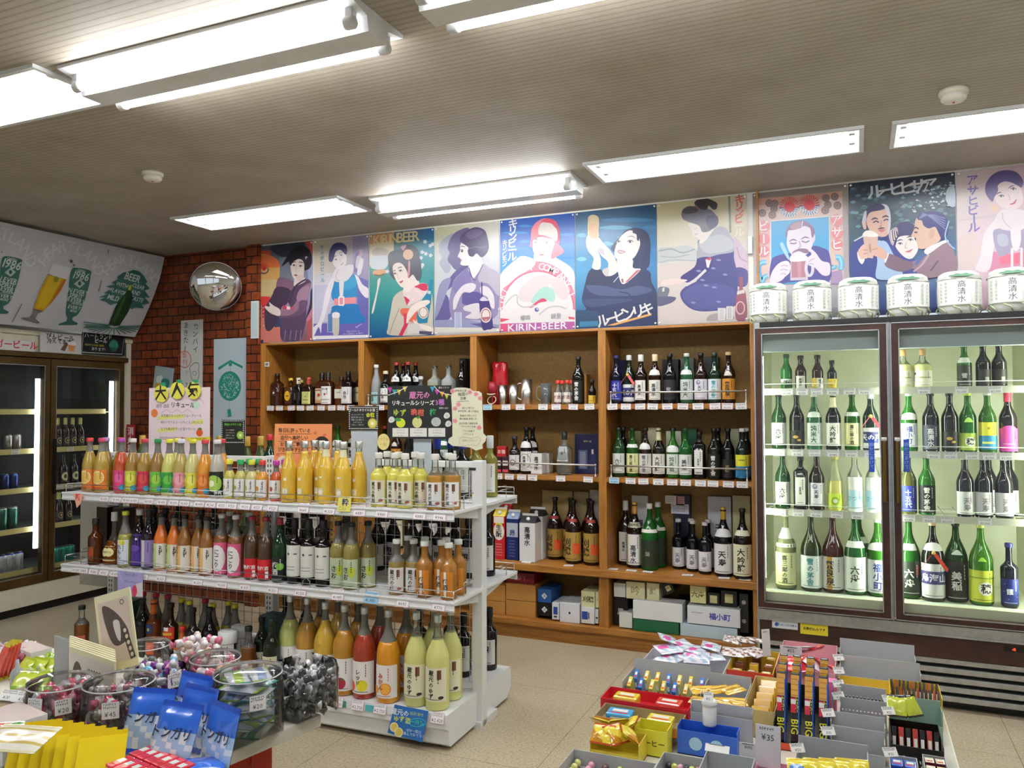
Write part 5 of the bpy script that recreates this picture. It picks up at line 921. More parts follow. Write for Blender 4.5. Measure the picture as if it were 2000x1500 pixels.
# --- 1.8 litre
S('Bkari', 'large black sake bottle with gold label and orange square', 'dark', BRN, '#141414', [LB('#a8883c', '', z=(.05, .50), ang=165, ops=[('r', .15, .25, .85, .62, '#e0592c'), ('t', '刈穂', -.35, .5, .30, '#15120c', True)]), NB('#a03a34', (.66, .71), 120)], 'big')
S('Btaka', 'large black sake bottle with tall white label and silver neck', 'dark', BRN, '#c9c9c6', [LB('#e8e8e4', '高清水', z=(.06, .52), ang=75)], 'big', .06)
S('BtakaG', 'large black sake bottle with gold neck and silvery label', 'dark', BRN, '#c08a3c', [LB('#b4b494', '', z=(.05, .52), ang=150, ops=[('r', -.5, .0, .55, 1, '#eeeeea'), ('t', '高清水', .02, .36, .2, '#1a1a1a', True)]), NB('#d8d8b8', (.62, .70), 150, '純米吟醸')], 'big', .07)
S('Bgreen', 'large bright green sake bottle with white band', 'tint', '#2f9038', '#d2d6d2', [LB('#24301c', '紬', '#a8a88a', z=(.05, .46), ang=170, sub=False, ts=.6), NB('#e6e8e0', (.57, .62), 160)], 'big', .03)
S('Btenju', 'large black sake bottle with gold neck and white shoulder band', 'dark', BLK, '#c0963a', [LB('#e2e2e2', '天寿', z=(.05, .48), ang=165), NB('#d4d4d2', (.58, .70), 160, arch=.3)], 'big', .07)
S('Bdai', 'large black sake bottle with cream label', 'dark', '#15130f', '#15130f', [LB('#e2e0c0', '大吟醸', z=(.05, .50), ang=165), NB('#dcdac2', (.62, .70), 150, arch=.1)], 'big')
S('Bwrap', 'large sake bottle wrapped in white paper', 'tint', '#b8bc8a', '#d8d8c8', [LB('#dcdcaa', '喜三郎の酒', '#333322', z=(.05, .48), ang=165), NB('#e6e8da', (.66, .80), 330, arch=.0), NB('#eceee6', (.55, .60), 330)], 'big', .02)
S('Byuki', 'large dark green sake bottle with white label and teal script', 'dark', '#243014', '#1c2418', [LB('#dfe3e0', '雪の茅舎', '#2a8288', z=(.04, .46), ang=165)], 'big')
S('Bred', 'large reddish sake bottle with white label and gold stripe', 'dark', '#3c1512', '#3a1a16', [LB('#e4e2de', '', z=(.04, .46), ang=150, ops=[('r', -.45, 0, -.05, 1, '#b08a34'), ('t', '飛良泉', -.2, .5, .26, '#1c1a14', True)])], 'big')
S('Brok', 'large green sake bottle with white label and band', 'tint', '#2f8038', '#203424', [LB('#e2e8e0', '六舟', '#2a342c', z=(.04, .48), ang=165), NB('#eceee6', (.60, .68), 150)], 'big')
S('Bfuku', 'large green sake bottle with white label and arched neck label', 'tint', '#4a9a2c', '#dcdfcc', [LB('#e6eaea', '福小町', '#2a3a8a', z=(.04, .46), ang=165), NB('#f0f2ee', (.58, .68), 150, arch=.4)], 'big', .03)
S('Brok2', 'large green sake bottle with black label and white script', 'tint', '#3f9038', '#1f2f20', [LB('#1f2a1c', '六舟', '#e2e6da', z=(.04, .46), ang=170, ops=[('r', .35, .6, .55, .9, '#a8342c')]), NB('#e4e8dc', (.60, .68), 90)], 'big')
S('Bhora', 'large black sake bottle with red ribbon and purple label band', 'dark', '#15110f', '#c8a888', [LB('#d8d8d8', '', z=(.04, .46), ang=165, ops=[('r', -1, .4, 1, .78, '#3a3874'), ('t', '烏海山', 0, .58, .26, '#e4e4ee', False)]), NB('#e2e0da', (.62, .72), 150, arch=.3)], 'big', .03, extra=ribbon('#d83c24'))
S('Bmine', 'large green sake bottle with dark label and white script', 'tint', '#2f6a2c', '#14140f', [LB('#2c2624', '美稲', '#e8e6e2', z=(.02, .50), ang=170), NB('#d8e4d8', (.58, .64), 60, arch=.9)], 'big', .03)
S('Bkame', 'large yellow-green sake bottle with round white and yellow label', 'tint', '#5aa030', '#c4c86a', [LB('#c4cc3c', '', z=(.04, .42), ang=165, ops=[('e', .2, .42, .44, .44, '#f2f2e8'), ('t', '穂', .2, .42, .32, '#262618', False), ('r', -1, .74, 1, .78, '#8a9a2c')]), NB('#a8e048', (.53, .58), 40, arch=1)], 'big', .03)
S('Bblk', 'large black sake bottle with white label', 'dark', BLK, '#121212', [LB('#dcdcd8', '銀波', z=(.06, .45), ang=160)], 'big')
S('m720', 'black sake bottle with plain white label and silver cap', 'dark', BLK, '#d0d0ce', [LB('#e2e0e2', '', z=(.06, .44), ang=165, ops=[('e', 0, .5, .3, .3, '#d4d2da'), ('t', '天寿', 0, .45, .28, '#77747c', True)])], typ='wine')
# --- spirits
def WK(key, desc, typ, glass, col, cap, labs, caplen=.02, name='whisky_bottle', extra=None): kind(key, name, desc, typ, glass, col, cap, caplen, labs, 0, None, 'satin', extra)
WK('w1', 'slender amber whisky bottle', 'flask', 'dark', '#3a1c0e', '#1c120c', [LB('#4a2a18', '', z=(.3, .5), ang=40, ops=[('e', 0, .5, .6, .6, '#d8d0c4')], sub=False)])
WK('w2', 'square amber whisky bottle with round yellow label', 'square', 'dark', '#4a260e', '#d8b83a', [LB('#4a260e', '', z=(.1, .62), ang=70, ops=[('e', 0, .5, .95, 1.5, '#e4b42c'), ('r', -.5, .46, .5, .52, '#5a3a0c')], sub=False)])
WK('w3', 'small amber whisky bottle with yellow band', 'squat', 'dark', '#3c200f', '#c8a83a', [LB('#c4a840', '', z=(.2, .4))])
WK('w4', 'black whisky bottle with cream cap', 'square', 'dark', '#16110f', '#d8d0b8', [LB('#17120f', 'BLACK', '#a8a49c', z=(.2, .5), sub=False)], .045)
WK('w5', 'dark whisky bottle with pale green label and red neck', 'square', 'dark', '#26140c', '#b03a30', [LB('#c8cc7a', '', z=(.06, .5), ang=95, ops=[('e', 0, .6, .2, .2, '#8a8c3a'), ('r', -.6, .3, .6, .36, '#6a6c34')])], .05)
WK('w6', 'tall amber whisky bottle with red and white label', 'flask', 'dark', '#431f0e', '#1c1410', [LB('#e0d4b8', '', z=(.08, .52), ang=110, ops=[('r', -1, .0, 1, .22, '#c8a070'), ('e', 0, .55, .3, .3, '#b8342c'), ('r', -.7, .85, .7, .92, '#8a3020')])], .06)
WK('w7', 'whisky bottle with broad white label and red seal', 'flask', 'dark', '#3c1e10', '#1c1614', [LB('#ecebe6', '', z=(.05, .58), ang=120, ops=[('e', 0, .55, .2, .2, '#b02c34'), ('t', 'BEAM', 0, .85, .14, '#222', False), ('t', 'BOURBON', 0, .25, .1, '#222', False)])], .06)
WK('w8', 'flat amber whisky bottle with cream square label', 'square', 'dark', '#5a2c12', '#2c1c12', [LB('#dcd8c8', '', z=(.25, .58), ang=85, ops=[('r', -.5, .6, .5, .66, '#555')])])
WK('w9', 'dark whisky bottle with large white label', 'flask', 'dark', '#1c1210', '#161210', [LB('#e4e2de', '余市', '#2a2a2a', z=(.06, .55), ang=130)], .03)
WK('w10', 'dark whisky bottle with cream label', 'flask', 'dark', '#2a160e', '#161210', [LB('#d8cfae', '', z=(.1, .55), ang=130, ops=[('r', -.5, .6, .5, .66, '#6a5a3a')])], .03)
WK('frostS', 'frosted clear shochu bottle with small green label', 'slim', 'frost', '#b8bcbc', '#e2e2e0', [LB('#9cc8d0', '', z=(.04, .32), ang=90, ops=[('r', -.6, .2, .0, .8, '#3a8a4a')])], name='shochu_bottle')
WK('sho1', 'small dark shochu bottle with white label and cream cap', 'half', 'dark', BLK, '#d8cfae', [LB('#e8e6e0', 'こめ', z=(.08, .5), ang=130)], name='shochu_bottle')
WK('sho2', 'black shochu bottle with red cap and white neck label', 'sake', 'dark', BLK, '#a02c24', [NB('#e4e4e0', (.55, .68), 120, 'いも', arch=.3), LB('#dcdad6', '黒', z=(.06, .4))], name='shochu_bottle')
WK('clr1', 'squat clear liqueur bottle with cream label', 'squat', 'clear', '#c8ccca', '#d0d0ce', [LB('#e4e4d0', '', z=(.1, .55), ops=[('r', -.5, .5, .5, .6, '#8a8a60')])], name='spirit_bottle')
WK('clr2', 'clear spirit bottle with yellow label and black cap', 'gin', 'frost', '#a8ac9c', '#2a2a28', [LB('#dfe07a', '', z=(.1, .5), ang=90, ops=[('r', -.6, .5, .6, .6, '#6a6a2a')])], name='spirit_bottle')
WK('clr3', 'clear spirit bottle with white label and palm emblem', 'gin', 'frost', '#b4b8b8', '#222', [LB('#e6e6e4', '', z=(.1, .5), ang=85, ops=[('e', 0, .6, .4, .2, '#2a2a2a')])], name='spirit_bottle')
WK('gin', 'clear gin bottle with white label and dark cap', 'gin', 'clear', '#c2cac6', '#1c2420', [LB('#e8e8e2', '翠', '#222', z=(.32, .66), ang=85)], .05, name='spirit_bottle')
WK('plumS', 'small clear bottle with red cap and white label', 'mini', 'clear', '#b8b8b4', '#d83c34', [LB('#e2dfd8', '', z=(.08, .5), ops=[('t', '梅酒', 0, .5, .4, '#8a3a3a', False)])], .02, name='liqueur_bottle')
# ================================================================ price tags
def tag_mesh(price, w, h, edge, bg='#f1eeec'):
 b = MB(); b.box(-w/2, w/2, -.0005, .0005, 0, h, edge); a = Art(); a.h = .0007
 a.rect(-w/2+.002, .002, w/2-.002, h-.002, bg); a.text('¥'+price, 0, h*.28, h*.40, '#2a2632', local=True); a.scribble(-w*.42, h*.60, w*.42, h*.95, 2, h*.13, '#4a4652', .0008)
 a.emit(b, FRONT); return b.mesh('price_tag', 'paper')
def price_tag(price, loc, rz, label, group, w=.060, h=.040, edge='#d79ab4', bg='#f1eeec', tilt=-.25):
 o = link('price_tag', cached(('t', price, w, h, edge, bg), lambda: tag_mesh(price, w, h, edge, bg)), None, loc); o.rotation_euler = (tilt, R0.uniform(-.04, .04), rz); return tag(o, label, 'price tag', group)
def numbered(keys):   # ordinal words for a row read from the left
 return [ORD[i+1] if i+1 < len(ORD) else 'last' for i in range(len(keys))]
def fit(desc, tail):
 while len((desc+' '+tail).split()) > 16 and (' and ' in desc or ' with ' in desc): desc = desc.rsplit(' and ' if ' and ' in desc else ' with ', 1)[0]
 return desc+', '+tail
def relax(q, y0, y1, x0, x1):
 """q: [x, y, r] of one shelf; nudges neighbours (mostly in depth) until none touch"""
 for it in range(3000):
  hit = it < 1
  for a in q: a[1] = min(max(a[1], y0+a[2]), y1-a[2]); a[0] = min(max(a[0], x0+a[2]), x1-a[2])
  for i in range(len(q)):
   for j in range(i+1, len(q)):
    a, b = q[i], q[j]; dx, dy = b[0]-a[0], b[1]-a[1]; need = a[2]+b[2]+.0025; d = sqrt(dx*dx+dy*dy)
    if d < need-.0004:
     hit = True; s = 1 if dy >= 0 else -1; k = (need-d)*.4; a[1] -= s*k; b[1] += s*k; t = 1 if dx >= 0 else -1; a[0] -= t*k*.5; b[0] += t*k*.5
  if not hit: break
 return q
def rad_of(key): t = TYP[K[key][2]]; return t[0]*(1.19 if t[5] > 5 else 1.1 if t[5] > 3 else 1.0)
def wall_row(items, z, place, group, y=SY0+.10, cat='bottle'):
 items = sorted(items, key=lambda q: q[0]); od = numbered(items)
 q = [[on_y(px, 800, y+(dy[0] if dy else 0)).x, y+(dy[0] if dy else 0), rad_of(key)] for px, key, *dy in items]; xm = sum(a[0] for a in q)/len(q)
 bay = min(BAYS, key=lambda w: abs((w[0]+w[1])/2-xm)); relax(q, SY0+.03, SY1-(.078 if z > 1 else .055), bay[0]+.002, bay[1]-.002)
 for (px, key, *dy), o, (X, yy, r) in zip(items, od, q):
  put(key, (X, yy, z+.001), fit(K[key][1], f'{o} from left {place}'), group)
def wall_tags(pxs, z, place, prices, y=SY0-.001, dz=-.034):
 for i, px in enumerate(pxs):
  X = on_y(px, 800, y).x; blue = px in (953, 1199)
  price_tag(prices[i % len(prices)], (X, y-.006, z+dz), 0, f'{"blue" if blue else "white"} price tag, {ORD[i+1]} from left on the edge of {place}', 'price tags on the oak shelf', .062, .036, '#d9b4c4' if i % 3 else '#e4e2de', '#a9d4ea' if blue else '#f1eeec', 0)
PR = ['2,090', '1,760', '2,420', '1,980', '1,540', '3,300', '1,650', '2,200']
# top tier (whisky bays, tumblers, sake)
wall_row([(543, 'w1'), (559, 'w2'), (574, 'w3', .07), (583, 'w4'), (605, 'w5'), (627, 'w6', .02), (643, 'w7'), (665, 'w8', .02), (685, 'w9'), (699, 'w10', .05)], SZ[2], 'on the top shelf of the first oak bay', 'whisky bottles on the oak shelf')
wall_row([(730, 'frostS'), (757, 'sho1'), (771, 'sho2', -.0), (787, 'sho2', .09), (797, 'sho2'), (812, 'sho2', .09), (822, 'clr1', -.02), (849, 'clr2', .03), (878, 'clr3', .02), (901, 'goldfish', .04)], SZ[2], 'on the top shelf of the second oak bay', 'spirit bottles on the oak shelf')
wall_row([(1090, 'plumS', -.03), (1098, 'plumS', .04), (1108, 'plumS', -.03), (1117, 'plumS', .04), (1130, 'yukiB', .0), (1157, 'miniY', -.02)], SZ[2], 'on the top shelf of the third oak bay', 'bottles on the oak shelf, third bay')
wall_row([(1200, 'navy'), (1228, 'ribbon'), (1252, 'taka'), (1280, 'takaG'), (1309, 'black'), (1342, 'gsilver'), (1370, 'tomoe'), (1396, 'yukiT'), (1424, 'orangeL')], SZ[2], 'on the top shelf beside the fridge', 'sake bottles on the oak shelf')
wall_tags([529, 547, 570, 588, 607, 628, 649, 667, 686, 721, 744], SZ[2], 'the top whisky shelf', PR)
wall_tags([953, 989, 1017, 1061, 1087, 1120, 1152], SZ[2], 'the top tumbler shelf', ['2,750', '3,740', '1,980', '385', '1,078', '440'])
wall_tags([1197, 1223, 1251, 1275, 1304, 1334, 1364, 1397, 1421, 1448], SZ[2], 'the top sake shelf', PR)
# second tier
wall_row([(557, 'rokkG', .1), (578, 'whitebandG', .1), (598, 'rokkG', .05), (618, 'yukiW', .1), (660, 'whitebandG', .02), (690, 'takaG', .1)], SZ[1], 'on the middle shelf of the first oak bay', 'sake bottles on the oak shelf')
wall_row([(752, 'sho2', .02), (775, 'orangeL'), (800, 'black'), (835, 'navy'), (868, 'gsilver'), (893, 'yukiB')], SZ[1], 'on the middle shelf of the second oak bay', 'sake bottles on the oak shelf')
S('smallS', 'small dark sake bottle with white label', 'dark', '#1a120f', '#1f1a22', [LB('#e0dedc', '', z=(.1, .5), ops=[('e', 0, .5, .4, .4, '#3a3a3a'), ('e', 0, .5, .3, .3, '#e0dedc')])], 'half')
S('roundT', 'black sake bottle with large white label and ringed mark', 'dark', BLK, '#141214', [LB('#e6e6e2', '高清水', z=(.06, .48), ops=[('e', 0, .5, .8, .95, '#2a2a2a'), ('e', 0, .5, .74, .89, '#e6e6e2')], ts=.75), NB('#e6e4de', (.56, .70), 140, arch=.3)])
wall_row([(1005, 'smallS', -.02), (1028, 'roundT', -.01), (1040, 'roundT', .07), (1102, 'gin')], SZ[1], 'on the middle shelf of the third oak bay', 'bottles on the oak shelf, third bay')
wall_row([(1208, 'rokkG', -.02), (1217, 'black', .07), (1235, 'kiso'), (1260, 'yukiW'), (1286, 'daigin'), (1314, 'whitebandG'), (1340, 'mantenG'), (1363, 'jug'), (1394, 'yukiB'), (1402, 'yukiB', .09), (1421, 'goldK'), (1449, 'yelblueD', -.03), (1457, 'yelblueD', .06)], SZ[1], 'on the middle shelf beside the fridge', 'sake bottles on the oak shelf')
wall_tags([973, 995, 1019, 1040, 1095, 1148], SZ[1], 'the middle shelf, third bay', ['880', '1,320', '2,200', '980', '1,518', '3,300'])
wall_tags([1199, 1231, 1256, 1285, 1312, 1338, 1367, 1391, 1421, 1448], SZ[1], 'the middle sake shelf', PR)
# bench
YB = SY0+.16
wall_row([(1089, 'Bkari', .12), (1117, 'Bkari', .02), (1127, 'Bkari', .16), (1152, 'Bkari', .02), (1163, 'Bkari', .16)], SZ[0], 'on the bench, third bay', 'large sake bottles on the bench', YB)
wall_row([(1203, 'Btaka', .06), (1236, 'BtakaG', .03), (1271, 'Bgreen'), (1285, 'Bgreen', .15), (1323, 'm720', .06), (1348, 'm720', .04), (1354, 'm720', .15), (1374, 'm720', -.03), (1381, 'm720', .1), (1410, 'Btenju', -.05), (1447, 'Bdai', -.08)], SZ[0], 'on the bench beside the fridge', 'large sake bottles on the bench', YB)
wall_row([(545, 'Bblk', .05), (580, 'Btaka', .05), (620, 'Bblk', .1), (660, 'Bkari', .05)], SZ[0], 'on the bench, first bay', 'large sake bottles on the bench', YB)
wall_row([(742, 'Bblk', .05), (775, 'Bdai', .02), (812, 'Bblk', .05), (848, 'Btenju', .05), (885, 'Bblk', .0)], SZ[0], 'on the bench, second bay', 'large sake bottles on the bench', YB)
for i, px in enumerate((1026, 1108, 1194, 1230, 1262, 1339, 1410, 1450)):
 X = on_y(px, 800, SY0+.03).x; price_tag(PR[i % 8], (X, SY0+.02, SZ[0]+.001), 0, f'white price tag lying on the bench, {ORD[i+1]} from left', 'price tags lying on the bench', .062, .036, '#e4e2de', '#f1eeec', -1.5)
# ================================================================ fridge bottles
def fr_row(items, z, place, y=FY+.16):
 items = sorted(items, key=lambda q: q[0])
 q = relax([[on_y(px, 800, y+(dy[0] if dy else 0)).x, y+(dy[0] if dy else 0), rad_of(key)] for px, key, *dy in items], FY+.096, FB-.01, FX0+.06, FX1-.06)
 for (px, key, *dy), o, (X, yy, r) in zip(items, numbered(items), q):
  put(key, (X, yy, z+.001), fit(K[key][1], f'{o} from left on the {place} fridge shelf'), 'sake bottles in the display fridge')
S('yukiM', 'green sake bottle with black label and white neck band', 'tint', '#4a9a3a', '#1c1c1c', [LB('#23281f', '雪', '#c8c8c0', z=(.04, .50)), NB('#e8ebe4', (.56, .68), 150)], 'mid')
S('fishM', 'dark brown sake bottle with faint label', 'dark', '#1c1512', '#1c1816', [LB('#1c1512', '', z=(.06, .4), ops=[('r', .1, .2, .5, .5, '#8a8680')], sub=False)], 'mid')
kind('ylw', 'liqueur_bottle', 'pale yellow liqueur bottle with cream label', 'squat', 'clear', '#d8dcc8', '#d8a870', .03, [LB('#e8e4cc', '', z=(.05, .45), ops=[('r', -.7, .5, .7, .6, '#b8b08a'), ('e', -.7, .8, .12, .12, '#4a4a40')])], .62, '#d8d890')
fr_row([(1537, 'green0', -.0), (1565, 'brown0'), (1598, 'brownY'), (1626, 'miniY'), (1766, 'ylw'), (1803, 'ylw'), (1885, 'yukiM'), (1922, 'fishM'), (1953, 'fishM')], FSZ[3], 'top')
fr_row([(1521, 'rokkG'), (1556, 'goldfish'), (1590, 'gsilver'), (1627, 'daigin'), (1664, 'kiso'), (1700, 'ribbon', -.01), (1775, 'fuku'), (1817, 'navyW'), (1855, 'goldfish'), (1889, 'tigerG'), (1928, 'yelblue'), (1968, 'pinkL')], FSZ[2], 'second')
fr_row([(1527, 'rokkG'), (1562, 'jug'), (1593, 'tomoe'), (1629, 'kiwi'), (1667, 'milky'), (1703, 'milky'), (1771, 'nami'), (1807, 'yukiG'), (1882, 'kura', -.02), (1917, 'kura', -.02), (1928, 'kura', .12), (1957, 'kura', -.02), (1968, 'kura', .12)], FSZ[1], 'third')
fr_row([(1531, 'Bwrap'), (1581, 'Byuki'), (1622, 'Bred'), (1666, 'Brok'), (1673, 'Brok', .16), (1708, 'Bfuku'), (1776, 'Brok2'), (1815, 'Bhora', -.02), (1862, 'Bmine', -.02), (1908, 'Bkame', -.02), (1964, 'navyS', -.02)], FSZ[0], 'bottom', FY+.15)
def fr_tags(pxs, z, place, y=FY+.083):
 for i, px in enumerate(pxs):
  X = on_y(px, 800, y).x; price_tag(PR[i % 8], (X, y-.002, z-.03), 0, f'price tag, {ORD[i+1]} from left below the {place} fridge shelf', 'price tags in the display fridge', .060, .034, '#d8d2d4', '#f4f2f2', 0)
fr_tags([1538, 1567, 1596, 1627, 1660, 1689, 1805, 1879, 1946], FSZ[3], 'top'); fr_tags([1520, 1556, 1590, 1626, 1662, 1699, 1822, 1855, 1897, 1931, 1964], FSZ[2], 'second'); fr_tags([1521, 1556, 1591, 1631, 1671, 1771, 1810, 1846, 1919], FSZ[1], 'third')
for i, px in enumerate([1530, 1619, 1669, 1706, 1781, 1825, 1872, 1925, 1965]):
 y = FY+.052; X = on_y(px, 800, y).x; price_tag(PR[i % 8], (X, y-.006, .468), 0, f'price tag, {ORD[i+1]} from left on the sloping fridge sill', 'price tags in the display fridge', .060, .03, '#d8d2d4', '#f4f2f2', -.82)
for px, nm in ((1703, 'left'), (1771, 'right')):
 p0, p1 = on_y(px, 858, FY-.006), on_y(px, 922, FY-.006); b = MB(); b.box(-.013, .013, -.001, .001, 0, p0.z-p1.z, '#2348b0', bv=.0009); a = Art(); a.h = .0012
 a.text('静かにあけて', 0, (p0.z-p1.z)/2, .022, '#7fa4ec', vert=True, local=True); a.emit(b, FRONT); o = b.build('door_strip', 'gloss', None, (p1.x, FY-.0055, p1.z)); tag(o, f'blue hanging strip on the {nm} glass door of the fridge', 'sign')
# ================================================================ cartons, tumblers and gift boxes on the oak shelf
def box_thing(name, label, cat, x0, x1, y0, y1, z0, z1, col, txt='', tc='#222', group=None, ts=.5, vert=True, side=None, top=None, ops=None, bv=.0015, rz=0, mat='satin'):
 cx, cy = (x0+x1)/2, (y0+y1)/2; w, d, h = x1-x0, y1-y0, z1-z0
 t = thing(name, label, cat, (cx, cy, z0), rz, group); b = MB(); s = side or col
 b.box(-w/2, w/2, -d/2, d/2, 0, h, col, 0, bv, cols=(s, s, col, s, col, top or col)); b.build('carton', mat, t)
 if txt or ops:
  b = MB(); a = Art(); a.h = .0006
  if ops: ops(a, w, h)
  if txt: n = len(txt); a.text(txt, 0, h*.5, min(h*.8/n if vert else h*.8, w*ts if vert else w*.85/n), tc, vert=vert, local=True, bold=True)
  a.emit(b, flat((0, -d/2, 0), (1, 0, 0), (0, 0, 1), (0, -1, 0))); b.build('print', 'paper', t)
 return t
def shelf_box(px0, px1, pyt, z, y, d, label, col, txt='', tc='#222', zt=None, **k):
 a, c = on_y(px0, 800, y), on_y(px1, 800, y); zt = zt or on_y((px0+px1)/2, pyt, y).z
 return box_thing(k.pop('name', 'gift_box'), label, 'box', a.x+.001, c.x-.001, y, y+d, z+.001, zt, col, txt, tc, k.pop('group', 'gift boxes on the oak shelf'), **k)
z1, z2, zb, zf = SZ[2], SZ[1], SZ[0], .12; yb = 4.928
shelf_box(897, 909, 700, z1, yb, .07, 'tall black box at the end of the second bay, top shelf', '#131313', '黒', '#a8a8a0')
shelf_box(1208, 1220, 703, z1, yb, .07, 'navy box behind the blue-label sake bottle', '#25306e', '大吟', '#c8ccdc'); shelf_box(1294, 1326, 702, z1, yb, .07, 'black box behind the all black sake bottle', '#17181a')
shelf_box(1330, 1356, 699, z1, yb, .07, 'grey box behind the green silver-neck sake bottle', '#6f7672'); shelf_box(1368, 1404, 697, z1, yb, .07, 'dark grey box behind the teal-lettered sake bottle', '#3a3c3e')
shelf_box(1121, 1146, 731, z1, yb, .07, 'pale wooden box behind the white-lettered black bottle', '#b88a44')
shelf_box(1226, 1252, 842, z2, yb, .07, 'olive box behind the pale yellow sake label', '#8f8f5c'); shelf_box(1255, 1284, 835, z2, yb, .07, 'cream box with brush writing behind the white-label bottles', '#dcd8b4', '飛良泉', '#4a4636', ts=.3)
shelf_box(1300, 1330, 842, z2, yb, .07, 'pale green box behind the bright green bottle', '#ccd8b8', '福', '#5a7a4a'); shelf_box(1331, 1360, 837, z2, yb, .07, 'deep green box behind the white script bottle', '#1f5a38', '美稲', '#cfd8c8')
shelf_box(1415, 1443, 837, z2, yb, .07, 'pale olive box at the fridge end of the middle shelf', '#b8bc94')
shelf_box(1122, 1172, 848, z2, 4.85, .09, 'starry navy gift box printed with a glass and bottle', '#1f2352', group=None, ops=lambda a, w, h: (a.text('世界の酒', 0, h*.82, .013, '#e0d890', local=True), a.rect(-w*.36, h*.12, .0, h*.6, '#5a6284'), a.rect(-w*.3, h*.16, -.012, h*.56, '#8a92b0'), a.rect(w*.1, h*.12, w*.3, h*.5, '#2c3266'), a.rect(w*.16, h*.5, w*.24, h*.62, '#d8dcec')))
for i, (px0, px1, py, c, y) in enumerate(((967, 979, 903, '#2c1f22', 4.74), (980, 993, 903, '#2c1f22', 4.74))):
 shelf_box(px0, px1, 892, z2, y, .05, f'small dark bottle pack with white print, {ORD[i+1]} from left, middle shelf', '#3a1f26', name='drink_pack', group='small drink packs', ops=lambda a, w, h: (a.rect(-w*.4, h*.45, w*.4, h*.75, '#e4e0dc'), a.rect(-w*.45, h*.05, w*.45, h*.2, '#d84c5c')))
shelf_box(970, 988, 872, on_y(980, 893, 4.76).z, 4.76, .04, 'small red box on top of the drink packs', '#b8242c', 'お酒', '#f0d8c8', name='drink_pack', group=None, vert=False)
for i, (px0, px1, y) in enumerate(((1036, 1058, 4.73), (1046, 1072, 4.83))):
 shelf_box(px0, px1, 885, z2, y, .075, f'white sake carton with black lettering, {"front" if i == 0 else "rear"} one on the middle shelf', '#e2e1dc', '高清水', '#222', name='sake_carton', group='white cartons on the middle shelf', ts=.4, top='#3a3a3a')
def cup(name, label, px, z, y, h, r0, r1, col, mat, cat='cup', handle=False, group=None):
 X = on_y(px, 800, y).x; t = thing(name, label, cat, (X, y, z+.001), 0, group); b = MB()
 b.lathe([(r0*.9, 0), (r0, .004), (r1, h), (r1-.002, h), (r0-.003, .008), (.001, .006)], 20, col, caps=False); b.build('bowl', mat, t)
 if handle: b = MB(); b.tube(ospline([(-r1*.9, 0), (-r1*1.7, -.012), (-r1*1.8, -.045), (-r1*.95, -.062)], 4) and [(q[0], 0, h*.85+q[1]*h/.085) for q in ospline([(-r1*.9, 0), (-r1*1.7, -.005), (-r1*1.75, -.045), (-r1*.95, -.058)], 4)], .005, 8, col); b.build('handle', mat, t)
 return t
cup('steel_tumbler', 'brushed steel tumbler beside the wine glass', 982, z1, 4.77, .128, .024, .033, '#b9b7b2', 'steel', group='steel tumblers')
cup('steel_tumbler', 'brushed steel tumbler between two other steel cups', 1003, z1, 4.77, .128, .024, .034, '#b9b7b2', 'steel', group='steel tumblers')
cup('steel_mug', 'tall straight steel mug with side handle', 1029, z1, 4.78, .163, .036, .038, '#c9c8c4', 'steel', 'mug', True)
cup('beer_mug', 'clear glass beer mug with handle on the top shelf', 1067, z1, 4.77, .135, .034, .036, '#dfe6e4', 'clear', 'mug', True)
# red satin bag and tied wine glass
X = on_y(969, 800, 4.86).x+.03; t = thing('satin_bag', 'tall red satin bottle bag on the top shelf', 'bag', (X, 4.86, z1+.001)); b = MB()
b.lathe([(.045, 0), (.058, .01), (.06, .10), (.052, .20), (.058, .27), (.052, .285), (.01, .287)], 22, '#b3101f', p=3.2, flat=.6)
b.v = [(x+.006*sin(z*38+y*60), y+.006*sin(z*30+x*90), z) for x, y, z in b.v]; b.build('bag_cloth', 'film', t)
X = on_y(962, 800, 4.74).x; t = thing('wine_glass', 'red-tinted wine glass tied with cream ribbon before the red bag', 'glass', (X, 4.74, z1+.001)); b = MB()
b.lathe([(.03, 0), (.03, .002), (.006, .006), (.004, .05), (.006, .06), (.028, .085), (.034, .11), (.026, .15), (.024, .15), (.03, .11), (.002, .07)], 18, '#d84050', caps=False); b.build('bowl', 'tint', t)
b = MB(); b.tube([(.03*cos(k), -.012+.012*sin(k), .03+.025*sin(k)) for k in [i*2*pi/14 for i in range(14)]], .003, 6, '#ddd0ac', closed=True); b.tube([(-.03, -.02, .07), (0, -.036, .066), (.03, -.02, .07)], .004, 6, '#ddd0ac'); b.build('ribbon', 'satin', t)
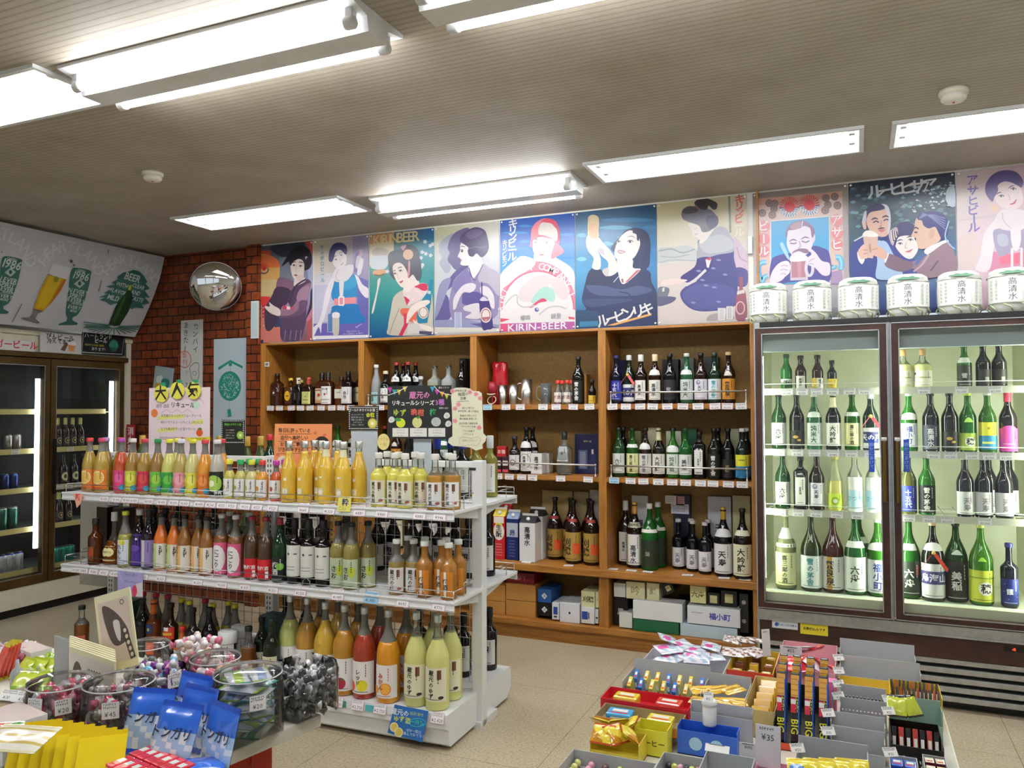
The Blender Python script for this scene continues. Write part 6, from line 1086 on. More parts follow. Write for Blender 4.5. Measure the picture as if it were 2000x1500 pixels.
# bench cartons
def milk_carton(px0, px1, pyt, y, label, col, low, txt, tc, extra=None, z=None):
 a, c = on_y(px0, 800, y).x, on_y(px1, 800, y).x; w = c-a; zt = on_y((px0+px1)/2, pyt, y).z; h = zt-zb-.055
 t = thing('sake_carton', label, 'carton', ((a+c)/2, y+w/2, zb+.001), 0, 'sake cartons on the bench'); b = MB(); w2 = w/2-.001
 b.box(-w2, w2, -w2, w2, 0, h, col, bv=.002)
 b.add([(-w2, -w2, h), (w2, -w2, h), (w2, w2, h), (-w2, w2, h), (-w2, 0, h+.04), (w2, 0, h+.04)], [(0, 1, 5, 4), (2, 3, 4, 5), (1, 2, 5), (3, 0, 4)], low); b.box(-w2, w2, -.0015, .0015, h+.04, h+.055, '#e8e6e2'); b.build('carton', 'satin', t)
 b = MB(); b.lathe([(.012, 0), (.012, .014)], 12, '#f0f0ee', T=Matrix.Translation((0, -w2*.5, h+.018)) @ Matrix.Rotation(.9, 4, 'X')); b.build('screw_cap', 'satin', t)
 b = MB(); ar = Art(); ar.h = .0008
 if extra: extra(ar, w, h)
 ar.text(txt, 0, h*.66, min(w*.5, h*.5/len(txt)), tc, vert=True, local=True, bold=True); ar.emit(b, flat((0, -w2, 0), (1, 0, 0), (0, 0, 1), (0, -1, 0))); b.build('print', 'paper', t)
milk_carton(962, 985, 992, 4.73, 'red and white sake carton with yellow top, nearest the gondola', '#c8242c', '#e6d44a', '生酛', '#1a1a1a', lambda a, w, h: (a.ell(0, h*.64, w*.46, h*.2, '#f0ecdc', 20), a.ell(0, h*.84, w*.3, h*.06, '#e4d83c', 16), a.rect(-w*.42, h*.84, w*.42, h*.99, '#f0e8dc'), a.scribble(-w*.35, h*.06, w*.35, h*.38, 5, .008, '#f0d8d0', .0012)))
milk_carton(988, 1011, 997, 4.73, 'navy and silver sake carton beside the red one', '#1b2b66', '#8a9ab8', '昴', '#2a3a78', lambda a, w, h: (a.rect(-w*.48, h*.56, w*.48, h*.9, '#b8bec8'), a.scribble(-w*.3, h*.06, w*.3, h*.5, 6, .008, '#8a9ccc', .0012)))
milk_carton(1013, 1044, 1005, 4.71, 'white sake carton with large black lettering in the front row', '#e4e4e4', '#2f2f33', '高清水', '#222')
milk_carton(1030, 1059, 992, 4.82, 'white sake carton behind the large-lettered white carton', '#e0e0e0', '#2f2f33', '高清水', '#333')
milk_carton(977, 996, 981, 4.84, 'red-topped white carton at the back of the bench', '#dedad8', '#b83034', '酒', '#c03030')
shelf_box(1058, 1117, 958, zb, 4.955, .04, 'wide beige presentation box leaning at the back of the bench', '#b3a066'); shelf_box(1119, 1149, 960, zb, 4.957, .04, 'narrow beige presentation box at the back of the bench', '#a8986a')
shelf_box(1150, 1176, 957, zb, 4.955, .04, 'white presentation box with brush writing behind gold-label bottles', '#d8d6d0', '大吟醸', '#2a2a2a', ts=.35)
shelf_box(1232, 1264, 968, zb, 4.953, .045, 'tall white box lettered in black behind the gold-neck bottle', '#dfe1e2', '福小町', '#26262a', ts=.4); shelf_box(1313, 1346, 967, zb, 4.953, .045, 'tall navy box behind four small black bottles', '#1c1e3a')
X = on_y(1318, 980, 4.897).x
for i, (px, py, w, h, c) in enumerate(((1311, 976, .075, .05, '#e2e0e0'), (1329, 978, .05, .055, '#d8a0b0'), (1328, 994, .11, .06, '#d4d6ea'))):
 p = on_y(px, py, 4.951); b = MB(); b.box(-w/2, w/2, -.0008, .0008, -h/2, h/2, c); a = Art(); a.h = .001; a.scribble(-w*.4, -h*.35, w*.4, h*.4, 3, h*.16, '#55525c', .001); a.emit(b, FRONT); tag(b.build('paper_note', 'paper', None, (p.x, 4.951, p.z)), ['small white note on the navy box', 'pink stamped note on the navy box', 'lavender printed note on the navy box'][i], 'note')
shelf_box(1380, 1426, 970, zb, 4.955, .04, 'white presentation box with brush writing behind the gold-neck bottle', '#cfd2d6', '天寿', '#2a2a2a', ts=.4); shelf_box(1428, 1463, 968, zb, 4.955, .04, 'pale yellow presentation box behind the cream-label bottle', '#d0cc98', '刈穂', '#3a3828', ts=.4)
# lower compartments
def low_box(px0, px1, py0, py1, y, d, label, col, txt='', tc='#222', **k):
 a, c = on_y(px0, 1200, y), on_y(px1, 1200, y); zt, z0 = on_y((px0+px1)/2, py0, y).z, on_y((px0+px1)/2, py1, y).z
 return box_thing(k.pop('name', 'storage_box'), label, 'box', a.x+.001, c.x-.001, y, y+d, max(z0, .1215), zt, col, txt, tc, 'boxes under the bench', **k)
y = 4.70
for i, (px0, px1) in enumerate(((942, 987), (988, 1046))):
 for j in (0, 1): low_box(px0, px1, (1142, 1174)[j], (1173, 1206)[j], y, .24, f'brown cardboard box, {("upper", "lower")[j]} one of the {("hidden left", "red-topped")[i]} stack', '#b5803f', name='cardboard_box', mat='satin')
low_box(989, 1044, 1119, 1139, y+.03, .2, 'dark red lidded box on top of the cardboard boxes', '#7a1420', 'GIFT', '#c8707c', vert=False, ts=.2)
em = lambda c, k='酒': (lambda a, w, h: (a.poly([(0, h*.25), (w*.22, h*.5), (0, h*.75), (-w*.22, h*.5)], c), a.text(k, 0, h*.5, w*.2, '#223', local=True)))
low_box(1050, 1077, 1151, 1177, y+.01, .2, 'blue box with white diamond emblem above a black one', '#215a9c', ops=em('#e8eef4')); low_box(1050, 1077, 1178, 1203, y+.01, .2, 'black box with white diamond emblem below the blue one', '#131518', ops=em('#e8eef4'))
low_box(1078, 1092, 1177, 1210, y-.01, .2, 'white box with blue square label beside the diamond boxes', '#dfe3e8', ops=lambda a, w, h: (a.rect(-w*.3, h*.3, w*.3, h*.75, '#2c44a0'), a.rect(-w*.25, h*.12, w*.2, h*.22, '#444')))
low_box(1093, 1132, 1178, 1217, y-.012, .21, 'large white box with tiny dark diamond at its centre', '#e0e4ea', ops=lambda a, w, h: a.poly([(0, h*.42), (.008, h*.5), (0, h*.58), (-.008, h*.5)], '#222'))
low_box(1135, 1162, 1155, 1186, y, .2, 'cream box with brush writing on top of the blue-label box', '#dedcae', '刈穂', '#4a4a30', vert=False); low_box(1163, 1170, 1156, 1187, y, .2, 'narrow cream box beside the divider', '#dedcae', '六', '#4a4a30')
low_box(1135, 1161, 1187, 1218, y-.01, .2, 'white box with blue corner label next to the divider', '#e2e4e6', ops=lambda a, w, h: (a.rect(-w*.45, h*.25, 0, h*.75, '#2c44a0'), a.rect(.003, h*.3, w*.12, h*.7, '#333'))); low_box(1162, 1169, 1190, 1218, y, .2, 'narrow white box with a black dot beside the divider', '#dfe3e8', ops=lambda a, w, h: a.ell(0, h*.4, .006, .006, '#222'))
low_box(1199, 1222, 1139, 1166, y+.03, .2, 'small plain white box in the upper row beside the divider', '#d6d8d6'); low_box(1223, 1260, 1137, 1170, y+.02, .2, 'cream box with faint brush mark, second in the upper row', '#e0dcb0', '吟', '#a09a70'); low_box(1263, 1288, 1139, 1172, y+.02, .2, 'cream box with faint brush mark, third in the upper row', '#e0dcb0', '醸', '#a09a70')
low_box(1199, 1226, 1167, 1232, y+.05, .18, 'black box with white scribble behind the small white box', '#17171a', '黒', '#c8c8c4')
t = low_box(1294, 1314, 1147, 1168, y+.02, .16, 'black box tipped on its corner with a cream square label', '#151312', ops=lambda a, w, h: (a.rect(-w*.25, h*.25, w*.25, h*.75, '#d6cf94'), a.text('吟', 0, h*.5, w*.25, '#333', local=True))); t.rotation_euler = (0, -.5, 0); t.location.z += .03; t.location.x += .02
low_box(1320, 1350, 1173, 1192, y+.08, .15, 'black box lying behind the long white box', '#151516'); low_box(1348, 1379, 1145, 1178, y+.01, .18, 'pale yellow box above the long lettered white box', '#dcd89c', '六舟', '#5a5638', vert=False)
low_box(1382, 1406, 1158, 1183, y+.03, .18, 'black box with small cream square, beside the pale yellow box', '#161514', ops=lambda a, w, h: a.rect(-w*.3, h*.2, w*.3, h*.8, '#cfc88c')); low_box(1408, 1440, 1154, 1188, y+.03, .18, 'black box with cream square nearest the fridge', '#161514', ops=lambda a, w, h: a.rect(-w*.25, h*.3, w*.25, h*.8, '#cfc88c'))
low_box(1444, 1462, 1160, 1236, y+.02, .18, 'tall black box with two round white crests', '#111214', ops=lambda a, w, h: (a.ring(0, h*.78, w*.2, .003, '#d8d8d4'), a.ell(0, h*.78, w*.1, w*.1, '#d8d8d4', 10), a.ring(0, h*.3, w*.2, .003, '#d8d8d4'), a.ell(0, h*.3, w*.1, w*.1, '#d8d8d4', 10)))
low_box(1236, 1333, 1176, 1212, y-.02, .12, 'long plain white box lying on the green box', '#e2e4e4'); low_box(1236, 1326, 1213, 1241, y-.02, .14, 'long green box lying on the bottom shelf', '#14603a'); low_box(1209, 1235, 1197, 1226, y-.005, .12, 'small open white box beside the green box', '#d4dad2')
low_box(1342, 1446, 1187, 1222, y-.02, .13, 'long white box with blue brush lettering near the fridge', '#dde0e4', ops=lambda a, w, h: (a.text('福小町', w*.12, h*.5, h*.4, '#3036a0', local=True, bold=True), a.scribble(-w*.42, h*.55, -w*.2, h*.72, 1, .008, '#555'))); low_box(1328, 1440, 1223, 1250, y-.02, .13, 'pale blue box under the lettered white box', '#b8ccd8')
# ================================================================ straw-wrapped sake barrels
def barrel(px, label):
 X = on_y(px, 590, 4.46).x; t = thing('sake_barrel', label, 'barrel', (X, 4.46, 1.901), R0.uniform(-.06, .06), 'straw-wrapped sake barrels')
 R = .094; b = MB(); b.lathe([(.078, 0), (.082, .004), (.086, .02), (.093, .04), (R+.002, .07), (R+.003, .12), (R, .165), (R-.004, .178), (R-.001, .185), (.088, .200), (.07, .212), (.03, .218)], 32, '#e4e6dc', cf=lambda z: '#d4d6c6' if z < .03 else '#e8eae2'); b.build('straw_mat', 'paper', t)
 fn = lambda u, v, q: Vector(((R+.0045+q-max(0, .045-v)*.25-(max(0, v-.18)*.55))*sin(u/R), -(R+.0045+q-max(0, .045-v)*.25-(max(0, v-.18)*.55))*cos(u/R), v))
 a = Art(); a.STEP = .0002; a.rect(-.128, .045, .128, .168, '#eef0ea'); a.blob([(-.04, .052), (.04, .052), (.043, .08), (.04, .15), (.043, .165), (-.043, .165), (-.04, .15), (-.043, .08)], '#dfe4da'); a.blob([(-.034, .054), (.034, .054), (.037, .09), (.034, .163), (-.034, .163), (-.037, .09)], '#f4f6f2')
 a.text('高清水', 0, .108, .036, '#26262a', vert=True, local=True)
 for s in (-1, 1):
  for k in range(6): a.rect(s*.066-.006, .06+k*.017, s*.066+.004, .071+k*.017, '#b9c0b4'); a.rect(s*.092-.005, .06+k*.017, s*.092+.004, .069+k*.017, '#c4cabf')
  a.text('酒造', s*.075, .193, .013, '#9aa296', local=True)
 a.blob([(-.05, .183), (-.048, .190), (-.034, .191), (-.02, .197), (0, .193), (.022, .197), (.034, .191), (.05, .190), (.05, .183), (.0, .181)], '#4a7a5c')
 b = MB(); a.emit(b, fn, .012); b.build('label', 'paper', t)
 b = MB(); b.tube([((R+.003)*cos(k*pi/16), (R+.003)*sin(k*pi/16), .172+.002*sin(k*2)) for k in range(32)], .0035, 6, '#b4b8aa', closed=True)
 b.build('rope', 'paper', t); b = MB(); b.tube([((R-.004)*cos(k*pi/16), (R-.004)*sin(k*pi/16), .040) for k in range(32)], .004, 6, '#c8ccb4', closed=True)
 for k in range(8): g = k*pi/4+.39; b.tube([((R+.003)*cos(g), (R+.003)*sin(g), .04), ((R+.006)*cos(g+.3), (R+.006)*sin(g+.3), .024), (.086*cos(g+.4), .086*sin(g+.4), .006)], .0035, 5, '#c4cc9c')
 b.build('rope', 'paper', t)
for i, px in enumerate((1501, 1586, 1676, 1773, 1873, 1974, 2078)): barrel(px, f'straw-wrapped sake barrel on the fridge, {ORD[i+1]} from the shelf end')
# ================================================================ bottles on the gondola
def J(key, desc, typ, col, cap, labs, fill=.75, glass='frost', neck='#8f8d84', caplen=.018, capmat='satin', name='liqueur_bottle', extra=None): kind(key, name, desc, typ, glass, neck, cap, caplen, labs, fill, col, capmat, extra)
def fruit(bg, c2, c3): return LB(bg, '', z=(.06, .42), ang=170, ops=[('e', .35, .62, .42, .42, c2), ('e', -.45, .85, .25, .2, '#3aa8b8'), ('e', .7, .15, .3, .25, '#2f9cc0'), ('e', -.3, .4, .25, .3, c3), ('r', -.6, .22, -.3, .36, '#222')])
sl = LB('#e0812a', '', z=(.06, .42), ang=172, ops=[('k', .15, .6, .62, '#f0e0a8', '#e8b850'), ('r', -1, 0, 1, .12, '#d86a1c')])
for k_, c in (('sr', '#c8383c'), ('sp', '#c83c60'), ('sv', '#a884c4')): J(k_, f'golden liqueur bottle with orange-slice label and {dict(sr="red", sp="pink", sv="violet")[k_]} cap', 'slim', '#a88c38', c, [sl])
for k_, d_, col, cap, f in (('fp', 'red-orange liqueur bottle with pink label', '#b8481f', '#a03c9c', fruit('#d83c78', '#e0609a', '#c82c64')), ('fy', 'amber liqueur bottle with yellow-green label', '#96722c', '#d8d4cc', fruit('#c8cc3c', '#e0e060', '#8ab83a')), ('fr', 'amber liqueur bottle with red label', '#9c7c34', '#c03440', fruit('#c82c48', '#d84c4c', '#b81c3c')), ('fg', 'brown liqueur bottle with green label', '#8a682a', '#2a8a4c', fruit('#6cb83c', '#a0c850', '#3a9a3c')), ('fg2', 'pale yellow liqueur bottle with green label and yellow cap', '#c8c46c', '#d8d444', fruit('#3aa03c', '#6cc04c', '#2a8a3a')), ('fk', 'tan liqueur bottle with pink and blue label', '#aa9450', '#d8d8e0', fruit('#e09098', '#e8a8b0', '#d86a74')), ('fl', 'pale lemon liqueur bottle with yellow label', '#c6c27c', '#d8d444', fruit('#dcd840', '#ece870', '#c8b82c')), ('fo', 'bright orange liqueur bottle with orange label', '#d08c24', '#c83c40', fruit('#d8742c', '#e89044', '#c85c1c'))): J(k_, d_, 'slim', col, cap, [f])
J('fkw', 'cloudy white liqueur bottle with kiwi label', 'slim', '#aaa698', '#dcd8d4', [LB('#22281c', '', z=(.05, .46), ang=165, ops=[('e', .1, .5, .75, .75, '#a4c850'), ('e', -.1, .5, .3, .3, '#eef0d0'), ('t', '果肉', .5, .12, .16, '#fff', False)])])
tea = lambda c: [LB('#eceae6', '', z=(.08, .52), ang=150, ops=[('e', -.3, .5, .3, .3, c), ('t', 'すっぱい', .4, .55, .15, '#333', True)])]
for k_, d_, col, cap in (('s1', 'small yellow-green liqueur bottle with yellow cap', '#b8b04c', '#d8d840'), ('s2', 'small olive liqueur bottle with green cap', '#aea658', '#2a9a5c'), ('s3', 'small pale liqueur bottle with yellow cap', '#c4be80', '#c8d43c'), ('s4', 'small orange liqueur bottle with red cap', '#c88a24', '#cc3c34'), ('s5', 'small red-orange liqueur bottle with magenta cap', '#b44c20', '#b0389c')): J(k_, d_, 'small', col, cap, tea(col), .72, caplen=.022)
J('ty', 'tall yellow citrus liqueur bottle with white slip and round seal', 'slim', '#d6ad34', '#cfd0cc', [LB('#e6e2d0', '', z=(.36, .58), ang=22, sub=False), LB('#d8c890', '', z=(.13, .24), ang=44, ops=[('e', 0, .5, .8, .8, '#efeade'), ('e', 0, .5, .5, .5, '#d8d0b8')], sub=False)], .84, 'clear', '#cfd3c8', .03, 'steel')
J('ty2', 'tall yellow citrus liqueur bottle with paper neck strip', 'slim', '#d8b236', '#d8dad4', [LB('#e6e2d0', '', z=(.42, .62), ang=24, sub=False), LB('#d8c890', '', z=(.13, .26), ang=44, ops=[('e', 0, .5, .8, .8, '#efeade')], sub=False), NB('#dcd8b0', (.76, .88), 330)], .84, 'clear', '#cfd3c8', .03, 'steel')
kur = lambda t_, bg: [LB(bg, t_, z=(.06, .50), ang=165, ops=[('r', .35, .62, .62, .92, '#8c5a44'), ('e', .6, .14, .2, .12, '#a85a50')])]
J('kb', 'pale yellow liqueur bottle with cream brush-lettered label', 'half', '#cec654', '#dcdad0', kur('蔵元の晩柑', '#e6e2c8'), .72, 'clear', '#d4d8d0', .024)
kind('ku', 'liqueur_bottle', 'clear amber plum liqueur bottle with white brush-lettered label', 'half', 'amber', '#d4d8d0', '#dcdad0', .024, kur('蔵元の梅酒', '#ecebe8'), .62, '#f2bc58')
G_GRP = 'liqueur bottles on the white gondola'
def g_row(items, z, place, gy=.075, grp=G_GRP):
 items = sorted(items, key=lambda q: q[0])
 q = [[on_g(px, 850, gy+(dy[0] if dy else 0)).x, gy+(dy[0] if dy else 0), rad_of(key)] for px, key, *dy in items]; base = z < .3
 relax(q, *((.012 if base else .022, .318 if base else .298) if gy < .3 else (.355, .67)), GX0+.02, -.03 if base else GX1-.02)
 for (px, key, *dy), o, (x, y, r) in zip(items, numbered(items), q):
  put(key, GT @ Vector((x, y, z+.001)), fit(K[key][1], f'{o} from left on the gondola {place}'), grp, GA+R0.uniform(-.12, .12))
g_row([(176, 'sr'), (199, 'sp'), (214, 'sv', .08), (229, 'sr', .08), (238, 'fp'), (260, 'fy'), (283, 'fr'), (309, 'fg'), (331, 'fg2'), (354, 'fk'), (377, 'fl'), (401, 'fo'), (425, 'fkw'), (347, 'fl', .09), (434, 'fo', .09), (449, 's1'), (470, 's2'), (492, 's3'), (513, 's4'), (540, 's5'), (487, 's2', .07), (506, 's2', .07), (556, 's5', .07)], GZ[2], 'top shelf')
g_row([(572, 'ty'), (593, 'ty'), (613, 'ty', .08), (630, 'ty', .08), (637, 'ty2'), (656, 'ty', .09), (676, 'ty2'), (696, 'ty', .04), (743, 'kb'), (768, 'kb'), (793, 'kb'), (817, 'kb', .03), (757, 'kb', .09), (782, 'kb', .09), (806, 'kb', .1), (857, 'ku'), (886, 'ku'), (876, 'ku', .08)], GZ[2], 'top shelf, aisle end')
# middle shelf kinds
kind('choya', 'liqueur_bottle', 'amber plum wine decanter with cream heart label', 'decant', 'amber', '#b0a088', '#d8d8d4', .045, [LB('#d8c878', '', z=(.08, .36), ang=95, ops=[('e', -.3, .6, .55, .5, '#e8dc9c'), ('e', .35, .6, .55, .5, '#e8dc9c'), ('t', 'CHOYA', 0, .62, .2, '#3a3020', False)], sub=False)], .45, '#a85a1c')
kind('amb', 'liqueur_bottle', 'small amber plum wine bottle with red seal', 'half', 'tint', '#7a3c14', '#2a1a12', .03, [LB('#8a4418', '', z=(.1, .4), ang=60, ops=[('e', 0, .5, .5, .5, '#c8342c')], sub=False)])
J('lem', 'greenish lemon liqueur bottle in clear wrap with white label', 'slim', '#96923c', '#d8d83c', [LB('#dfe6ec', 'れもん', '#3a5a8c', z=(.06, .5), ang=140, ops=[('e', .3, .9, .35, .3, '#e0dc3c')])], .6)
kind('pur', 'liqueur_bottle', 'dark berry liqueur bottle with violet label', 'sake', 'dark', '#191218', '#cfd0d4', .03, [LB('#4a2c8c', '', z=(.05, .58), ang=165, ops=[('e', 0, .55, .5, .3, '#6a4cac'), ('e', .2, .85, .12, .1, '#d8d4e8')], sub=False)])
kind('blu', 'liqueur_bottle', 'dark blueberry plum wine bottle with white and violet label', 'sake', 'dark', '#17121a', '#16161a', .03, [LB('#d8d4dc', '', z=(.05, .50), ang=160, ops=[('r', .1, 0, 1, 1, '#8a78b0'), ('t', 'ブルーベリー', -.4, .5, .13, '#26222c', True)])])
isu = lambda bg, t_, tc: [LB('#e4e0d4', '', z=(.05, .48), ang=165, ops=[('r', -.9, 0, .1, 1, bg), ('t', t_, -.35, .5, .16, tc, True), ('t', 'よび', .5, .75, .16, '#333', True)])]
J('vor', 'vivid orange vegetable plum wine bottle with green label', 'slim', '#cc6a20', '#16161a', isu('#c4d08a', '野菜ミックス', '#2f5a24'), .8)
J('vam', 'amber citrus plum wine bottle with peach label', 'slim', '#8a5a20', '#16161a', isu('#e8b878', '柑橘ミックス', '#7a3a14'), .8)
J('pnk', 'amber plum wine bottle with pink-edged white label', 'sake', '#7e4c22', '#d8d8dc', [LB('#d85a84', '', z=(.04, .55), ang=150, ops=[('e', 0, .5, .86, 1.3, '#eceae8'), ('t', 'にごり', 0, .5, .2, '#333', True)], sub=False)], .66)
J('rdd', 'dark amber plum wine bottle with red label', 'sake', '#4c3420', '#a02434', [LB('#c81c24', '', z=(.03, .34), ang=170, ops=[('t', '完熟梅酒', 0, .55, .22, '#f0e8e4', False), ('r', .45, .05, .7, .4, '#f0f0f0')], sub=False)], .70)
kind('grn', 'liqueur_bottle', 'dark green plum wine bottle with black label', 'sake', 'dark', '#17351f', '#8c2434', .03, [LB('#15181a', '梅酒', '#d8dcd8', z=(.03, .40), ang=165, ops=[('e', .4, .6, .35, .3, '#7ab83c')])])
kind('blk', 'liqueur_bottle', 'black citrus liqueur bottle with white sketch label', 'wine', 'dark', '#120c0c', '#17120f', .05, [LB('#dcdcd4', '', z=(.12, .60), ang=160, ops=[('e', -.1, .72, .12, .12, '#4a4844'), ('r', -.4, .3, .5, .32, '#8a8880'), ('r', -.4, .2, .5, .22, '#8a8880'), ('r', .4, .7, .7, .74, '#555')], sub=False)])
J('yuz', 'olive yuzu sake bottle with pale green lettered label', 'sake', '#857838', '#1a1a18', [LB('#b8c4a4', 'さお', '#22261e', z=(.03, .46), ang=165, ops=[('e', .45, .55, .3, .45, '#b8c43c')], ts=.9)], .68)
J('smk', 'small tan plum liqueur bottle with white lettered label', 'half', '#8d7436', '#d8dad4', kur('蔵元の梅', '#e4e2de'), .60, 'frost', '#85837a')
kind('smo', 'liqueur_bottle', 'small clear orange liqueur bottle with slim white strip', 'half', 'tint', '#eba84a', '#d8dad4', .02, [LB('#c87c20', '', z=(.06, .5), ang=110, sub=False, ops=[('r', -.15, 0, .15, 1, '#ecebe6'), ('t', '梅酒', 0, .5, .24, '#333', True)])])
g_row([(192, 'amb', -.02), (212, 'choya'), (252, 'lem'), (270, 'pur'), (294, 'blu'), (317, 'vor'), (342, 'vor'), (365, 'vam'), (387, 'vam'), (410, 'vam'), (431, 'pnk'), (462, 'pnk'), (450, 'pnk', .09), (488, 'pnk', .09), (494, 'rdd'), (521, 'rdd'), (303, 'blu', .09), (325, 'blu', .09), (395, 'blu', .1)], GZ[1], 'middle shelf')
g_row([(548, 'grn'), (577, 'blk'), (604, 'blk'), (634, 'blk'), (660, 'yuz'), (690, 'yuz'), (717, 'yuz', .05), (676, 'yuz', .09), (782, 'smk'), (807, 'smk'), (824, 'smk', .07), (797, 'smk', .08), (836, 'smo'), (859, 'smo'), (886, 'smo'), (871, 'smo', .08), (897, 'smo', .06)], GZ[1], 'middle shelf, aisle end')
for i, px in enumerate((160, 192)):
 q = on_g(px, 1050, .1); box_thing('whisky_box', f'tall dark brown gift carton, {ORD[i+1]} from left on the gondola middle shelf', 'box', q.x-.041, q.x+.041, .10, .18, GZ[1]+.001, GZ[1]+.28, '#241410', '梅', '#5a3a24', 'dark gift cartons', ops=lambda a, w, h: a.rect(-w*.3, h*.1, w*.3, h*.13, '#6a4a2c')).location = GT @ Vector((q.x+.035, .235, GZ[1]+.001))
# base shelf
bigl = lambda t_, tc, ops: [LB('#eceae8', t_, tc, z=(.06, .42), ang=165, ops=ops, ts=.62)]
J('b1', 'large pale green yuzu liqueur bottle with white label', 'big', '#b8c070', '#cfd0cc', bigl('ゆず', '#7a8a8a', []), .72, caplen=.03, capmat='steel')
J('b2', 'large amber citrus liqueur bottle with white label', 'big', '#b0822e', '#cfd0cc', bigl('すだち', '#555', []), .72, caplen=.03, capmat='steel')
J('b3', 'large yellow liqueur bottle with green and orange fruit label', 'big', '#c09c34', '#cfd0cc', bigl('シーク', '#5a5a48', [('e', -.3, .36, .25, .25, '#7aa838'), ('k', .05, .2, .25, '#e8a830', '#f0c050')]), .80, caplen=.03, capmat='steel')
J('b4', 'large amber passion fruit liqueur bottle with red fruit label', 'big', '#b07e24', '#cfd0cc', bigl('パッション', '#3a3030', [('e', .1, .24, .32, .34, '#a81c3c'), ('e', .2, .36, .1, .08, '#4a6a2c')]), .72, caplen=.03, capmat='steel')
J('b5', 'large red grapefruit liqueur bottle with yellow circle label', 'big', '#9c341c', '#cfd0cc', bigl('レッド', '#443838', [('e', -.55, .22, .3, .3, '#d85a34'), ('e', .2, .26, .34, .34, '#e4d82c')]), .70, caplen=.03, capmat='steel')
J('b6', 'large bright orange mandarin liqueur bottle with orange slice label', 'big', '#d08a14', '#cfd0cc', bigl('みかん', '#c84a34', [('k', .25, .28, .34, '#e88a1c', '#f0b848'), ('e', -.5, .24, .3, .26, '#e8a02c')]), .66, caplen=.03, capmat='steel')
J('b7', 'large pale lemon liqueur bottle with cream brush-lettered label', 'big', '#d0d080', '#d4d6d2', [LB('#e4e2c4', '蔵元のゆず', z=(.10, .46), ang=150, ops=[('r', .35, .66, .62, .94, '#7a4a3a'), ('e', .6, .12, .18, .1, '#3a2a24')])], .74, 'clear', '#cfd3c4', .03, 'steel')
kind('g720', 'sake_bottle', 'dark green plum wine bottle with cream label', 'sake', 'dark', '#172012', '#17201a', .02, [LB('#d8d2b4', '十麦', '#3a3628', z=(.1, .44), ang=160)])
g_row([(534, 'g720', .05), (564, 'b1', .12), (602, 'b2', .12), (637, 'b3', .08), (674, 'b4', .07), (713, 'b5', .07), (759, 'b6', .065), (813, 'b7', .075), (857, 'b7', .07), (895, 'b7', .2), (630, 'b2', .24), (662, 'b3', .22), (702, 'b4', .22), (743, 'b5', .22), (794, 'b6', .22), (846, 'b7', .22)], GZ[0], 'base', 0)
def oth(key, desc, typ, glass, col, cap, labs, cl=.02, name='liqueur_bottle', extra=None): kind(key, name, desc, typ, glass, col, cap, cl, labs, 0, None, 'satin', extra)
J('o1', 'yellow liqueur bottle with yellow cap', 'slim', '#a8a030', '#d8d43c', [LB('#d0cc5a', '', z=(.1, .4))], .6)
J('o2', 'slender olive bottle with red cap', 'slim', '#7c7a44', '#b8243c', [], .5)
oth('o3', 'amber liqueur bottle with orange neck and blue oval label', 'wine', 'dark', '#6a3414', '#d86a1c', [LB('#4a2a18', '', z=(.44, .62), ang=80, ops=[('e', 0, .5, .8, 1, '#2a3a7c'), ('e', 0, .45, .3, .35, '#b8c04c')], sub=False), LB('#d8602c', '', z=(.1, .3), ang=90, sub=False)], .07)
oth('o4', 'dark brandy bottle with red, white and orange neck tag', 'wine', 'dark', '#2c130c', '#17100c', [LB('#c8401c', '', z=(.42, .62), ang=130, ops=[('r', -1, .7, -.3, 1, '#2a3a8c'), ('r', -.3, .7, .3, 1, '#eceae6'), ('r', .3, .7, 1, 1, '#c82c2c'), ('r', -.7, .35, .7, .55, '#e0b040')], sub=False)])
oth('o5', 'dumpy orange liqueur bottle with red cap', 'squat', 'film', '#c8641c', '#c03028', [])
oth('o6', 'black liqueur bottle', 'sake', 'dark', '#100e0e', '#141212', [])
oth('o7', 'clear green liqueur bottle with silver cap', 'squat', 'dark', '#2c6a34', '#c8c8c8', [LB('#d8dce4', 'LAWA', '#5a5a6a', z=(.02, .35))], .05)
oth('o8', 'dark bottle with wrinkled shiny sleeve', 'wine', 'dark', '#1c1616', '#141414', [LB('#d4d8e0', '', z=(.06, .4))])
oth('o9', 'white-lidded plum wine jar with white label', 'jar', 'dark', '#1c2414', '#e2e2e2', [LB('#e2e2e2', '梅酒', z=(.22, .72), ang=170, ops=[('r', .3, .12, .7, .4, '#b85a70')]), LB('#9ac83c', '', z=(.06, .18), ang=60, sub=False)], .055)
kind('o10', 'liqueur_bottle', 'small amber bottle with red and white label', 'half', 'amber', '#c0c4c0', '#1c1c1c', .02, [LB('#d8d4cc', '', z=(.04, .36), ops=[('r', -1, .7, 1, 1, '#c05a44')])], .6, '#a86a2c')
oth('o11', 'slim dark bottle with black cap', 'tall', 'dark', '#1a2414', '#121212', [LB('#dcd8c0', '十麦', z=(.05, .4))])
g_row([(150, 'o10', -.0), (238, 'o6', .08), (252, 'o7', -.0), (279, 'o6', .04), (304, 'o3', .04), (337, 'o4', .02), (360, 'o5'), (358, 'o1', .16), (378, 'o1', .16), (385, 'o8'), (407, 'o6', .02), (426, 'o1', .16), (448, 'o9', -.0), (473, 'o9', .1), (488, 'o10'), (450, 'o1', .2), (514, 'o11', .08), (283, 'o2', .2), (308, 'o2', .2), (331, 'o2', .2), (402, 'o2', .2), (470, 'o1', .22)], GZ[0], 'base, beer fridge end', .08)
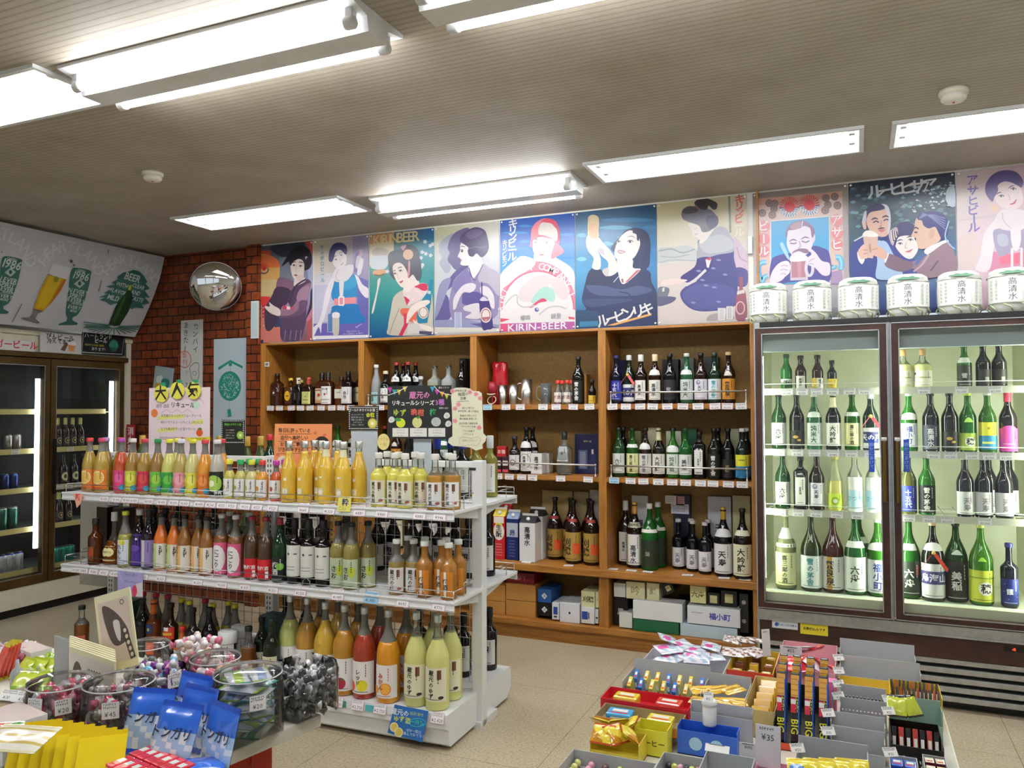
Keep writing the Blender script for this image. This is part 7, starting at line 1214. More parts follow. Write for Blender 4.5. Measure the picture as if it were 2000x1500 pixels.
q = on_g(208, 1250, .1); box_thing('juice_carton', 'dark green drink carton on the gondola base', 'carton', -.05, .05, 0, .09, 0, .24, '#17503a', 'お茶', '#cfe0cc').location = GT @ Vector((q.x-.03, .27, GZ[0]+.001))
q = on_g(500, 1250, .12); box_thing('teal_box', 'teal gift box behind the white-lidded plum wine jars', 'box', -.05, .05, 0, .09, 0, .26, '#1c4a52').location = GT @ Vector((q.x, .25, GZ[0]+.001))
# rear side of the gondola, seen through the mesh
oth('r1', 'black wine bottle with white label', 'wine', 'dark', '#0e0c0c', '#121012', [LB('#d4d4d0', '', z=(.1, .5), ops=[('t', '銀', 0, .6, .3, '#222', False)])], .05, 'wine_bottle')
oth('r2', 'dark shochu bottle with white label', 'sake', 'dark', '#120e0c', '#141212', [LB('#dedcd6', '銀滴', z=(.08, .45), ang=165)], .03, 'shochu_bottle')
oth('r3', 'white wine bottle with pale label', 'wine', 'tint', '#c0bc58', '#c4c8c8', [LB('#dcdcd8', '', z=(.08, .55), ang=110)], .06, 'wine_bottle')
oth('r4', 'dark wine bottle with blue cap', 'wine', 'dark', '#10100f', '#2438a0', [LB('#c8c8c4', '', z=(.1, .5))], .06, 'wine_bottle')
oth('r5', 'dark green bottle with red cap and black label', 'sake', 'dark', '#14301c', '#b8202c', [LB('#1a1614', '', z=(.1, .5))], .03, 'shochu_bottle')
oth('r6', 'green-gold bottle with gold cap', 'slim', 'dark', '#4c5a2c', '#b8963c', [], .05, 'shochu_bottle')
g_row([(276, 'r6'), (428, 'r6', .05), (484, 'r6', .02), (508, 'r6', .08), (527, 'r5', .04), (753, 'r5'), (800, 'r1'), (857, 'r4'), (877, 'r4', .05), (903, 'r4', .02), (933, 'r3', .1), (952, 'r3', .12)], GZ[2], 'rear top shelf', .47, 'bottles on the rear of the gondola')
g_row([(565, 'r1'), (600, 'r5'), (630, 'r1'), (680, 'r5', .1), (738, 'r2'), (768, 'r2', .08), (806, 'r2'), (832, 'r1', .1), (860, 'r1'), (887, 'r1', .06), (915, 'r1'), (952, 'r1', .08), (300, 'r5'), (350, 'r1'), (420, 'r1'), (480, 'r6')], GZ[1], 'rear middle shelf', .48, 'bottles on the rear of the gondola')
g_row([(700, 'r1'), (820, 'r1'), (880, 'r1', .1), (905, 'r1'), (955, 'r1', .14), (560, 'r1'), (600, 'r2')], GZ[0], 'rear base', .48, 'bottles on the rear of the gondola')
# tags on the gondola
def g_tags(pxs, z, place, prices, gy=-.008, tilt=-.3, special={}):
 for i, px in enumerate(pxs):
  q = on_g(px, 1000, gy); blue = px in special
  price_tag(prices[i % len(prices)], GT @ Vector((q.x, gy-.004, z-.036)), GA, f'{"blue" if blue else "pink-edged"} price tag, {ORD[i+1]} from left on the {place}', 'price tags on the gondola', .072 if blue else .062, .050 if blue else .045, '#8ab8dc' if blue else '#e2b4c8', '#9cc8e8' if blue else '#f3eef0', tilt)
g_tags([157, 203, 227, 247, 261, 290, 316, 339, 360, 389, 411, 433, 452, 478, 502, 532], GZ[2], 'top gondola shelf', ['1,540', '1,430', '1,430', '1,430', '1,430', '1,430', '1,430', '1,430', '1,430', '1,430', '1,540', '523', '523', '523', '523', '523'])
g_tags([592, 642, 702, 745, 819, 858], GZ[2], 'top gondola shelf, aisle end', ['660', '1,320', '880', '880', '880', '946'])
g_tags([150, 165, 184, 204, 226, 257, 281, 315, 387, 434, 479, 533], GZ[1], 'middle gondola shelf', ['1,320', '880', '1,100', '352', '1,430', '1,320', '1,430', '1,320', '1,320', '1,045', '1,430', '1,320'])
g_tags([587, 660, 724, 786, 856], GZ[1], 'middle gondola shelf, aisle end', ['1,320', '1,980', '1,980', '693', '770'], special={724})
g_tags([659, 699, 742, 854], .160, 'gondola base', ['2,750', '2,750', '2,750', '2,420'], -.010)
# ================================================================ signs
def sheet(name, label, cat, px, plane, draw, base='#eee', thick=.0016, out=None, tilt=0, mat='paper', corners=None):
 """px: x0,y0,x1,y1 photo pixels of the sheet; plane: ('g', gy) on the gondola, ('y', Y) a wall, ('x', X) the left wall"""
 k, d = plane
 if k == 'g': P = lambda x, y: (lambda q: (q.x, q.z))(on_g(x, y, d))
 elif k == 'y': P = lambda x, y: (lambda q: (q.x, q.z))(on_y(x, y, d))
 else: P = lambda x, y: (lambda q: (q.y, q.z))(on_x(x, y, d))
 x0, y0, x1, y1 = px; a, c = P(x0, (y0+y1)/2)[0], P(x1, (y0+y1)/2)[0]; zt, z0 = P((x0+x1)/2, y0)[1], P((x0+x1)/2, y1)[1]; w, h = c-a, zt-z0
 loc = {'g': GT @ Vector((a, d, z0)), 'y': Vector((a, d, z0)), 'x': Vector((d, a, z0))}[k]; rz = {'g': GA, 'y': 0, 'x': pi/2}[k]
 t = thing(name, label, cat, loc, (tilt, 0, rz)); b = MB()
 ar = Art(lambda q: (lambda s: (s[0]-a, s[1]-z0))(P(*q))); ar.h = thick/2+.0002
 if out: pts = [ar.pre(q) for q in out]; n = len(pts); ts = tessellate_polygon([[Vector((q[0], q[1], 0)) for q in pts]]); b.add([(q[0], s, q[1]) for s in (-thick/2, thick/2) for q in pts], [tuple(q) for q in ts]+[tuple(n+i for i in q) for q in ts]+[(i, (i+1) % n, n+(i+1) % n, n+i) for i in range(n)], base)
 else: b.box(0, w, -thick/2, thick/2, 0, h, base)
 b.build('card', mat, t)
 if draw: draw(ar, w, h); b = MB(); ar.emit(b, FRONT); b.build('lettering', mat, t)
 return t
def T(a, s, x, y, px, col, **k): a.text(s, x, y, px, col, jit=k.pop('jit', .04), **k)
def s_pop(a, w, h):
 for x0, y0 in ((297, 790), ): pass
 a.line([(300, 783), (308, 775), (320, 780), (335, 775), (352, 781), (372, 775), (392, 780), (399, 790)], .004, '#e0b4c8'); a.line([(316, 806), (326, 800), (336, 806), (346, 800), (356, 806), (366, 800), (376, 806)], .004, '#e0b4c8'); a.ell(388, 792, .0, .0, '#fff') if 0 else None
 for s, x, y, z in (('蔵原 酒造', 318, 793, .022), ): T(a, s, x, y, z, '#4a4a52')
 T(a, 'リキュール', 357, 791, .0344, '#1c1c20', bold=True)
 a.poly([(308, 813), (360, 809), (360, 817), (308, 820)], '#e4e488'); a.poly([(375, 822), (398, 818), (398, 828), (375, 829)], '#e4e488'); a.poly([(308, 838), (345, 834), (345, 842), (308, 845)], '#e4e488')
 T(a, '天然果汁たっぷりのフルーティーな', 354, 812, .0184, '#2e2c26'); T(a, '味わいでアルコール7%とスッキリした', 355, 825, .0176, '#2e2c26'); T(a, 'とても飲みやすいお酒です(^-^)!', 348, 838, .0176, '#2e2c26')
 a.line([(305, 859), (364, 855)], .003, '#e0703c', 0); T(a, '気持ちがゆったりと華やぐお酒', 335, 855, .0123, '#4a4640'); a.poly([(365, 855), (411, 853), (411, 860), (365, 862)], '#e4dc3c'); T(a, '果実の風味豊か7種類', 388, 857, .0115, '#4a4020')
 a.ell(302, 807, 6.5, 8, '#e8823c'); a.ell(390, 845, 6.5, 7.5, '#e05c28'); a.blob([(386, 838), (391, 835), (395, 838), (391, 840)], '#4a7a34'); a.ell(384, 791, 6, 7, '#c4e8d0')
t = sheet('pop_sign', 'big pink and white handwritten sign under three yellow fruit circles', 'sign', (291, 757, 410, 888), ('g', .345), s_pop, '#f0dde4')
for i, (x, y, ch) in enumerate(((315, 769, '大'), (346, 763, '人'), (378, 763, '気'))):
 sheet('fruit_circle', f'yellow fruit-shaped lettered card atop the pink sign, {ORD[i+1]} of three from the left', 'sign', (x-14, y-18, x+14, y+18), ('g', .336-.002*i), lambda a, w, h: (T(a, ch, x, y, .085, '#26241c', bold=True), a.blob([(x-2, y-20), (x+6, y-22), (x+10, y-17), (x+3, y-15)], '#2f9a6c')), '#e6e05c', out=[(x+14*cos(k*pi/10), y+17*sin(k*pi/10)) for k in range(20)])
def fruit_ic(a, x, y, r, c, kiwi=False):
 a.ell(x, y, r, r*1.15, c); a.ell(x, y, r*.7, r*.8, '#d8d87c' if not kiwi else '#a8cc5c'); a.ell(x, y, r*.3, r*.36, '#f0f0c8')
def dots(a, x0, y0, x1, y1, n, m):
 for i in range(n):
  f = i/(n-1)
  for y in (y0, y1): xx = x0+(x1-x0)*f; a.rect(xx-.9, y-.9, xx+.9, y+.9, '#e4e2dc')
 for i in range(m):
  f = i/(m-1)
  for x in (x0, x1): yy = y0+(y1-y0)*f; a.rect(x-.9, yy-.9, x+.9, yy+.9, '#e4e2dc')
def s_kiwi(a, w, h): dots(a, 434, 822, 476, 864, 14, 12); T(a, '果肉入りキウイ酒', 455, 829, .0142, '#6cc43c', bold=True); [T(a, s, 450, 840+i*5.2, .0086, '#dcdcd4') for i, s in enumerate(('キウイの果肉が', 'たっぷり入った', 'お酒です。甘さ', 'ひかえめなので'))]; fruit_ic(a, 470, 850, 7, '#8ab43c', True)
sheet('chalk_sign', 'small black dotted-edge sign about kiwi liqueur with a kiwi drawing', 'sign', (432, 820, 478, 890), ('g', .340), s_kiwi, '#1c1f1c')
def s_gold(a, w, h): dots(a, 683, 796, 737, 837, 18, 12); T(a, 'ゴールドキウイのお酒', 707, 801, .0151, '#e6e4dc', bold=True); T(a, '金粒', 724, 811, .0252, '#d8d848', bold=True); [T(a, s, 699, 810+i*5, .0090, '#dcdcd4') for i, s in enumerate(('ゴールドキウイを', '贅沢に使いました', '甘酸っぱい香りの', 'とろりとした', 'うれしい一本です'))]; fruit_ic(a, 728, 827, 9, '#c8b83c')
sheet('chalk_sign', 'black dotted-edge sign about golden kiwi liqueur', 'sign', (681, 793, 740, 840), ('g', .300), s_gold, '#1c1f1c')
def s_board(a, w, h):
 for x, y, c in ((762, 762, '#c03c9c'), (771, 766, '#2f9cb4'), (780, 766, '#c8b82c'), (791, 760, '#c8b83c'), (845, 760, '#2f9cb4'), (854, 766, '#c03c9c'), (864, 770, '#d88c2c'), (873, 774, '#c8c43c')): a.poly([(x-5, y-5), (x+4, y-5), (x, y+6)], c)
 a.line([(758, 772), (775, 766), (796, 755)], .003, '#e8e6e0'); a.line([(848, 754), (860, 766), (882, 772)], .003, '#e8e6e0')
 T(a, '蔵元の', 820, 772, .0372, '#d880b4', bold=True); T(a, 'リキュールシリーズ', 806, 787, .0258, '#ecebe6', bold=True); T(a, '3種', 860, 786, .0312, '#c06cc0', bold=True)
 T(a, 'ゆず', 781, 806, .0348, '#b8c83c', bold=True); T(a, '晩柑', 816, 806, .0348, '#d86450', bold=True); T(a, '梅', 846, 806, .0360, '#3cb06c', bold=True)
 a.ell(783, 826, 9, 9, '#d0d838'); a.blob([(770, 819), (778, 816), (784, 821), (776, 823)], '#3a8a3c'); a.ell(815, 825, 9.5, 10.5, '#d4d088'); a.blob([(812, 815), (820, 813), (818, 818)], '#4a8a3c'); a.ell(852, 824, 9.5, 9, '#b4bab6'); a.line([(850, 817), (852, 830)], .0015, '#8a908c')
 for x, y in ((765, 820), (873, 812), (876, 828)): a.blob([(x-6, y), (x-2, y-6), (x+4, y-5), (x+6, y+1), (x+2, y+5), (x-4, y+5)], '#dcdcd8'); a.ring(x, y, 1.6, .0015, '#6a6a6a')
 for x0, x1 in ((767, 798), (801, 834), (837, 870)):
  a.rect(x0, 836, x1, 853, '#e4e2dc'); [T(a, s, (x0+x1)/2, 840+i*5.5, .0075, '#3a3a36') for i, s in enumerate(('さっぱりした', '甘さひかえめ', 'すっきり'))]
 T(a, '飲みくらべ', 867, 757, .0108, '#e8e6e0'); T(a, '梅酒のほか', 867, 797, .0099, '#e8e6e0')
sheet('chalk_sign', 'large black sign with bunting announcing three brewery liqueurs', 'sign', (757, 753, 882, 857), ('g', .290), s_board, '#1e211f')
for px, lb in (((686, 838, 737, 968), 'pale grey plastic panel below the golden kiwi sign'), ((808, 857, 842, 974), 'narrow pale grey plastic panel below the black bunting sign')): sheet('sign_panel', lb, 'sign panel', px, ('g', .308), lambda a, w, h: [a.rect(0, 0, 0, 0, '#fff')] if 0 else None, '#b9c4cc', .004, mat='satin')
def s_blossom(a, w, h):
 for x, y in ((930, 770), (938, 778), (918, 766), (889, 798), (889, 822), (896, 790), (936, 835), (884, 764)):
  for k in range(5): g = k*2*pi/5; a.ell(x+2.6*cos(g), y+2.6*sin(g), 2.2, 2.2, '#e0929c', 8)
  a.ell(x, y, 1, 1, '#c05a6c', 6)
 T(a, '宇奈月の湯', 900, 763, .0119, '#5a5a50'); T(a, '梅酒の', 905, 770, .0187, '#4a4a44'); T(a, '効果', 905, 778, .0153, '#4a4a44'); a.line([(893, 784), (916, 783)], .0015, '#8a8a7c', 0)
 for y, s in ((797, '香りに癒され'), (803, '疲労回復・夏バテ防止'), (812, '胃腸を元気にする'), (818, '糖分補給 美容にも'), (827, '血行促進と美肌効果'), (833, 'でのんびり効果'), (842, 'アロマ効果で'), (848, 'リラックス')): T(a, s, 915, y, .0106, '#6a6454')
 a.line([(898, 856), (906, 853), (920, 856), (934, 853), (939, 860), (932, 870), (918, 868), (904, 871), (898, 864), (898, 856)], .0015, '#b8b4a0'); T(a, '身体にうれしい', 918, 860, .0110, '#a8a48c')
sheet('pop_sign', 'cream die-cut sign with pink blossoms about plum wine benefits', 'sign', (876, 757, 950, 880), ('g', .272), s_blossom, '#e2e0c4', out=[(884, 760), (892, 757), (908, 757), (918, 759), (924, 764), (935, 764), (941, 768), (942, 790), (943, 820), (944, 846), (950, 853), (948, 862), (942, 868), (943, 876), (930, 880), (918, 874), (900, 872), (884, 871), (875, 864), (877, 856), (884, 852), (883, 800), (881, 775)])
def s_note(a, w, h): T(a, 'おすすめ', 748, 858, .016, '#c89a3c'); T(a, '一本!', 748, 868, .018, '#c89a3c')
sheet('pop_note', 'round pale yellow paper note hanging under the golden kiwi sign', 'note', (736, 846, 762, 880), ('g', .286), s_note, '#e6d890', out=[(749+12*cos(k*pi/8), 863+16*sin(k*pi/8)) for k in range(16)])
def s_orange(a, w, h):
 for i, (s, x, y) in enumerate((('毎日頑張っている', 573, 841), ('自分へ美味しい', 573, 855), ('お酒のご褒美は', 573, 868), ('いかがですか', 565, 879))): T(a, s, x, y, .0245, '#3c2412', bold=True); a.line([(542, y+7), (606, y+6.5)], .0022, '#4a2410', 0)
 for x, y in ((614, 846), (632, 850), (541, 888)): a.ell(x, y, 3.4, 3.4, '#d86c50', 8)
 a.ell(627, 868, 15, 16, '#26221e'); a.ell(629, 872, 10, 11, '#ecd8a8'); a.blob([(618, 868), (622, 857), (636, 856), (642, 868), (632, 862)], '#26221e'); a.ell(552, 903, 12, 13, '#e8dcc8'); a.line([(547, 907), (550, 900), (553, 895), (556, 902), (557, 909), (547, 909)], .002, '#5a4a3c')
sheet('pop_sign', 'orange handwritten sign with a round drawing of a dark-haired face', 'sign', (534, 828, 646, 965), ('g', .240), s_orange, '#e8935c', tilt=-.03)
def s_blue(a, w, h):
 T(a, '蔵元の', 782, 1391, .0298, '#e8eef4', bold=True); T(a, 'ゆず酒', 785, 1405, .0279, '#d8e04c', bold=True); T(a, '満足!幸せ', 814, 1395, .0161, '#c8d83c'); a.ring(815, 1411, 16, .003, '#3cc0d0', 20, 8); T(a, '一升瓶', 815, 1411, .0223, '#3cd0a8', bold=True); T(a, 'ぜひ一度は', 808, 1428, .0149, '#e8eef4'); T(a, '飲んでみて下さい', 812, 1436, .0149, '#e8eef4')
 for x, y in ((770, 1420), (779, 1430)): a.ell(x, y, 8.5, 9.5, '#f0e8c0'); a.ell(x, y, 6.5, 7.5, '#e0c860')
sheet('pop_sign', 'bright blue handwritten sign for yuzu liqueur on the gondola base', 'sign', (758, 1376, 836, 1450), ('g', -.016), s_blue, '#1f6cb8', tilt=0, out=[(771, 1376), (837, 1389), (825, 1450), (757, 1431)])
def s_lav(a, w, h):
 T(a, 'ラベンダー', 256, 1123, .0186, '#34386c'); T(a, 'クランベリー', 257, 1137, .0161, '#34386c'); T(a, 'ブルー', 245, 1150, .0136, '#4a4c80'); T(a, '夏に最適', 245, 1157, .0124, '#4a4c80'); a.poly([(266, 1140), (279, 1137), (279, 1165), (266, 1165)], '#d8d4d8'); a.ell(263, 1154, 5, 11, '#d83c64'); a.line([(232, 1115), (238, 1134)], .002, '#eee', 0)
sheet('pop_sign', 'lavender handwritten sign hanging below the middle gondola shelf', 'sign', (230, 1117, 279, 1164), ('g', -.018), s_lav, '#a9a4d8')
sheet('pop_note', 'yellow paper note clipped to the top gondola shelf', 'note', (659, 972, 684, 999), ('g', -.012), lambda a, w, h: (T(a, '粋', 673, 981, .036, '#26285c', bold=True), T(a, 'こい', 668, 993, .02, '#3a3a5c')), '#e0d868', tilt=-.15)
sheet('pop_note', 'pink arrow-shaped paper note at the end of the top gondola shelf', 'note', (144, 965, 162, 992), ('g', -.018), lambda a, w, h: T(a, '新', 153, 971, .04, '#d8504c', bold=True), '#e8a890', out=[(144, 964), (163, 966), (158, 983), (150, 992)])
sheet('end_sheet', 'creased pale plastic sheet hanging at the far end of the gondola', 'plastic sheet', (157, 972, 232, 1145), ('g', .3538), None, '#9a978c', .003, mat='satin')
# --- on the brick wall
BW = YW+.0165
def s_strip(a, w, h):
 T(a, 'カンパイ', 382, 660, .0578, '#1c1c1c', vert=True); T(a, 'あきた', 364, 650, .0578, '#1c1c1c', vert=True); a.line([(362, 676), (361, 688)], .006, '#1c1c1c', 0); a.ring(361, 702, 12, .006, '#d84c3c', ry=16); T(a, '条列', 361, 701, .0510, '#d84c3c', vert=True)
 a.line([(372, 726), (371, 718), (377, 711), (384, 708), (389, 712), (388, 722), (389, 733), (384, 745), (376, 742), (373, 734), (372, 726)], .004, '#1c1c1c'); a.ring(380, 729, 4, .003, '#1c1c1c'); a.line([(364, 724), (369, 727), (364, 731), (364, 724)], .003, '#1c1c1c', 0); T(a, '秋田', 365, 752, .0204, '#333', vert=True); T(a, '乾杯', 356, 752, .0204, '#333', vert=True)
sheet('banner', 'tall white handwritten banner with a red circled stamp on the brick wall', 'banner', (353, 625, 396, 776), ('y', BW), s_strip, '#cfcfca')
def s_melon(a, w, h):
 a.poly([(426, 718), (450, 703), (474, 715), (474, 720), (450, 708), (427, 723)], '#1f8a74'); a.rect(447, 709, 453, 715, '#1f8a74'); a.line([(450, 715), (450, 728)], .002, '#3a7a6c', 0); a.ell(449, 754, 22, 29, '#1f8a74', 26)
 r = random.Random(5)
 for k in range(120):
  g, q = r.uniform(0, 2*pi), sqrt(r.random())*.9; x, y = 449+20*q*cos(g), 754+26*q*sin(g); s = r.uniform(0, pi); a.line([(x-1.7*cos(s), y-1.7*sin(s)), (x+1.7*cos(s), y+1.7*sin(s))], .004, '#b4cccc', 0)
 a.line([(449, 783), (448, 799)], .002, '#3a7a6c', 0); a.poly([(445, 800), (451, 799), (453, 813), (446, 814)], '#1f8a74')
sheet('banner', 'long pale blue banner printed with a green lantern ball under a roof', 'banner', (417, 661, 486, 892), ('y', BW-.002), s_melon, '#b9c8cf')
def s_small(a, w, h): a.poly([(301, 748), (312, 735), (316, 738), (310, 768), (299, 770)], '#c8a038'); a.blob([(302, 735), (312, 731), (314, 742), (304, 746)], '#d4dcd8'); a.blob([(313, 737), (328, 738), (324, 762), (318, 770), (313, 760)], '#2f7a6c')
t = sheet('wall_card', 'small tilted grey beer card with a glass drawing on the brick wall', 'poster', (297, 713, 334, 775), ('y', BW), s_small, '#9cb0b0'); t.rotation_euler = (0, .14, 0)
sheet('wall_sign', 'red vertical fire extinguisher sign beside the beer fridge', 'sign', (247, 829, 264, 889), ('y', 4.628), lambda a, w, h: a.text('消火器', 255, 859, .07, '#e0d8d4', vert=True, bold=True), '#a8262c')
t = sheet('wall_frame', 'pale blue card in a thin wooden frame on the brick pier', 'picture', (491, 588, 505, 661), ('y', YW-.037), lambda a, w, h: a.rect(492.5, 592, 503.5, 657, '#b4c4c4'), '#c8cfc8', .012)
b = MB(); c = on_y(435, 560, 4.60); TM = Matrix.Translation((c.x, YW-.13, c.z)) @ Matrix.Rotation(.70, 4, 'Z') @ Matrix.Rotation(pi/2+.30, 4, 'X')
t = thing('convex_mirror', 'round convex security mirror on the brick wall', 'mirror', (0, 0, 0))
Rr, hh = .178, .055; Rs = (Rr*Rr+hh*hh)/(2*hh); b = MB(); b.lathe([(Rs*sin(k/12*math.asin(Rr/Rs)), .045+Rs*cos(k/12*math.asin(Rr/Rs))-Rs+hh) for k in range(12, 0, -1)]+[(.0005, .045+hh)], 40, '#ddd', T=TM, caps=False); b.build('mirror_dome', 'mirror', t)
b = MB(); b.lathe([(.12, .02), (.17, .03), (.180, .036), (.182, .045), (.178, .05)], 40, '#c9c9c4', T=TM, caps=False); b.build('rim', 'satin', t)
b = MB(); b.box(c.x-.02, c.x+.02, YW-.13, YW+.02, c.z-.02, c.z+.02, '#777'); b.build('bracket', 'satin', t)
# --- overhanging beer banner above the left fridge
PRF = ospline([(-5.003, 2.655), (-5.061, 2.468), (-5.179, 2.239), (-5.316, 2.035)], 6); SL = [0]
for p, q in zip(PRF, PRF[1:]): SL.append(SL[-1]+sqrt((p[0]-q[0])**2+(p[1]-q[1])**2))
def on_banner(q):
 d = ray(q[0], q[1]); best = None
 for i, (p, r) in enumerate(zip(PRF, PRF[1:])):
  ex, ez = r[0]-p[0], r[1]-p[1]; det = d.x*-ez+d.z*ex
  if abs(det) < 1e-9: continue
  k = (p[0]*-ez+(p[1]-EYE)*ex)/det; s = (d.x*(p[1]-EYE)-d.z*p[0])/det
  if -.35 < s < 1.35 and (best is None or abs(s-.5) < best[0]): best = (abs(s-.5), SL[i]+s*(SL[i+1]-SL[i]), k*d.y)
 return (best[1], best[2]) if best else (0, 3)
def banner_pt(u, v, h):
 u = min(max(u, 0), SL[-1]); i = max(k for k in range(len(SL)-1) if SL[k] <= u); f = (u-SL[i])/(SL[i+1]-SL[i]); p, q = PRF[i], PRF[i+1]
 nx, nz = -(q[1]-p[1]), q[0]-p[0]; l = sqrt(nx*nx+nz*nz); return Vector((p[0]+(q[0]-p[0])*f+nx/l*h, min(max(v, 2.4), 4.632), p[1]+(q[1]-p[1])*f+nz/l*h))
t = thing('beer_banner', 'curved grey overhanging banner with beer glass, tree and bottle artwork', 'banner', (0, 0, 0))
b = MB(); b.grid(lambda i, j: banner_pt(SL[-1]*i, 2.4+2.232*j, 0), 24, 4, '#bdbfc4'); b.grid(lambda i, j: banner_pt(SL[-1]*i, 2.4+2.232*j, -.006), 24, 4, '#bdbfc4'); b.build('panel', 'satin', t)
a = Art(on_banner); a.STEP = .0001; a.h = .0006
zz = lambda q: (q[0]/6, 430+q[1]/6)
Z = lambda *p: [zz(q) for q in p]
GR, GD = '#376a5e', '#2b554b'
def upright_text(a, s, x, y, size, col, rot=0, sx=.9, bold=True):   # local axes run (down, along): lay lettering along the wall
 u, v = on_banner(zz((x, y))); items = []; cur = 0
 for ch in s:
  if ch == ' ': cur += .3; continue
  vs, ts, x0, x1, y0, y1 = glyph(ch, bold); items.append((vs, ts, cur-x0)); cur += x1-x0+.07
 a.up(); c, q = cos(rot), sin(rot)
 for vs, ts, ox in items:
  o = []
  for g, k in vs: g, k = (g+ox-cur/2)*sx*size, (k-.36)*size; o.append((u-(g*q+k*c), v+g*c-k*q))
  a.raw(o, [t_[::-1] for t_ in ts], col)
for cx, cy, rx, ry in ((840, 640, 340, 330), (1540, 730, 300, 260), (60, 560, 320, 400)):
 for i, ch in enumerate('HEARTLAND'):
  g = rad(160-i*17.5); x, y = cx+rx*cos(g), cy-ry*sin(g)+(cos(g)*70); upright_text(a, ch, x, y, .115, '#cfd1d3', rot=(g-pi/2)*.9)
def glass(a, dx, dy):
 sh = lambda *p: Z(*[(x+dx, y+dy) for x, y in p])
 a.poly(spline(sh((840, 570), (900, 555), (1055, 590), (1060, 640), (1030, 800), (960, 1010), (890, 1120), (780, 1130), (775, 1010), (800, 820), (820, 640)), 3), GR); a.poly(sh((790, 1130), (850, 1130), (845, 1170), (910, 1205), (900, 1225), (680, 1228), (690, 1210), (780, 1180)), GR)
 a.poly(sh((860, 745), (930, 690), (995, 740), (930, 795)), '#a9b8b4'); a.ell(*zz((930+dx, 740+dy)), 3.2, 4, GD)
 for s, x, y, z in (('1986', 958, 650, .115), ('IN EVERY', 915, 835, .066), ('SPIRIT', 890, 888, .066), ('B EVERY', 890, 940, .062), ('SEASON', 905, 978, .036), ('EVERY', 872, 1020, .056), ('MORE', 860, 1062, .034), ('CHEERS', 950, 590, .032)): upright_text(a, s, x+dx, y+dy, z*.72, '#c4cdca', rot=-.06, sx=.85)
glass(a, 0, 0); glass(a, -812, -135)
a.poly(Z((560, 620), (620, 500), (840, 560), (780, 690), (720, 700)), '#d0d2d4'); a.poly(Z((555, 635), (660, 660), (770, 690), (700, 820), (600, 960), (500, 1060), (385, 1030), (460, 820)), '#b9901c'); a.poly(Z((580, 645), (720, 685), (640, 830), (520, 1030), (420, 1020), (480, 850)), '#c8a820'); a.poly(Z((740, 690), (775, 690), (700, 830), (600, 960), (560, 1000), (660, 820)), '#b06a1c')
a.poly(Z((380, 1035), (500, 1065), (440, 1090), (410, 1150), (460, 1195), (440, 1205), (245, 1150), (250, 1135), (350, 1130), (385, 1085)), '#7a756e'); a.ell(*zz((650, 690)), 5, 6, '#8a8420')
for x, y, r in ((830, 480, 28), (862, 525, 17), (14, 370, 12)): a.poly([zz((x+r*(1 if k % 2 else .42)*sin(k*pi/5), y+r*(1 if k % 2 else .42)*cos(k*pi/5))) for k in range(10)], '#4a5250')
a.poly(Z((1560, 578), (1630, 600), (1680, 650), (1720, 720), (1700, 740), (1750, 800), (1690, 820), (1750, 905), (1690, 900), (1750, 970), (1660, 990), (1680, 1030), (1580, 1020), (1540, 1040), (1480, 1000), (1420, 1000), (1360, 970), (1290, 990), (1240, 950), (1160, 930), (1220, 900), (1150, 900), (1260, 860), (1210, 850), (1300, 800), (1240, 770), (1340, 750), (1300, 730), (1380, 690), (1370, 660), (1440, 610), (1500, 600)), GR)
for s, x, y, z in (('BEER', 1555, 670, .12), ('WITH', 1425, 755, .07), ('CLEAR', 1620, 775, .066), ('FLAVOR', 1385, 832, .066), ('AND', 1585, 845, .072), ('MILD', 1325, 905, .085), ('TASTE', 1600, 920, .072)): upright_text(a, s, x, y, z*.66, '#c4cdca', rot=-.1, sx=.85)
for k in range(15): g = rad(5+170*k/14); a.line(Z((1330+60*cos(g), 1235+20*sin(g)), (1330-360*cos(g) if k < 0 else 1330+340*cos(g), 1225+110*sin(g))), .007, GR, 0)
for y in (1185, 1215, 1250): a.line(Z((970, y), (1290, 1225)), .006, GR, 0)
a.poly(Z((1500, 760), (1535, 755), (1530, 830), (1550, 900), (1500, 1060), (1395, 1225), (1330, 1235), (1270, 1215), (1290, 1150), (1350, 1000), (1440, 880), (1480, 820)), '#1c3a20'); a.poly(Z((1440, 900), (1480, 860), (1400, 1060), (1340, 1190), (1310, 1180), (1370, 1030)), '#2f5a2a'); a.poly(Z((1495, 760), (1535, 752), (1525, 820), (1490, 815)), '#a8ac4c')
for x0, y0, x1, y1 in ((1185, 700, 1145, 830), (250, 970, 135, 1190), (1260, 340, 1255, 395)): a.line(Z((x0, y0), (x1, y1)), .006, '#6a6c6c', 0)
b = MB(); a.emit(b, banner_pt, .02); b.build('print', 'satin', t)
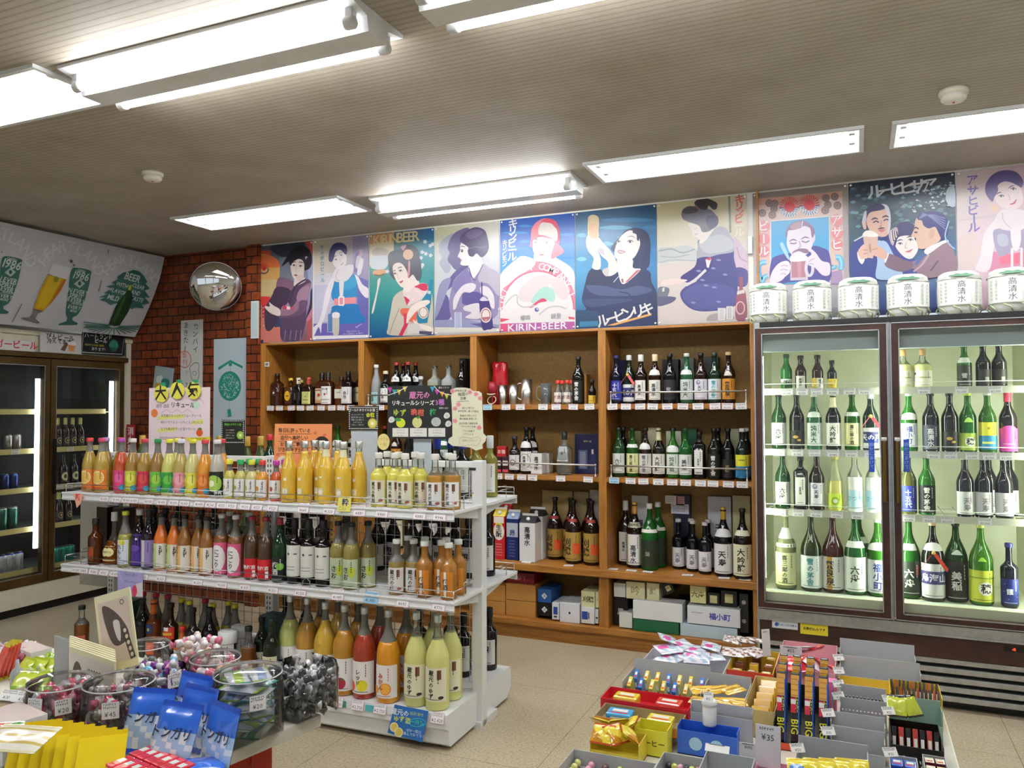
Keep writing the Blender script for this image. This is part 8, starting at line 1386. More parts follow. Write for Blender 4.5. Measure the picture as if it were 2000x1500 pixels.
# --- small signs standing on the left fridge cornice
sheet('shelf_sign', 'white sign with red katakana lettering on the beer fridge cornice', 'sign', (-60, 662, 68, 684), ('x', XL+.030), lambda a, w, h: a.text('コラガービール', 16, 672, .062, '#c8243c', bold=True), '#d4d2d0')
def s_bin(a, w, h): a.text('びんビール', 118, 659, .045, '#2a2622', jit=.06, bold=True); a.text('冷えてます', 116, 667, .04, '#2a2622', jit=.06, bold=True); a.poly([(118, 683), (128, 668), (134, 671), (126, 686)], '#6a4a38'); a.poly([(133, 672), (147, 674), (144, 687), (134, 685)], '#d88c4c'); a.blob([(134, 668), (147, 668), (147, 675), (133, 673)], '#e4e2de')
sheet('shelf_sign', 'curled white paper sign with beer bottle and glass drawing', 'sign', (78, 652, 160, 690), ('x', XL+.026), s_bin, '#c8c6c4')
def s_hl(a, w, h): a.ring(0, 0, 0, 0, '#fff') if 0 else None; a.line([(163, 646), (243, 653), (238, 692), (160, 688), (163, 646)], .005, '#c4c8c4', 0); a.text('ハートランド', 193, 657, .042, '#d8dcd8', jit=.05, bold=True); a.text('ビール', 197, 666, .038, '#d8dcd8', jit=.05, bold=True); a.text('HEARTLAND BEER', 185, 674, .02, '#c8b83c'); a.text('あります!', 192, 682, .03, '#d8dcd8', jit=.05); a.ell(222, 675, 9, 12, '#1f5a48'); a.blob([(213, 676), (216, 668), (222, 664), (228, 668), (231, 677), (224, 679)], '#2f7a60')
sheet('shelf_sign', 'black chalk-style beer sign with a green tree emblem by the brick wall', 'sign', (160, 643, 244, 693), ('x', XL+.034), s_hl, '#12161a')
# --- notices on the right fridge
sheet('sticker', 'yellow tax notice sticker on the display fridge base', 'sticker', (1563, 1206, 1617, 1240), ('y', FY-.0060), lambda a, w, h: (a.text('当店の商品の価格は', 1590, 1218, .0135, '#4a3c14', bold=True), a.text('消費税込みです', 1590, 1229, .0155, '#4a3c14', bold=True)), '#dcc82c', .001)
sheet('name_plate', 'white maker name plate with blue emblem on the fridge base', 'plate', (1508, 1212, 1558, 1228), ('y', FY-.0060), lambda a, w, h: (a.ell(1517, 1219, 4, 4, '#2c50b0'), a.text('FUKUSHIMA', 1538, 1221, .017, '#5a6a9c', bold=True)), '#d4d8e0', .001)
sheet('sticker', 'tiny printed sticker on the left side of the oak shelf', 'sticker', (517, 707, 526, 716), ('y', SY0-.001), lambda a, w, h: a.rect(518.5, 709, 524, 714, '#7a7468'), '#d8d4c8', .0008)
# ================================================================ beer fridge contents
oth('bb', 'gold-necked beer bottle', 'beer', 'dark', '#201814', '#a8a45a', [LB('#20180f', '', z=(.1, .45), ang=120, ops=[('e', 0, .5, .6, .7, '#b8b08a'), ('e', 0, .5, .5, .58, '#1c1814'), ('e', 0, .5, .2, .24, '#c8a838')], sub=False)], .05, 'beer_bottle')
oth('bc', 'oval-label beer bottle', 'beer', 'dark', '#17120e', '#2a2a2a', [LB('#17120e', '', z=(.1, .5), ang=120, ops=[('e', 0, .5, .85, 1, '#c8bc8a'), ('e', 0, .5, .4, .5, '#2a4a3a')], sub=False)], .02, 'beer_bottle')
def lf_row(items, z, place, X=XL-.16):
 for (px, key), o in zip(items, numbered(items)): put(key, (X, on_x(px, 850, X).y, z+.001-.012), f'{K[key][1]}, {o} from left on the {place} of the beer fridge', 'beer bottles in the beer fridge', pi/2)
lf_row([(112, 'bb'), (127, 'bb'), (141, 'bb'), (156, 'bb')], LSZ[3], 'upper shelf'); lf_row([(124, 'bc'), (145, 'bc'), (163, 'bc')], LSZ[2], 'middle shelf'); lf_row([(116, 'bb'), (134, 'bb')], LSZ[1], 'lower shelf')
def can(px, z, place, o, r, h, col, band, X=XL-.16, nm='drink_can', desc='silver can'):
 t = thing(nm, f'{desc}, {o} from left on the {place} of the beer fridge', 'can', (X, on_x(px, 850, X).y, z+.001-.012), pi/2, 'cans in the beer fridge'); b = MB(); b.lathe([(r*.85, 0), (r, .006), (r, h-.01), (r*.85, h), (r*.8, h-.002)], 18, col, cf=lambda q: band if h*.3 < q < h*.7 else col); b.build('body', 'foil', t)
 b = MB(); b.lathe([(r*.84, h), (r*.84, h+.001)], 16, '#c8c8c8'); b.build('lid', 'steel', t)
for px, o in ((14, 'first'), (32, 'second')): can(px, LSZ[3], 'upper shelf, near door', o, .033, .12, '#b8b4b0', '#8a8480'); can(px-4, LSZ[2]+.0, 'middle shelf, near door', o, .030, .12, '#3a5a9c', '#2a3a6c', desc='blue can')
for px, o in ((5, 'first'), (26, 'second')): can(px, LSZ[1], 'lower shelf, near door', o, .036, .168, '#c8d0cc', '#3a6a5c', desc='tall white can')
for i, px in enumerate((6, 22, 38)): can(px, LSZ[0], 'bottom shelf, near door', ORD[i+1], .036, .14, '#2c3c8c', '#c8ccd4', desc='blue can')
for i, px in enumerate((113, 126, 139)): can(px, LSZ[0], 'bottom shelf, far door', ORD[i+1], .034, .125, '#2f8a84', '#3aa494', desc='teal can')
for i, (px, z) in enumerate(((30, LSZ[3]), (138, LSZ[3]), (118, LSZ[2]), (136, LSZ[2]), (154, LSZ[2]))):
 X = XL-.083; price_tag(PR[i], (X, on_x(px, 850, X).y, z-.03), pi/2, f'price tag on the beer fridge rail, {ORD[i+1]} counting from the near door', 'price tags in the beer fridge', .06, .036, '#c8c4b4', '#dcd8cc', 0)
# ================================================================ candy tables
def ptable(name, label, T0, w, d, z, leg):
 t = thing(name, label, 'table', T0.to_translation(), T0.to_euler().z); b = MB(); b.box(-w, 0, -d, 0, z-.03, z, bv=.004); b.build('table_top', 'table', t)
 for x in (-w+.08, -.12):
  for y in (-d+.08, -.10):
   b = MB(); b.box(x-.022, x+.022, y-.03, y+.03, 0, z-.031); b.build('leg', leg, t)
 for x in (-w+.08, -.12): b = MB(); b.box(x-.018, x+.018, -d+.05, -.07, z-.10, z-.031); b.box(x-.018, x+.018, -d+.05, -.07, z-.40, z-.34); b.build('frame', leg, t)
 for y in (-d+.08, -.10): b = MB(); b.box(-w+.1, -.14, y-.018, y+.018, z-.10, z-.031); b.build('rail', leg, t)
ZL, ZR = .70, .50
ptable('candy_table', 'white-topped table on red legs heaped with candy, in front of the gondola', Matrix.Translation((-1.219, 1.624, 0)) @ Matrix.Rotation(rad(-11.3), 4, 'Z'), 1.12, 1.15, ZL, 'red_stand')
ptable('candy_table', 'low table fully covered with grey cardboard candy trays before the fridge', Matrix.Translation((.235, 3.02, 0)), .90, 1.5, ZR, 'white_metal')
def pillow(w, h, t, col, crimp='#ddd', art=None, seed=0):
 """a sealed wrapper lying face up: soft middle, flat serrated ends"""
 r = random.Random(seed); b = MB(); ph = [r.uniform(0, 6) for _ in range(4)]
 def z(u, v): return t/2*max(0, 1-(2*u-1)**6)*max(0, 1-(abs(2*v-1)/.84)**4 if abs(2*v-1) < .84 else 0)*(1+.22*sin(9*u+ph[0])*sin(7*v+ph[1]))
 cf = lambda u, v: crimp if abs(2*v-1) > .84 else (art(u, v) if art else col)
 for s in (1, -1): b.grid(lambda u, v: Vector(((u-.5)*w, (v-.5)*h*(1+.02*(int(u*14) % 2)), s*(z(u, v)+.0006))), 14, 12, col, cf=cf)
 return b
def wrap_mesh(col, tw, L=.05, r=.010):
 L *= .82
 b = MB(); pr = [(r*1.1, -L/2), (r*.25, -L*.27), (r*.8, -L*.22), (r, -L*.1), (r, L*.1), (r*.8, L*.22), (r*.25, L*.27), (r*1.1, L/2)]
 b.lathe(pr, 8, col, cf=lambda z: tw if abs(z) > L*.23 else col, T=Matrix.Rotation(pi/2, 4, 'Y'), flat=.8); return b.mesh('wrapper', 'film')
def heap(name, label, group, C, R, z, n, metas, seed, dz=.016, sq=None):
 r = random.Random(seed); k = 0; lay = 0; step = .032
 while k < n:
  rr = R*(1-.06*lay); cells = [(i, j) for i in range(-6, 7) for j in range(-6, 7) if (abs(i*step) < sq[0] and abs(j*step) < sq[1] if sq else (i*i+j*j)*step*step < rr*rr)]; r.shuffle(cells)
  for i, j in cells:
   if k >= n: break
   o = link(name, cached(('w',)+metas[k % len(metas)], lambda: wrap_mesh(*metas[k % len(metas)])), None, (C[0]+i*step+r.uniform(-.004, .004)+(lay % 2)*.012, C[1]+j*step+r.uniform(-.004, .004), z+.011+lay*dz*1.3)); o.rotation_euler = (r.uniform(-.4, .4), r.uniform(-.3, .3), r.uniform(0, 6.3)); tag(o, label, 'candy', group); k += 1
  lay += 1
def tub(label, C, R, h, z, lid=True, sq=False):
 t = thing('candy_tub', label, 'tub', (C[0], C[1], z+.0008), 0 if not sq else rad(-11)); b = MB(); p = 6 if sq else 2
 b.lathe([(R*.94, .0), (R, .008), (R, h*.85), (R*.93, h)], 28, '#f0f2f2', p=p, caps=False); b.build('wall', 'plastic', t)
 if lid: b = MB(); b.lathe([(R*.95, h+.001), (R*.95, h+.014), (R*.7, h+.02), (.002, h+.021)], 28, '#f0f2f2', p=p, caps=False); b.build('lid', 'plastic', t); b = MB(); b.tube([(R*.94*cos(k*pi/14), R*.94*sin(k*pi/14), h+.008) for k in range(28)], .0018, 5, '#f4f6f6', closed=True); b.build('rim', 'satin', t) if not sq else None
def at(px, py, z): q = on_z(px, py, z); return (q.x, q.y)
def bag(name, label, px, py, z, w, h, t, col, crimp, rot, art=None, group=None, cat='snack bag', txt='', tc='#fff', mat='film', dz=.0, sz=.25):
 """rot: (lean, roll, turn); lean of 90 degrees stands the bag on its lower edge"""
 t *= .72; q = at(px, py, z); ln = rad(rot[0]); o = thing(name, label, cat, (q[0], q[1], z+dz+.001+abs(sin(ln))*h/2+cos(ln)*t/2), (ln, rad(rot[1]), rad(rot[2])), group)
 pillow(w, h, t, col, crimp, art, len(label)+px).build('wrapper', mat, o)
 if txt: b = MB(); a = Art(); a.text(txt, 0, h*.05, w*sz, tc, local=True, bold=True); a.emit(b, lambda u, v, e: Vector((u, v, t*.62+.001+e))); b.build('print', 'paper', o)
 return o
def note(label, px, py, z, w, h, price, rz=0, tilt=-.35, small=''):
 q = at(px, py, z); o = price_tag(price, (q[0], q[1], z), rz, label, None, w, h, '#e8e6e2', '#ecebe6', tilt)
def tnote(label, C, R, z, w, h, price, off=0, edge='#e8e6e2'):
 """a card stuck on the viewer's side of a tub"""
 a = math.atan2(-C[1], -C[0])+off; price_tag(price, (C[0]+(R+.004)*cos(a), C[1]+(R+.004)*sin(a), z), math.atan2(cos(a), -sin(a)), label, None, w, h, edge, '#ecebe6', -.06)
TR = []
def tray(bl, fr, zr, hgt, col, label, face=None, inner=None, group='cardboard candy trays', back=0, txt=None, tc='#222', base=None):
 """open carton seen from above; bl, fr: photo pixels of the back-left and front-right rim corners"""
 a, c = at(bl[0], bl[1], zr), at(fr[0], fr[1], zr); x0, y1, x1, y0 = a[0]+.001, a[1]-.001, c[0]-.001, c[1]+.001
 for p in TR:
  ox, oy = min(x1, p[1])-max(x0, p[0]), min(y1, p[3])-max(y0, p[2])
  if ox > 0 and oy > 0:
   if ox < oy: x0, x1 = (p[1]+.001, x1) if x0+x1 > p[0]+p[1] else (x0, p[0]-.001)
   else: y0, y1 = (p[3]+.001, y1) if y0+y1 > p[2]+p[3] else (y0, p[2]-.001)
 TR.append((x0, x1, y0, y1)); h = zr-(base or ZR)-.001; w, d = x1-x0, y1-y0
 t = thing('candy_tray', label, 'tray', ((x0+x1)/2, (y0+y1)/2, (base or ZR)+.001), 0, group); b = MB(); s = .0018; f = face or col; hh = min(hgt, h)
 b.box(-w/2, w/2, -d/2, -d/2+s, 0, hh, col, cols=(col, col, f, col, col, col)); b.box(-w/2, w/2, d/2-s, d/2, 0, h+back, col); b.box(-w/2, -w/2+s, -d/2+s, d/2-s, 0, h, col); b.box(w/2-s, w/2, -d/2+s, d/2-s, 0, h, col); b.box(-w/2, w/2, -d/2, d/2, 0, s, col); b.build('carton', 'satin', t)
 if txt: b = MB(); ar = Art(); ar.h = .0006; ar.text(txt, 0, hh*.5, min(hh*.7, w*.85/len(txt)), tc, local=True, bold=True); ar.emit(b, flat((0, -d/2, 0), (1, 0, 0), (0, 0, 1), (0, -1, 0))); b.build('print', 'paper', t)
 return (x0+s, x1-s, y0+s, y1-s, (base or ZR)+.003)
def packs(B, n, rows, name, label, group, w, d, h, cols, lean=0, top=None):
 """small boxed or barred sweets standing in a tray B, n per row"""
 x0, x1, y0, y1, z = B; k = 0; w, d = min(w, (x1-x0)/n-.003), min(d, ((y1-y0)/rows-.004)/(1 if lean == 0 else 1.0))
 for j in range(rows):
  for i in range(n):
   c = cols[(i+j) % len(cols)]; m = cached(('pk', w, d, h, c, top), lambda: pack_mesh(w, d, h, c, top))
   o = link(name, m, None, (x0+(i+.5)*(x1-x0)/n, y0+(j+.5)*(y1-y0)/rows, z+h/2*cos(lean)+abs(sin(lean))*d/2+.0005)); o.rotation_euler = (lean, 0, R0.uniform(-.05, .05)); tag(o, label, 'sweet', group)
def pack_mesh(w, d, h, c, top):
 b = MB(); b.box(-w/2, w/2, -d/2, d/2, -h/2, h/2, c, bv=min(w, d)*.12, cols=None if not top else (c, c, c, c, c, top)); a = Art(); a.h = .0004; a.rect(-w*.3, -h*.1, w*.3, h*.22, '#f0ece0' if c != '#e8e6e0' else '#2c7ac0'); a.rect(-w*.34, -h*.32, w*.34, -h*.2, '#d8342c'); a.emit(b, flat((0, -d/2, 0), (1, 0, 0), (0, 0, 1), (0, -1, 0))); a.emit(b, flat((0, 0, h/2), (1, 0, 0), (0, d/h, 0), (0, 0, 1))); return b.mesh('pack', 'film')
# --- left table
C = at(594, 1392, ZL); tub('square clear tub of black wrapped sweets at the table corner', C, .066, .125, ZL, False, True); heap('wrapped_candy', 'black wrapped sweet in the square tub at the table corner', 'black sweets in the corner tub', C, .062, ZL+.004, 44, [('#1a1a1c', '#b0b0b4', .055, .011), ('#2a2a2e', '#8c8c90', .055, .011), ('#d0d0d2', '#3a3a3c', .055, .011), ('#141416', '#d4d4d6', .055, .011)], 1, sq=(.055, .055))
C = at(484, 1438, ZL); tub('round clear tub stacked with green and silver candy packs', C, .080, .135, ZL); tnote('white price card reading 20 yen on the green candy tub', C, .08, ZL+.085, .036, .032, '20', .25); r = random.Random(4)
for k in range(14):
 g = [.3, 1.7, .9, 2.4][k//2 % 4]; c = ['#c8ccd4', '#3aa08c', '#a8c83c', '#8aa4cc', '#d8dcdc'][k % 5]; m = cached(('pp', c), lambda: pillow(.045, .10, .016, c, '#9cc83c' if c[1] in 'c8' else '#2f9c94', lambda u, v: c if .3 < u < .7 else '#dfe3e6').mesh('wrapper', 'film')); o = link('candy_pack', m, None, (C[0]+((k % 2)*.05-.025)*cos(g), C[1]+((k % 2)*.05-.025)*sin(g), ZL+.014+(k//2)*.0205)); o.rotation_euler = (0, 0, g); tag(o, 'green and silver candy pack inside the round clear tub', 'candy', 'packs in the round tub')
C = at(312, 1378, ZL); tub('round clear tub of purple and blue twisted taffies', C, .066, .095, ZL, False); tnote('white price card reading 30 yen on the purple taffies', C, .066, ZL+.06, .036, .034, '30', .5); heap('taffy', 'purple and blue twisted taffy in the open round tub', 'taffies in the round tub', C, .058, ZL+.004, 42, [('#e4e0e4', '#7a2c8c', .06, .010), ('#4aa8d4', '#e4e6ea', .06, .010), ('#e08ab4', '#6c2a80', .06, .010), ('#dfc8a8', '#a84ab0', .06, .010)], 2)
C = at(420, 1368, ZL); tub('clear tub of pink wrapped snacks behind the blue bags', C, .066, .10, ZL); heap('wrapped_snack', 'pink and white wrapped snack in the tub behind the blue bags', 'snacks in the pink tub', C, .058, ZL+.004, 34, [('#d85a78', '#f0dce0', .06, .012), ('#e8e4e0', '#d04a6c', .06, .012), ('#d8b48c', '#e8a8b4', .06, .012)], 3)
C = at(384, 1322, ZL); tub('clear bag-lined tub of beige cookies at the rear of the candy table', C, .072, .07, ZL, False); heap('cookie_packet', 'beige cookie in clear pink-marked film at the table rear', 'cookie packets', C, .066, ZL+.004, 46, [('#dcc09c', '#e6dfe0', .055, .012), ('#e8e2e2', '#d86a8c', .055, .012), ('#d8c4b0', '#ece8e8', .055, .012)], 5)
C = at(290, 1322, ZL); tub('clear tub of grey and white sweets behind the banknote pad', C, .060, .08, ZL); heap('wrapped_candy', 'grey and white wrapped sweet behind the banknote pad', 'grey sweets', C, .05, ZL+.004, 14, [('#c8c8c8', '#8c8c8c', .05, .011), ('#5a5a5c', '#d0d0d0', .05, .011)], 6)
C = at(232, 1428, ZL); tub('large clear tub of grey and pink candy behind the yellow bags', C, .082, .105, ZL); tnote('white price card reading 45 yen on the large clear tub', C, .082, ZL+.06, .036, .036, '45', -.2); heap('wrapped_candy', 'dark and pink wrapped candy in the large clear tub', 'candy in the large tub', C, .074, ZL+.004, 60, [('#6a5a50', '#c8c0bc', .05, .012), ('#d8d2d2', '#c83a5c', .05, .012), ('#4c4038', '#9c948e', .05, .012)], 7)
C = at(116, 1424, ZL); tub('clear tub of pink candy beside the white carton', C, .074, .10, ZL); tnote('white price card reading 50 yen on the tub beside the white carton', C, .074, ZL+.062, .036, .036, '50', -.7); tnote('white price card reading 20 yen on the pink-filled tub', C, .074, ZL+.058, .034, .034, '20', .1); heap('wrapped_candy', 'pink wrapped candy in the tub beside the white carton', 'candy in the pink-filled tub', C, .066, ZL+.004, 44, [('#c83a5c', '#e4a0b0', .055, .012), ('#d8506c', '#c8c4c4', .055, .012), ('#7a9c3c', '#d84a64', .055, .012)], 8)
blue = lambda u, v: '#2c6ad8' if v > .58 or v < .1 else ('#a8c8ec' if (int(u*7)+int(v*9)) % 3 else '#e4ecf4')
for i, (px, py, ln, tn) in enumerate(((288, 1466, 66, 14), (340, 1500, 66, 4), (382, 1462, 74, -4), (428, 1506, 76, -14), (372, 1432, 72, -4))): bag('candy_bag', f'bright blue zip bag of cone snacks, {["far left", "second", "rear right", "front right with white panel", "rearmost"][i]} one of five', px, py, ZL, .105, .135, .026, '#2c6ad8', '#1f50c0', (ln, 0, tn), blue, 'blue cone snack bags', txt='トンガリ', tc='#26304c', dz=-.002)
bag('candy_bag', 'blue zip bag lying flat in front of the standing blue bags', 384, 1540, ZL, .10, .12, .02, '#3a7adc', '#1f50c0', (8, 0, 35), blue, 'blue cone snack bags', dz=.01)
for i in range(7): bag('snack_packet', f'yellow snack packet in a leaning row, {ORD[i+1]} from left', 64+i*22, 1500+i*4, ZL, .09, .12, .006, '#e4c81c', '#d4b40c', (40, 0, 42), None, 'yellow snack packets')
bag('noodle_packet', 'clear packet of pale candy sticks lying on the yellow packets', 36, 1462, ZL+.085, .13, .08, .014, '#dcd6bc', '#d8cfa0', (14, 0, 15), lambda u, v: '#efeadb' if int(v*12) % 3 else '#c8b060', dz=.004)
q = at(256, 1530, ZL)
for k in range(12): o = link('candy_box', cached('rb', lambda: pack_mesh(.026, .05, .02, '#d8283c', None)), None, (q[0]+(k % 6)*.027*.98-.03, q[1]-(k % 6)*.027*.19+(k//6)*.055, ZL+.03)); o.rotation_euler = (0, 0, rad(-11)); tag(o, 'little red candy box in the double row at the table front', 'candy', 'red candy boxes')
b_ = box_thing('box_riser', 'low brown carton under the little red candy boxes', 'box', q[0]-.05, q[0]+.13, q[1]-.05, q[1]+.09, ZL+.001, ZL+.019, '#b4884c', rz=rad(-11))
# banknote pads and their display
def bill(a, w, h): a.rect(-w*.42, h*.1, w*.42, h*.9, '#d8c4b4'); a.blob([(-w*.3, h*.85), (w*.1, h*.7), (w*.35, h*.4), (0, h*.3), (-w*.2, h*.45)], '#5c4a44'); a.blob([(-w*.05, h*.62), (w*.12, h*.6), (w*.1, h*.36), (-.0, h*.42)], '#d8d0c8'); a.line([(w*.22, h*.52), (w*.38, h*.10)], .017, '#4a403a', 0); [a.ell(w*(.24+.03*k), h*(.47-.08*k), .005, .006, '#d8cfae', 8) for k in range(5)]; a.ring(w*.25, h*.84, w*.05, .002, '#4a3c34')
q = at(236, 1352, ZL); t = box_thing('toy_money_pad', 'tall cream toy banknote standing upright in its rack', 'toy money', q[0]-.058, q[0]+.058, q[1]-.002, q[1]+.002, ZL+.06, ZL+.265, '#e6dfb4', ops=bill); t.rotation_euler = (-.18, -.30, .2)
for i in range(6): q = at(176, 1372-i*5, ZL); t = box_thing('toy_money_pad', f'cream toy banknote pad in the rack, {ORD[i+1]} from the front', 'toy money', q[0]-.115, q[0]+.115, q[1]-.003, q[1]+.003, ZL+.001, ZL+.125, '#e6dfb8', group='toy banknote pads', ops=lambda a, w, h: (a.rect(-w*.48, h*.06, w*.48, h*.9, '#dfd8cc'), a.text('1000000', w*.12, h*.62, .022, '#2c2622', local=True, bold=True), a.blob([(-w*.4, h*.2), (-w*.36, h*.6), (-w*.28, h*.75), (-w*.18, h*.6), (-w*.16, h*.2)], '#5a4c46'), a.text('00', w*.4, h*.35, .024, '#2c2622', local=True, bold=True))); t.rotation_euler = (-.02, 0, -.2)
q = at(120, 1392, ZL); t = box_thing('card_holder', 'grey bent card standing before the toy banknotes', 'card', q[0]-.03, q[0]+.03, q[1]-.001, q[1]+.001, ZL+.004, ZL+.19, '#a9a9a8'); t.rotation_euler = (.05, .06, -.1)
# rear left of the table
for px, py, w, d, h, c, lb in ((38, 1405, .13, .10, .055, '#b58a50', 'open brown carton at the far left of the candy table'), (22, 1470, .13, .09, .085, '#e2e2e2', 'white carton of candy packets at the left front'), (60, 1296, .13, .06, .05, '#dcdcda', 'white carton of leaflets at the far corner')):
 q = at(px, py, ZL); box_thing('candy_carton', lb, 'box', q[0]-w/2, q[0]+w/2, q[1]-d/2, q[1]+d/2, ZL+.001, ZL+h, c, rz=-.2, top='#8a7a60' if c == '#b58a50' else '#c8b8b0')
for i in range(5): bag('jelly_packet', f'lime green packet behind the brown carton, {ORD[i+1]} of five', 44+(i % 3)*24, 1330+(i//3)*30, ZL, .06, .07, .012, '#b8cc3c', '#a8bc2c', (50, 0, -10+i*9), lambda u, v: '#c8d84c' if v > .4 else '#8ab03c', 'lime packets')
for i in range(4): bag('carrot_packet', f'orange-red cone packet at the left photo edge, {ORD[i+1]} of four', 2+i*7, 1330-i*3, ZL, .035, .10, .02, '#d0503c', '#d8cc3c', (70, 0, i*8-12), None, 'cone packets')
C = at(14, 1296, ZL); heap('wrapped_candy', 'pink-grey wrapped sweet heaped at the far left table corner', 'sweets at the far corner', C, .09, ZL+.004, 40, [('#b8a8ac', '#d8c8cc', .05, .012), ('#d8d4d4', '#c86a80', .05, .012)], 11)
C = at(105, 1318, ZL); heap('lime_sweet', 'lime wrapped sweet heaped behind the grey card', 'lime sweets', C, .08, ZL+.004, 36, [('#b8c848', '#d8dca0', .05, .012), ('#d8d8c0', '#98b83c', .05, .012)], 12)
q = at(33, 1352, ZL); t = thing('glue_bottle', 'small translucent bottle beside the lime packets', 'bottle', (q[0], q[1], ZL+.001)); b = MB(); b.lathe([(.016, 0), (.017, .05), (.012, .06), (.006, .066), (.004, .085)], 14, '#c8ccd0'); b.build('body', 'frost', t)
for i, (px, py) in enumerate(((8, 1368), (38, 1372))): note(f'white price card propped in the brown carton, {ORD[i+1]} from left', px, py, ZL+.06, .05, .03, '30', .2, -1.0)
for i in range(6): bag('candy_packet', f'red and green packet in the white carton, {ORD[i+1]} of six', 4+i*9, 1448-(i % 2)*8, ZL+.085, .05, .05, .012, '#c83c34', '#d8d4d0', (20, 0, i*30), lambda u, v: '#5a9c3c' if u > .5 else '#d84838', 'carton packets')
# --- right table
GY = '#b3b5b6'
B = tray((1275, 1265), (1412, 1318), .585, .085, '#d8d8dc', 'white tray under the heap of squid snack bags')
pk = lambda u, v: '#d85a9c' if (u-.3)**2+(v-.6)**2 < .05 else ('#e4e0e6' if int(u*5+v*4) % 2 else '#a8c0d4')
for i in range(9): bag('squid_bag', f'clear pink-lettered squid snack bag heaped at the table rear, {ORD[i+1]} of nine', 1305+(i % 4)*28, 1296-(i//4)*9-(i % 2)*5, .585, .085, .065, .016, '#d4d0d8', '#c8c0d0', (6+(i % 3)*6, 0, -25+i*17), pk, 'squid snack bags', dz=.004+(i//4)*.017)
B = tray((1412, 1262), (1510, 1318), .58, .08, '#d8b43c', 'yellow and red tray with brown round pictures', '#c83c2c', txt='●●', tc='#7a3420'); packs(B, 3, 3, 'cookie_box', 'small yellow and brown cookie box in the yellow and red tray', 'cookie boxes', .03, .03, .066, ['#d8b43c', '#8a5034'])
for i in range(6): bag('clear_bag', f'clear bag of brown snacks on the yellow tray, {ORD[i+1]} of six', 1432+(i % 3)*22, 1284-(i//3)*14, .58, .08, .065, .016, '#c8bcb8', '#d8d4d4', (10, 0, i*31), lambda u, v: '#8a5c4c' if (int(u*6)+int(v*6)) % 3 == 0 else '#d8d2d0', 'brown snack bags', dz=.006+(i//3)*.018)
B = tray((1530, 1250), (1632, 1312), .60, .09, '#d8a0a8', 'pink tray of red bags and white rolls below the yellow sticker')
for i in range(7): bag('red_bag', f'shiny red bag in the pink tray, {ORD[i+1]} of seven', 1545+(i % 4)*22, 1302-(i//4)*22, .60, .07, .07, .018, '#d8283c', '#c81c30', (25, 0, i*40), (lambda u, v: '#e8e4ea' if i % 3 == 2 else '#dc2c3c'), 'red bags', dz=-.012+(i//4)*.012)
B = tray((1240, 1300), (1372, 1352), .575, .05, GY, 'grey tray of blue and yellow bars with red front', '#c81c24', txt='LOTTE', tc='#f0e8e4', back=.03)
packs(B, 7, 2, 'candy_bar', 'blue and yellow bar standing in the red-fronted tray', 'bars in the red-fronted tray', .012, .04, .065, ['#e0cc4c', '#3a78c8', '#e4d870'], .5)
B = tray((1192, 1340), (1345, 1388), .57, .035, '#c82430', 'red tray holding two rows of colourful gum packs', base=.535); packs(B, 2, 1, 'gum_pack', 'red and yellow gum pack in the red tray', 'gum packs in the red tray', .075, .055, .032, ['#e0c83c', '#d8483c'])
B = tray((1182, 1372), (1325, 1424), .56, .035, '#a89468', 'brown-edged tray holding two blue gum packs', '#d88c2c', base=.53); packs(B, 2, 1, 'gum_pack', 'blue and yellow gum pack in the brown-edged tray', 'gum packs in the brown-edged tray', .075, .055, .03, ['#3a9cd0', '#d8c83c'])
B = tray((1170, 1418), (1248, 1458), .56, .03, '#d8c43c', 'yellow tray of crumpled corn snack packets')
for i in range(6): bag('corn_packet', f'crumpled yellow corn snack packet, {ORD[i+1]} of six', 1178+(i % 3)*26, 1452-(i//3)*22, .55, .06, .06, .022, '#d8b42c', '#b8401c', (35, 0, i*55), lambda u, v: '#e4cc3c' if u+v > .7 else '#c88a1c', 'corn snack packets')
B = tray((1250, 1402), (1300, 1436), .575, .07, '#e0d83c', 'yellow carton lettered in katakana beside the blue box', txt='コーヒー', tc='#4a3414')
B = tray((1366, 1322), (1456, 1368), .585, .07, GY, 'grey tray of golden banana snacks', back=.02)
for i in range(6): bag('banana_packet', f'golden banana snack packet, {ORD[i+1]} of six', 1375+(i % 3)*28, 1378-(i//3)*20, .565, .085, .045, .018, '#d8a428', '#c8921c', (10, 0, -10+i*13), lambda u, v: '#e4bc40' if int(v*8) % 3 else '#a87818', 'banana packets', dz=(i//3)*.006)
B = tray((1470, 1318), (1514, 1392), .58, .08, '#c8b070', 'narrow tray of gold foil packs beside the chocolate bars')
packs(B, 1, 5, 'gold_pack', 'gold foil pack in the narrow tray', 'gold foil packs', .05, .03, .07, ['#d8a820'], -.5)
B = tray((1516, 1330), (1622, 1426), .575, .02, '#1c1a18', 'black and orange display carton of long chocolate bars', '#d8502c')
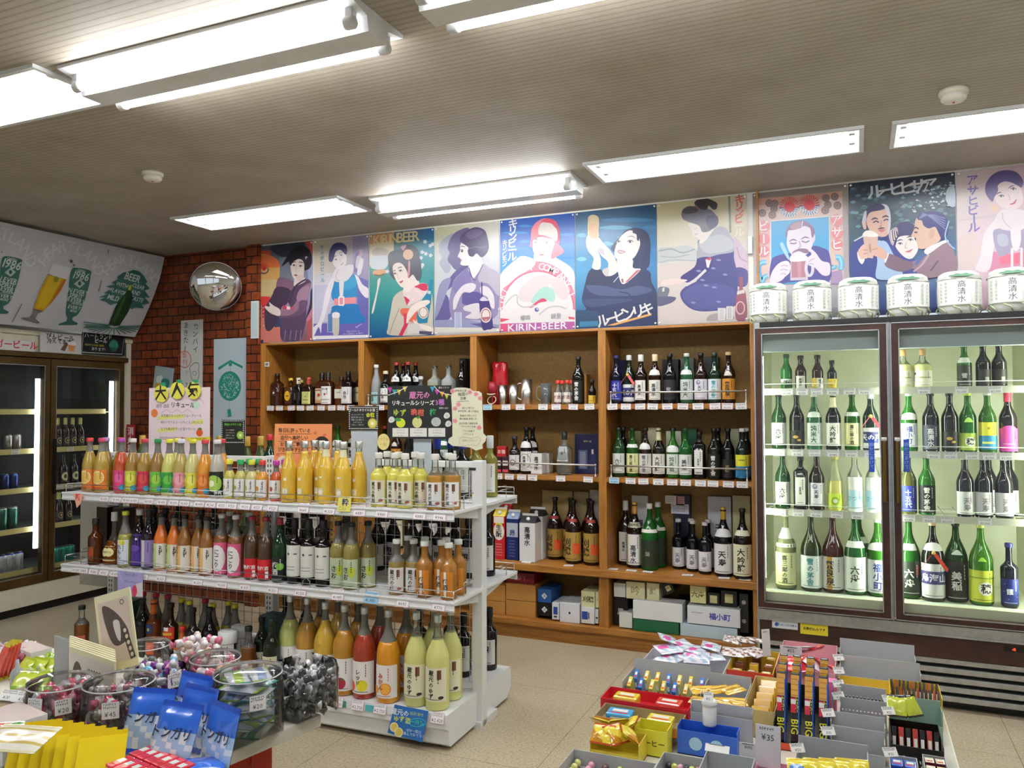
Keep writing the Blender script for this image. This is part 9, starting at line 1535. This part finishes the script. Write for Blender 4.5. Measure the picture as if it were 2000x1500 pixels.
for i in range(12):
 def big_bar():
  b = MB(); w, h = .0225, .19; b.box(-w/2, w/2, -.006, .006, 0, h, '#181614', bv=.003, cols=None); a = Art(); a.h = .0064; a.rect(-w*.48, h*.66, w*.48, h*.97, '#d89c2c'); [a.rect(-w*.4, h*(.68+k*.075), w*.4, h*(.69+k*.075), '#a8641c') for k in range(4)]; a.rect(-w*.5, h*.44, w*.1, h*.65, '#c81c34'); a.rect(-w*.5, h*.56, w*.1, h*.63, '#e8e0dc'); a.text('スーパー', w*.26, h*.55, w*.44, '#e4dc2c', local=True, rot=-pi/2, bold=True); a.text('BIG', -w*.02, h*.24, w*1.15, '#d8d02c', local=True, rot=-pi/2, bold=True); a.rect(w*.38, h*.02, w*.5, h*.9, '#2c5cb8'); a.emit(b, FRONT); return b.mesh('bar', 'film')
 m = cached('bigbar', big_bar); o = link('chocolate_bar', m, None, (B[0]+.016+(i % 4)*(B[1]-B[0]-.032)/3, B[2]+.022+(i//4)*.045, ZR+.012+(i//4)*.012)); o.rotation_euler = (-.20, 0, 0); tag(o, f'long black and yellow chocolate bar, {ORD[i % 4+1]} from left, {["front", "middle", "rear"][i//4]} row', 'chocolate bar', 'long chocolate bars')
def card(label, px, py, z, w, h, txt, rz=0, tilt=-.1, col='#c9cacc'):
 q = at(px, py, z); t = box_thing('price_card', label, 'price card', q[0]-w/2, q[0]+w/2, q[1]-.001, q[1]+.001, z, z+h, col, rz=rz, ops=lambda a, W_, H_: (a.text(txt, 0, H_*.72, min(.02, H_*.3), '#2a2a30', local=True, jit=.04), a.scribble(-W_*.35, H_*.85, W_*.3, H_*.97, 1, H_*.06, '#555'))); t.rotation_euler = (tilt, 0, rz); t.location.z = z
card('grey price card reading 55 yen behind the chocolate bars', 1545, 1292, .60, .07, .05, '¥55'); card('white folded card standing behind the chocolate bars', 1498, 1282, .60, .03, .09, '', .6, col='#e2e2e4'); card('tall grey price card reading 35 yen before the chocolate bars', 1500, 1500, .56, .06, .10, '¥35', 0, -.15)
B = tray((1350, 1372), (1470, 1394), .60, .08, GY, 'large empty grey tray behind the blue box', back=.01)
B = tray((1308, 1400), (1440, 1436), .575, .065, '#2c62c8', 'blue carton with orange-striped rim and small clouds', txt='● ●', tc='#a8d0ec')
q = at(1388, 1466, ZR); t = thing('white_bottle', 'white plastic jar with a square note on its lid', 'jar', (q[0], q[1]-.012, .575), 0); b = MB(); b.lathe([(.018, 0), (.019, .004), (.019, .05), (.017, .054), (.021, .056), (.021, .066), (.018, .068)], 18, '#e8e8e8'); b.build('jar', 'satin', t); price_tag('5', (q[0], q[1]-.032, .645), 0, 'small square note on the lid of the white jar', None, .026, .026, '#e8e6e2', '#ecebe6', -.5)
for bl, fr, lb, cs in (((1120, 1462), (1262, 1530), 'grey tray of candy balls at the near left corner', ['#d8dc8c', '#e0a0b0', '#6a4a3c']), ((1262, 1462), (1358, 1530), 'tray of dark mixed candy bags with yellow dividers', ['#3a343c', '#c8d070', '#d8a0b8'])):
 B = tray(bl, fr, .57, .06, GY, lb, '#c83040'); r = random.Random(len(lb)); s = 'ball' if 'balls' in lb else 'dark'
 for k in range(24):
  x, y = B[0]+.014+(k % 6)*(B[1]-B[0]-.028)/5, B[2]+.016+(k//6)*(B[3]-B[2]-.03)/3; m = cached(('ball', cs[k % 3]), lambda: (lambda b: (b.lathe([(.004, -.009), (.008, -.005), (.0095, 0), (.008, .005), (.004, .009)], 12, cs[k % 3]), b.mesh('candy', 'gloss'))[1])(MB())); tag(link('candy_ball', m, None, (x, y, B[4]+.01+.03)), f'small coloured candy ball in the {"corner" if s == "ball" else "yellow-divided"} tray', 'candy', f'candy balls, {s} tray')
 box_thing('tray_liner', f'card liner raising the candy in the {"corner" if s == "ball" else "yellow-divided"} tray', 'liner', B[0]+.001, B[1]-.001, B[2]+.001, B[3]-.001, B[4], B[4]+.029, '#9a9a9a')
tray((1362, 1462), (1462, 1530), .585, .08, GY, 'deep grey tray at the near edge, left of the pink packets'); card('white price card on the deep grey tray at the near edge', 1400, 1470, .585, .06, .02, '', 0, -.8, '#ecebe6')
B = tray((1462, 1480), (1548, 1540), .57, .06, '#d898b0', 'pink tray with a price card of 140 yen'); card('white price card reading 140 yen', 1462, 1480, .575, .045, .035, '¥140'); packs(B, 3, 3, 'pink_packet', 'pink striped packet in the near pink tray', 'pink packets', .028, .03, .04, ['#e08aa4'])
B = tray((1556, 1446), (1698, 1530), .60, .06, GY, 'grey tray with a red star-patterned front panel', '#d84a54', txt='★ ●', tc='#f0d8c8', back=.015)
for i in range(4): bag('yellow_packet', f'yellow snack packet at the near photo edge, {ORD[i+1]} of four', 1570+i*32, 1512, .585, .075, .05, .016, '#e4cc2c', '#c8b01c', (40, 0, 10), lambda u, v: '#3a7ac0' if (u-.3)**2+(v-.5)**2 < .04 else '#e4d03c', 'near-edge yellow packets', dz=-.01)
for bl, fr, lb, f, bk in (((1640, 1262), (1790, 1292), 'rearmost grey tray in the fridge-side column', '#b8bc3c', .03), ((1640, 1290), (1800, 1320), 'second grey tray in the fridge-side column', '#d8b430', .02), ((1640, 1344), (1732, 1366), 'grey tray of dark sticks, third in the column', None, .015), ((1640, 1370), (1732, 1394), 'grey tray of pale sticks, fourth in the column', None, .015), ((1622, 1398), (1730, 1424), 'divided grey tray beside the chocolate bars', '#d88c3c', .015), ((1622, 1426), (1730, 1456), 'nearer divided grey tray beside the chocolate bars', None, .015)):
 B = tray(bl, fr, .60, .07, GY, lb, f, back=bk)
 if 'sticks' in lb: packs(B, 12, 1, 'stick_sweet', f'thin {"dark" if "dark" in lb else "pale"} stick in the divided fridge-side tray', lb+' contents', .005, .008, .085, ['#4a3a44' if 'dark' in lb else '#b8b0b8'])
B = tray((1735, 1325), (1842, 1366), .595, .06, '#d8b82c', 'yellow tray of upright glossy sticks'); packs(B, 12, 2, 'jelly_stick', 'glossy upright jelly stick in the yellow tray', 'jelly sticks', .006, .01, .10, ['#4a2c2c', '#3a4a3c', '#b8502c', '#5a3a3c'], -.25)
B = tray((1735, 1366), (1842, 1394), .59, .05, '#8aa494', 'pale green tray behind the black chocolate carton', back=.015)
B = tray((1735, 1402), (1845, 1462), .585, .075, '#16130f', 'black carton of chocolate bars with lightning-bolt lettering', txt='ブラック', tc='#d8d8d4'); packs(B, 7, 1, 'chocolate_bar', 'short dark bar with red end in the black carton', 'bars in the black carton', .013, .03, .085, ['#1c1614', '#b83c34'], -.35)
for i in range(3): bag('choc_packet', f'yellow-green packet in the black carton, {ORD[i+1]} of three', 1752+i*14, 1398, .59, .05, .06, .012, '#b8c03c', '#2a2420', (50, 0, i*20), None, 'yellow-green packets')
B = tray((1735, 1472), (1800, 1530), .58, .06, GY, 'grey tray of blue candy packs at the near edge'); packs(B, 2, 2, 'blue_pack', 'blue pack with pale square at the near edge', 'blue candy packs', .045, .04, .075, ['#2c58c0'])
B = tray((1800, 1472), (1860, 1530), .58, .06, GY, 'grey tray of maroon candy packs at the near edge'); packs(B, 2, 3, 'maroon_pack', 'maroon and cream pack at the near edge', 'maroon candy packs', .03, .03, .075, ['#6a1c34'], 0, '#d8c8a4')
box_thing('pink_pack', 'tall pink snack pack beside the chocolate bars', 'snack pack', *(lambda q: (q[0]-.012, q[0]+.012, q[1]-.02, q[1]+.02))(at(1627, 1392, ZR)), ZR+.001, ZR+.10, '#e07aa8', 'お菓子', '#f0e0e8')
for i, (px, py) in enumerate(((1640, 1290), (1640, 1316), (1640, 1342), (1640, 1366), (1620, 1400), (1620, 1436), (1738, 1372), (1738, 1396), (1560, 1470), (1742, 1478))): note(f'small white price note on the fridge-side candy column, {ORD[i+1]} from the rear', px, py, .605, .035, .022, ['20', '30', '40', '25'][i % 4], .5, -.7)
